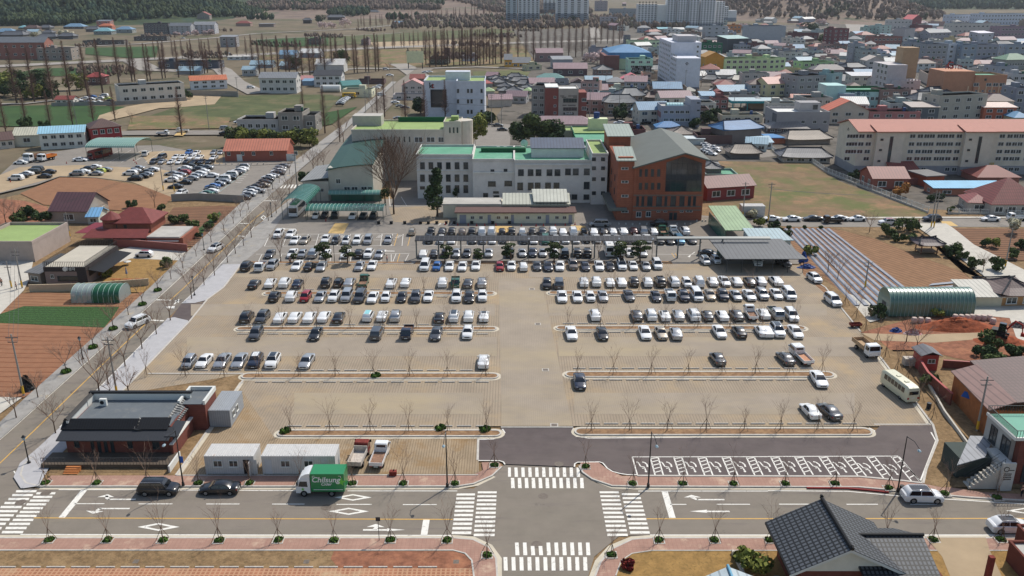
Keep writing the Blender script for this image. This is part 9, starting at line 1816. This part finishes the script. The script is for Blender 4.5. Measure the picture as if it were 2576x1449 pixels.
tall('1,1710,655,300 1,1815,652,300 1,1900,650,280 1,1990,655,280 1,2075,650,270 1,2130,648,300 1,2160,642,280 1,2210,660,300 1,2255,660,290 1,2320,620,260 1,2385,645,280 1,2465,640,260 1,2545,562,260 2,60,590,240 2,140,586,250 2,215,600,250 2,290,520,240 2,360,520,230 2,430,520,240 2,500,530,230 2,570,580,230 2,640,576,240 2,705,570,230 2,770,545,230','in the avenue toward the town')
tall('2,840,465,225 2,895,440,210 2,960,440,220 2,1015,480,260 2,1080,440,215 2,1105,400,190 2,1350,300,230 2,1410,300,240','at the right end of the avenue')
tall(' '.join('1,%d,%d,%d'%(1290+86*i,493-i*8,352-i*9) for i in range(6)),'along the highway edge')
tall(' '.join('1,%d,%d,%d'%(1030+60*i,292-i*6.3,(292-i*6.3)-105-rnd.uniform(0,25)) for i in range(24)),'along the pale embankment road')
tall(' '.join('1,%d,%d,%d'%(1060+95*i,262-i*8,(262-i*8)-110) for i in range(14)),'behind the embankment road')
tall(' '.join('1,%d,%d,%d'%(20+98*i,548-i*4.2,548-i*4.2-rnd.uniform(150,205)) for i in range(26)),'along the near side of the highway')
tall(' '.join('0,%d,%d,%d'%(1560+92*i,600-i*4,395-i*3) for i in range(11)),'by the far left highway')
tall(' '.join('1,%d,%d,%d'%(1750+60*i,672-i*3,300-i) for i in range(14)),'in the second avenue line')
def hill(name,pts,z,m): return None
def slope_mesh(name,x0,x1,y0,y1,f,m,nx=40,ny=16):
 b=MB(); V=[]
 for j in range(ny+1):
  for i in range(nx+1): X=x0+(x1-x0)*i/nx; Y=y0+(y1-y0)*j/ny; b.v.append((X,Y,f(X,Y)))
 for j in range(ny):
  for i in range(nx): k=j*(nx+1)+i; b.f.append((k,k+1,k+nx+2,k+nx+1)); b.m.append(0)
 return tag(b.build(name,m,None,180),kind='structure')
def sm(v): v=max(0,min(1,v)); return v*v*(3-2*v)
def f1(X,Y): return -.8+120*sm((Y-1270-.0*X)/620)*sm((-470-X)/260)*(1+.1*math.sin(X/70))
def f2(X,Y): return -.8+(26*sm((Y-1500)/700)+45*sm((Y-2000)/800))*sm((60-X)/200)
def f3(X,Y): return -.8+60*sm(1-math.hypot((X-560)/230,(Y-1700)/420))
def f4(X,Y): return -.8+150*sm((Y-2050)/900)*sm((X-700)/260)
slope_mesh('wooded_hill',-1700,-440,1265,2100,f1,'forest'); slope_mesh('far_slope',-1100,260,1490,3200,f2,'brown_wood',50,30); slope_mesh('town_hill',330,790,1280,2120,f3,'brown_wood'); slope_mesh('far_hill',560,2300,2040,3300,f4,'forest',40,20)
def wood(name,lb,n,region,f,hs,m,seed,cat='forest'):
 R_=random.Random(seed); b=MB(); c=0
 while c<n:
  X,Y=region(R_)
  z=f(X,Y); h=R_.uniform(*hs); r=h*R_.uniform(.28,.42); c+=1; base=len(b.v); K=6; rings=[(.0,.35),(.35,1.0),(.72,.72)]
  for zz,rr in rings:
   for k in range(K): a=6.283*k/K+R_.uniform(-.3,.3); q=r*rr*R_.uniform(.7,1.2); b.v.append((X+q*math.cos(a),Y+q*math.sin(a),z+h*(.1+.9*zz)+R_.uniform(-.06,.06)*h))
  b.v.append((X+R_.uniform(-.1,.1)*r,Y,z+h))
  for j in range(2):
   for k in range(K): b.f.append((base+j*K+k,base+j*K+(k+1)%K,base+(j+1)*K+(k+1)%K,base+(j+1)*K+k)); b.m.append(0)
  for k in range(K): b.f.append((base+2*K+k,base+2*K+(k+1)%K,base+3*K)); b.m.append(0)
 return tag(b.build(name,m),lb,cat,None,'stuff')
def rg_in(x0,x1,y0,y1,cond=lambda X,Y:True):
 def g_(R_):
  while 1:
   X=R_.uniform(x0,x1); Y=y0+(y1-y0)*R_.random()**1.3
   if cond(X,Y): return X,Y
 return g_
wood('pine_forest','dense green pine forest covering the hillside at the upper left',5200,rg_in(-1250,-470,1268,1760,lambda X,Y: X<-640+ (Y-1270)*.55),f1,(9,15),'forest',1)
wood('bare_wood','brown leafless woods with dark pines across the top of the picture',4200,rg_in(-560,160,1750,2600,lambda X,Y: math.sin(X/60)+math.sin(Y/90+X/40)> -1.1),f2,(8,13),'brown_wood',2)
wood('dark_pine_groves','dark pine groves scattered on the hill below the temple',420,rg_in(-560,-120,1480,1900,lambda X,Y: math.sin(X/38)*math.sin(Y/70)>.55),f2,(8,14),'forest',3)
wood('town_hill_wood','brown wooded hill right of the long white flats',1500,rg_in(380,760,1300,2050,lambda X,Y: f3(X,Y)>3),f3,(7,12),'brown_wood',4)
wood('far_pine_forest','distant bluish pine forest along the top right',3600,rg_in(760,2000,2060,2800),f4,(12,20),'forest',5)
wood('avenue_thicket','leafless thicket behind the embankment trees',700,rg_in(-160,240,1180,1560,lambda X,Y: Y>1050+abs(X)*.2),lambda X,Y:-.6,(6,11),'brown_wood',6)
wood('field_hedges','scrubby brown and green growth between the far fields',1500,rg_in(-420,330,470,1150,lambda X,Y: math.sin(X/31+Y/57)*math.sin(Y/43)> .74 and not(-62<X-(-95+ (Y-500)*.0)<40 and Y<760)),lambda X,Y:-.6,(2,4.5),'brown_wood',8,'scrub')
# ================================================================ poles, lamps, small things
mat('pole_conc',(150,146,140),.85); mat('lamp_black',(20,21,24),.45,spec=.5); mat('lamp_head',(150,170,178),.3)
def pole(t,x,y,yt,lb,r=.16,arms=True,z=0,dark=False):
 p=GT(t,x,y,z); h=min(HT(p.y,TT(t//1,0,yt)[1])-z,16) if yt is not None else 9
 e=thing('utility_pole',lb,'pole',p); b=MB(); b.tube([(0,0,-.2),(0,0,h)],[r,r*.65],8); b.build('shaft','pole_conc' if not dark else 'bark',e)
 if arms:
  b=MB(); b.box(-.9,-.05,h-.6,.9,.05,h-.5); b.box(-.7,-.05,h-1.3,.7,.05,h-1.2); b.build('crossarm','frame_dark',e)
 if z>=0 and r>.15: b=MB(); b.tube([(0,0,.3),(0,0,1.6)],r*1.08,8); b.build('stripe_band','yellow',e)
for a_ in ((20,240,1080,465,'concrete pole with striped foot beside the black covered heap'),(20,1180,1082,490,'tall concrete pole behind the brick house'),(10,705,940,690,'pole between the stone house and the brick villa'),(10,225,1449,1060,'left grey pole in the farm lane'),(10,118,1449,1180,'leftmost thin pole in the farm lane'),(10,1645,470,190,'left of the twin poles by the gravel lot'),(10,1755,480,180,'right of the twin poles by the gravel lot'),(11,418,480,70,'tall pole with wires beside the evergreen'),(13,975,1449,1170,'steel pole at the end of the film covered rows'),(13,1640,840,470,'left of the twin striped poles on the far road'),(13,1668,840,480,'right of the twin striped poles on the far road'),(13,0,780,385,'dark leaning pole beside the vacant field'),(13,2385,1240,850,'pole at the bend of the garden lane'),(12,2320,740,380,'pole beside the white shipping container'),(23,2100,1440,890,'tall pole beside the wooden clad house'),(1,1105,1130,915,'pole by the white parked cars'),(1,1140,1000,720,'pole above the yellow bus'),(1,1385,950,760,'pole on the pinkish house side'),(2,780,1195,700,'pole right of the brick trio'),(2,1075,1190,860,'pole behind the round evergreen'),(2,940,900,740,'pole above the sage green roofs'),(2,1738,940,700,'pole with transformer before the white tower'),(2,2230,1110,900,'pole before the filling station'),(2,2205,1400,1180,'pole left of the bright blue tiled roof'),(1,2370,1270,950,'left pole near the purple roof'),(1,2470,1240,940,'right pole near the purple roof'),(0,2105,1305,960,'lamp pole beside the crossing white trucks'),(0,2395,980,770,'pole beside the long grey wall'),(0,775,1270,990,'pole beside the small brown roofed shed'),(0,325,600,420,'pole before the long brick hall'),(1,430,1449,1080,'wired pole before the bamboo hedge'),(3,1380,1080,880,'pole before the tan tower'),(3,895,1060,920,'pole before the mint hall'),(3,1210,1250,1120,'pole before the pink building'),(3,745,480,330,'pole before the dark red block')): pole(*a_,z=0 if a_[0]>9 else -.2)
def lamp(t,x,y,lb,side_=1,z=.03,h=7.6):
 e=thing('street_lamp',lb,'street lamp',GT(t,x,y,z)); b=MB(); b.tube([(0,0,0),(0,0,.5),(0,0,.52),(0,0,h)],[.2,.16,.1,.055],8); b.tube([(0,0,h-.1),(side_*.3,-.9,h-.2),(side_*.5,-1.7,h-.75)],[.05,.04,.04],5); b.build('pole','lamp_black',e); b=MB(); b.loft([[(side_*.5+dx*k,-1.75+dy*k,h-.85-.25*j) for dx,dy in ((.22,0),(.11,.3),(-.11,.3),(-.22,0),(-.11,-.3),(.11,-.3))] for j,k in ((0,.5),(.5,1),(1,.7))]); b.build('lamp_head','lamp_head',e); return e
lamp(30,1845,540,'tall black street lamp with small blue flag near the black SUV',-1.6); e=lamp(31,1925,550,'tall black street lamp left of the central entrance',-.3); lamp(32,1370,552,'tall black street lamp in front of the accessible bays',.8); lamp(33,1303,600,'tall black street lamp at the right end of the accessible bays',1.6)
e=thing('pole_flag','small blue flag sign on the street lamp by the black SUV','sign',GT(30,1840,540,.03)); b=MB(); b.box(.06,-.03,3.2,.5,.0,4.1); b.build('flag',mat('flag_blue',(48,92,170),.6),e)
def lantern(t,x,y,lb,h=3.9):
 e=thing('lantern_lamp',lb,'street lamp',GT(t,x,y,.03)); b=MB(); b.tube([(0,0,0),(0,0,.25),(0,0,.3),(0,0,h-.6)],[.24,.2,.09,.06],8); b.build('pole','lamp_black',e); b=MB(); b.tube([(0,0,h-.6),(0,0,h-.15)],[.13,.24],6); b.build('lantern','lamp_head',e); b=MB(); b.tube([(0,0,h-.15),(0,0,h+.15)],[.3,.04],6); b.build('cap','lamp_black',e)
for a_ in ((30,292,312,'black lantern lamp at the left street corner'),(20,835,716,'black lantern lamp beside the lowest red field'),(20,1958,72,'black lantern lamp beside the dark lot entrance'),(10,2055,1066,'black lantern lamp behind the driving white SUV'),(11,158,735,'black lantern lamp left of the coach shelter'),(11,168,455,'black lantern lamp by the asphalt lot corner')): lantern(*a_)
for t,x,y,lb in ((11,792,1200,'dark lamp post between the clipped pines'),(12,1405,1180,'dark lamp post among the canopy cars'),(12,168,1180,'lamp post with globe at the canopy, left'),(12,1068,1180,'lamp post with globe at the canopy, right')):
 e=thing('globe_lamp',lb,'street lamp',GT(t,x,y)); b=MB(); b.tube([(0,0,0),(0,0,4.9)],.06,6); b.build('pole','lamp_black',e); b=MB(); b.tube([(0,0,4.9),(0,0,5.0),(0,0,5.25),(0,0,5.35)],[.1,.2,.2,.08],8); b.build('globe','lamp',e)
for i,x in enumerate((1235,1362,1497,1657,1735,1820,1915,1995,2170,2382,2550)): b=MB(); b.box(-.35,-.35,0,.35,.35,.55); b.box(-.4,-.4,.55,.4,.4,.65); tag(link('planter',b.mesh('planter',['trim']),None,GT(11,x,803)),'black square planter, %s from left in front of the annex'%ORD[i],'planter','black planters in front of the annex')
cm=MB(); cm.box(-.2,-.2,0,.2,.2,.05); cm.tube([(0,0,.05),(0,0,.72)],[.16,.03],8); cme=cm.mesh('traffic_cone',['excavator_red'])
for i,(t,x,y) in enumerate(((11,703,777),(11,1905,812),(11,2030,818),(11,2135,820),(11,2220,825),(11,2302,822),(11,2414,822),(12,94,826),(12,243,828),(12,316,824),(12,435,826),(12,535,820),(12,634,812),(13,1160,770),(13,1278,772),(13,1392,772),(13,1520,775),(10,1345,170),(10,1360,185),(10,1375,200),(10,105,383),(10,670,195))): tag(link('traffic_cone',cme,None,GT(t,x,y)),'red traffic cone, %s counted from the annex front outward'%ORD[i],'traffic cone','red traffic cones')
bo=MB(); bo.tube([(0,0,0),(0,0,.45)],[.22,.2],8); bom=bo.mesh('stone_bollard',['kerb'])
for i,x in enumerate((700,765,990,1075,1145,1213,1285,1358,1660,1738,1795,1860,1916,1948,1993,2090)): tag(link('stone_bollard',bom,None,GT(12,x,812 if x<1800 else 780)),'squat stone bollard, %s from left before the brick gable building'%ORD[i],'bollard','stone bollards before the brick gable building')
for i in range(9): tag(link('stone_bollard',bom,None,GT(10,2150+62*i if i<6 else 2530+(i-6)*62,205-(i>5)*2)),'squat white bollard, %s from left before the orange roofed warehouse'%ORD[i],'bollard','white bollards before the orange roofed warehouse')
def person(t,x,y,lb,top,bot,rz=0,z=0,step=.12,bend=0):
 e=thing('person',lb,'person',GT(t,x,y,z),rz)
 def skin(name,verts,edges,rad,m):
  me=bpy.data.meshes.new(name); me.from_pydata(verts,edges,[]); o=link(name,me,e); me.materials.append(M[m]); md=o.modifiers.new('skin','SKIN');
  for i_,r_ in enumerate(rad): me.skin_vertices[0].data[i_].radius=(r_,r_)
  me.skin_vertices[0].data[0].use_root=True; o.modifiers.new('sub','SUBSURF').levels=1; return o
 bpy.context.view_layer.update()
 V=[(0,0,.95),(0,0,1.2),(0,0,1.43),(0,0,1.52),(0,-.01,1.62),(0,-.01,1.74),(.18,0,1.40),(.24,.02,1.12),(.25,-.08,.88),(-.18,0,1.40),(-.24,.02,1.12),(-.25,-.08,.88),(.1,0,.9),(.11,-.02,.5),(.11,step,.07),(-.1,0,.9),(-.11,-.02,.5),(-.11,-step,.07)]
 E_=[(0,1),(1,2),(2,3),(3,4),(4,5),(2,6),(6,7),(7,8),(2,9),(9,10),(10,11),(0,12),(12,13),(13,14),(0,15),(15,16),(16,17)]
 def mk(name,idx,k,m):
  mp={v:i for i,v in enumerate(idx)}; vs_=[V[i] for i in idx]; es=[(mp[a],mp[b_]) for a,b_ in E_ if a in mp and b_ in mp]; me=bpy.data.meshes.new(name); me.from_pydata(vs_,es,[]); o=link(name,me,e); me.materials.append(M[m])
  o.modifiers.new('skin','SKIN'); rad=[.13,.13,.14,.055,.09,.085,.07,.05,.04,.07,.05,.04,.085,.06,.05,.085,.06,.05]
  if not me.skin_vertices: bpy.context.view_layer.objects.active=o;
  if me.skin_vertices:
   for i_,v in enumerate(idx): r_=rad[v]*k; me.skin_vertices[0].data[i_].radius=(r_,r_)
   me.skin_vertices[0].data[0].use_root=True
  s_=o.modifiers.new('sub','SUBSURF'); s_.levels=1; s_.render_levels=1; return o
 mk('body',list(range(18)),1.0,'skin_tone'); mk('jacket',[1,2,6,7,9,10],1.22,top); mk('trousers',[0,12,13,14,15,16,17],1.2,bot); b=MB(); b.tube([(0,.02,1.68),(0,.02,1.76),(0,.02,1.82)],[.115,.11,.05],8); b.build('hair','trim',e); return e
mat('skin_tone',(196,150,126),.7); mat('cloth_dark',(34,36,42),.9); mat('cloth_pink',(196,160,158),.9); mat('cloth_grey',(110,112,118),.9)
person(11,345,1212,'person in dark clothes standing below the clipped bushes','cloth_dark','cloth_dark'); person(11,1320,1195,'person in pale pink coat walking at the kerb gap','cloth_pink','cloth_grey',1.2,0,.2); person(10,170,1470,'person in dark jacket walking in the farm lane','cloth_dark','cloth_grey',2); person(33,2545,650,'person in black standing at the cafe front, right edge','cloth_dark','cloth_dark',.4,.05); person(10,20,1430,'person in black at the left edge of the farm lane','cloth_dark','cloth_dark',1)
def heap(name,lb,c,rx,ry,h,m,seed,cat,kind=None,n=14):
 R_=random.Random(seed); b=MB(); K=24; rings=[]
 for j in range(n+1):
  t=j/n; r=1-t; z=h*(math.cos(math.pi*r)*.5+.5); rings.append([(c.x+(rx*r+R_.uniform(-.3,.3)*min(1,t*4+.3))*math.cos(6.283*k/K),c.y+(ry*r+R_.uniform(-.2,.2)*min(1,t*4+.3))*math.sin(6.283*k/K),c.z-.1+z*R_.uniform(.85,1.12)) for k in range(K)])
 b.loft(rings,cap=False); b.face(rings[-1]); return tag(b.build(name,m,None,60),lb,cat,None,kind)
mat('heap_soil',(148,80,52),1,var=.25,scale=1.2,bump=.5)
heap('dirt_heap','long heap of red brown earth below the green greenhouse',GT(23,1900,400),9.5,3.0,1.9,'heap_soil',1,'dirt heap'); heap('dirt_heap','earth mound under the excavator',GT(23,2330,540),5.5,2.8,1.5,'heap_soil',2,'dirt heap'); heap('black_cover','black plastic covered heap beside the striped pole',GT(20,280,1020),1.3,1.3,2.3,'trim',3,'covered heap'); heap('tarp_heap','crumpled blue tarpaulins behind the carport end',GT(13,390,1245),2.6,1.2,1.0,'blue_tarp',4,'tarpaulin'); heap('tarp_heap','small heap under a blue tarpaulin beside the rubbish pile',GT(23,1285,440),1.5,.9,.9,'blue_tarp',5,'tarpaulin'); heap('tarp_heap','blue wrapped machine with grey top behind the carport',GT(13,355,1180),1.2,1.0,2.2,'blue_tarp',6,'tarpaulin')
mat('rubbish',(176,150,146),.8,var=.4,scale=3); mix_noise(M['rubbish'],(190,60,40),2.2,.52,.6); heap('rubbish_pile','pile of red and white bags beside the sandy track',GT(23,1455,465),2.3,1.1,1.1,'rubbish',7,'rubbish pile'); heap('scrap_pile','scrap and wheelbarrows at the right edge of the yard',GT(23,2520,390),2.4,1.6,1.1,'rubble' if 'rubble' in M else mat('rubble',(90,84,82),.9,var=.4,scale=2),8,'scrap pile')
mat('big_bag',(196,176,164),.8,var=.1,scale=2)
for i,(x,y) in enumerate(((1468,340),(1532,340),(1605,345),(1880,310),(1940,312),(2000,312),(2050,310),(2110,312),(2165,315),(2225,315),(2260,350))):
 b=MB(); b.loft([[(.5*k*math.cos(6.283*j/10),.5*k*math.sin(6.283*j/10),z_) for j in range(10)] for k,z_ in ((.9,0),(1.1,.3),(1.05,.7),(.8,.95))]); tag(b.build('bulk_bag','big_bag',None,50),'white bulk bag, %s from left along the big greenhouse'%ORD[i],'bag','bulk bags along the big greenhouse').location=GT(23,x,y+6,.1)
for k in range(4): b=MB(); b.box(-.9,-.6,.32*k,.9,.6,.32*k+.28); tag(b.build('brick_pallet','bed_pale'),'flat pallet of pale bricks, %s from the ground'%ORD[k],'pallet','stack of brick pallets').location=GT(23,1415,770,.05)
b=MB(); b.tube([(0,0,0),(0,0,.85)],.32,12); tag(b.build('steel_drum','solar'),'dark blue drum on the dry bank below the minibus','drum').location=GT(23,1615,1210,.05)
b=MB(); b.tube([(0,0,0),(0,0,.8)],.28,10); tag(b.build('litter_bin','trim'),'black round bin beside the right street lamp','bin').location=GT(33,1342,596,.05)
e=thing('rusty_box','small rusty burner box beside the white flatbed','burner',GT(31,1380,432,.02)); b=MB(); b.box(-.45,-.3,0,.45,.3,.6); b.build('box','rust_red',e); b=MB(); b.tube([(.1,0,.6),(.1,0,.8)],.07,6); b.build('chimney','trim',e)
e=thing('sign_post','thin sign post among the young trees on the near pavement','sign',GT(31,1240,1090,.03)); b=MB(); b.tube([(0,0,0),(0,0,3.0)],.035,6); b.build('post','frame_dark',e); b=MB(); b.box(-.25,-.03,2.5,.25,-.01,3.0); b.build('plate','frame_dark',e)
for i in range(3):
 e=thing('picnic_table','brown picnic table, %s from left below the lawn'%ORD[i],'picnic table',GT(10,1165+120*i,1392,.05),0,'picnic tables below the lawn'); b=MB(); b.box(-.9,-.35,.68,.9,.35,.76); b.build('top','wood_clad',e)
 for s in (-1,1): b=MB(); b.box(-.9,s*.75-.13,.42,.9,s*.75+.13,.48); b.build('bench','wood_clad',e); b=MB(); b.box(s*.6-.05,-.7,0,s*.6+.05,.7,.4); b.build('leg','wood_clad',e)
e=thing('garden_table','round white table with chairs on the brown lawn','table',GT(10,1285,1215,.02)); b=MB(); b.tube([(0,0,.7),(0,0,.75)],.8,14); b.build('top','frame_white',e); b=MB(); b.tube([(0,0,0),(0,0,.7)],.06,6); b.build('leg','frame_white',e)
e=thing('parasol','folded blue grey parasol beside the picnic tables','parasol',GT(10,1280,1345,.02)); b=MB(); b.tube([(0,0,0),(0,0,.9)],.03,6); b.build('pole','frame_dark',e); b=MB(); b.tube([(0,0,.9),(0,0,1.2),(0,0,2.4)],[.25,.2,.03],8); b.build('canopy',mat('parasol_blue',(110,122,150),.8),e)
wall('low kerb wall of the bamboo bed on the lawn',[(1842,1392),(1870,1449)],.5,'concrete',.25); wall('grey stone wall below the grey stone hall',[(130,266),(315,262),(470,252)],1.6,'wall_84807a'); wall('long grey wall beside the orange roofed white house',[(472,238),(540,240),(600,242)],2.6,'wall_84807a'); wall('stained boundary wall in front of the hipped roof houses',[(1478,264),(1560,266),(1650,268)],2.2,'wall_84807a')
for i,(a_,c_,lb) in enumerate((((13,0,780),(13,1655,840),'along the far east road'),((13,1655,840),(13,2385,1240),'over the garden lane'),((2,780,1195),(2,1075,1190),'right of the brick trio'),((2,1075,1190),(2,1738,940),'toward the white tower'),((1,430,1449),(1,1140,1000),'over the side road corner'),((10,1645,470),(10,705,940),'over the ploughed red field'),((20,240,1080),(10,225,1449),'over the lowest red field'),((11,418,480),(10,1755,480),'over the asphalt lot'),((1,1105,1130),(1,2370,1270),'before the telephone office'))):
 p=GT(*a_); q=GT(*c_); b=MB()
 for k in (-.7,0,.7): b.tube([(p.x+k+(q.x-p.x)*j/8,p.y+(q.y-p.y)*j/8,8.6-4*.9*(j/8)*(1-j/8)) for j in range(9)],.025,3,cap=False)
 tag(b.build('overhead_cable','frame_dark'),'thin dark overhead cables %s'%lb,'cable','overhead cables')
# ================================================================ haze over the whole valley
hm=bpy.data.materials.new('haze'); hm.use_nodes=True; n=hm.node_tree; n.nodes.remove(n.nodes['Principled BSDF']); v=n.nodes.new('ShaderNodeVolumePrincipled'); v.inputs['Color'].default_value=(.80,.86,.95,1); v.inputs['Density'].default_value=HZ; v.inputs['Anisotropy'].default_value=.3
n.links.new(v.outputs[0],n.nodes['Material Output'].inputs['Volume']); b=MB(); b.box(-3600,-420,-1.6,3600,5400,190); o=b.build('haze',hm); tag(o,'thin pale haze over the town and valley','haze',None,'stuff')
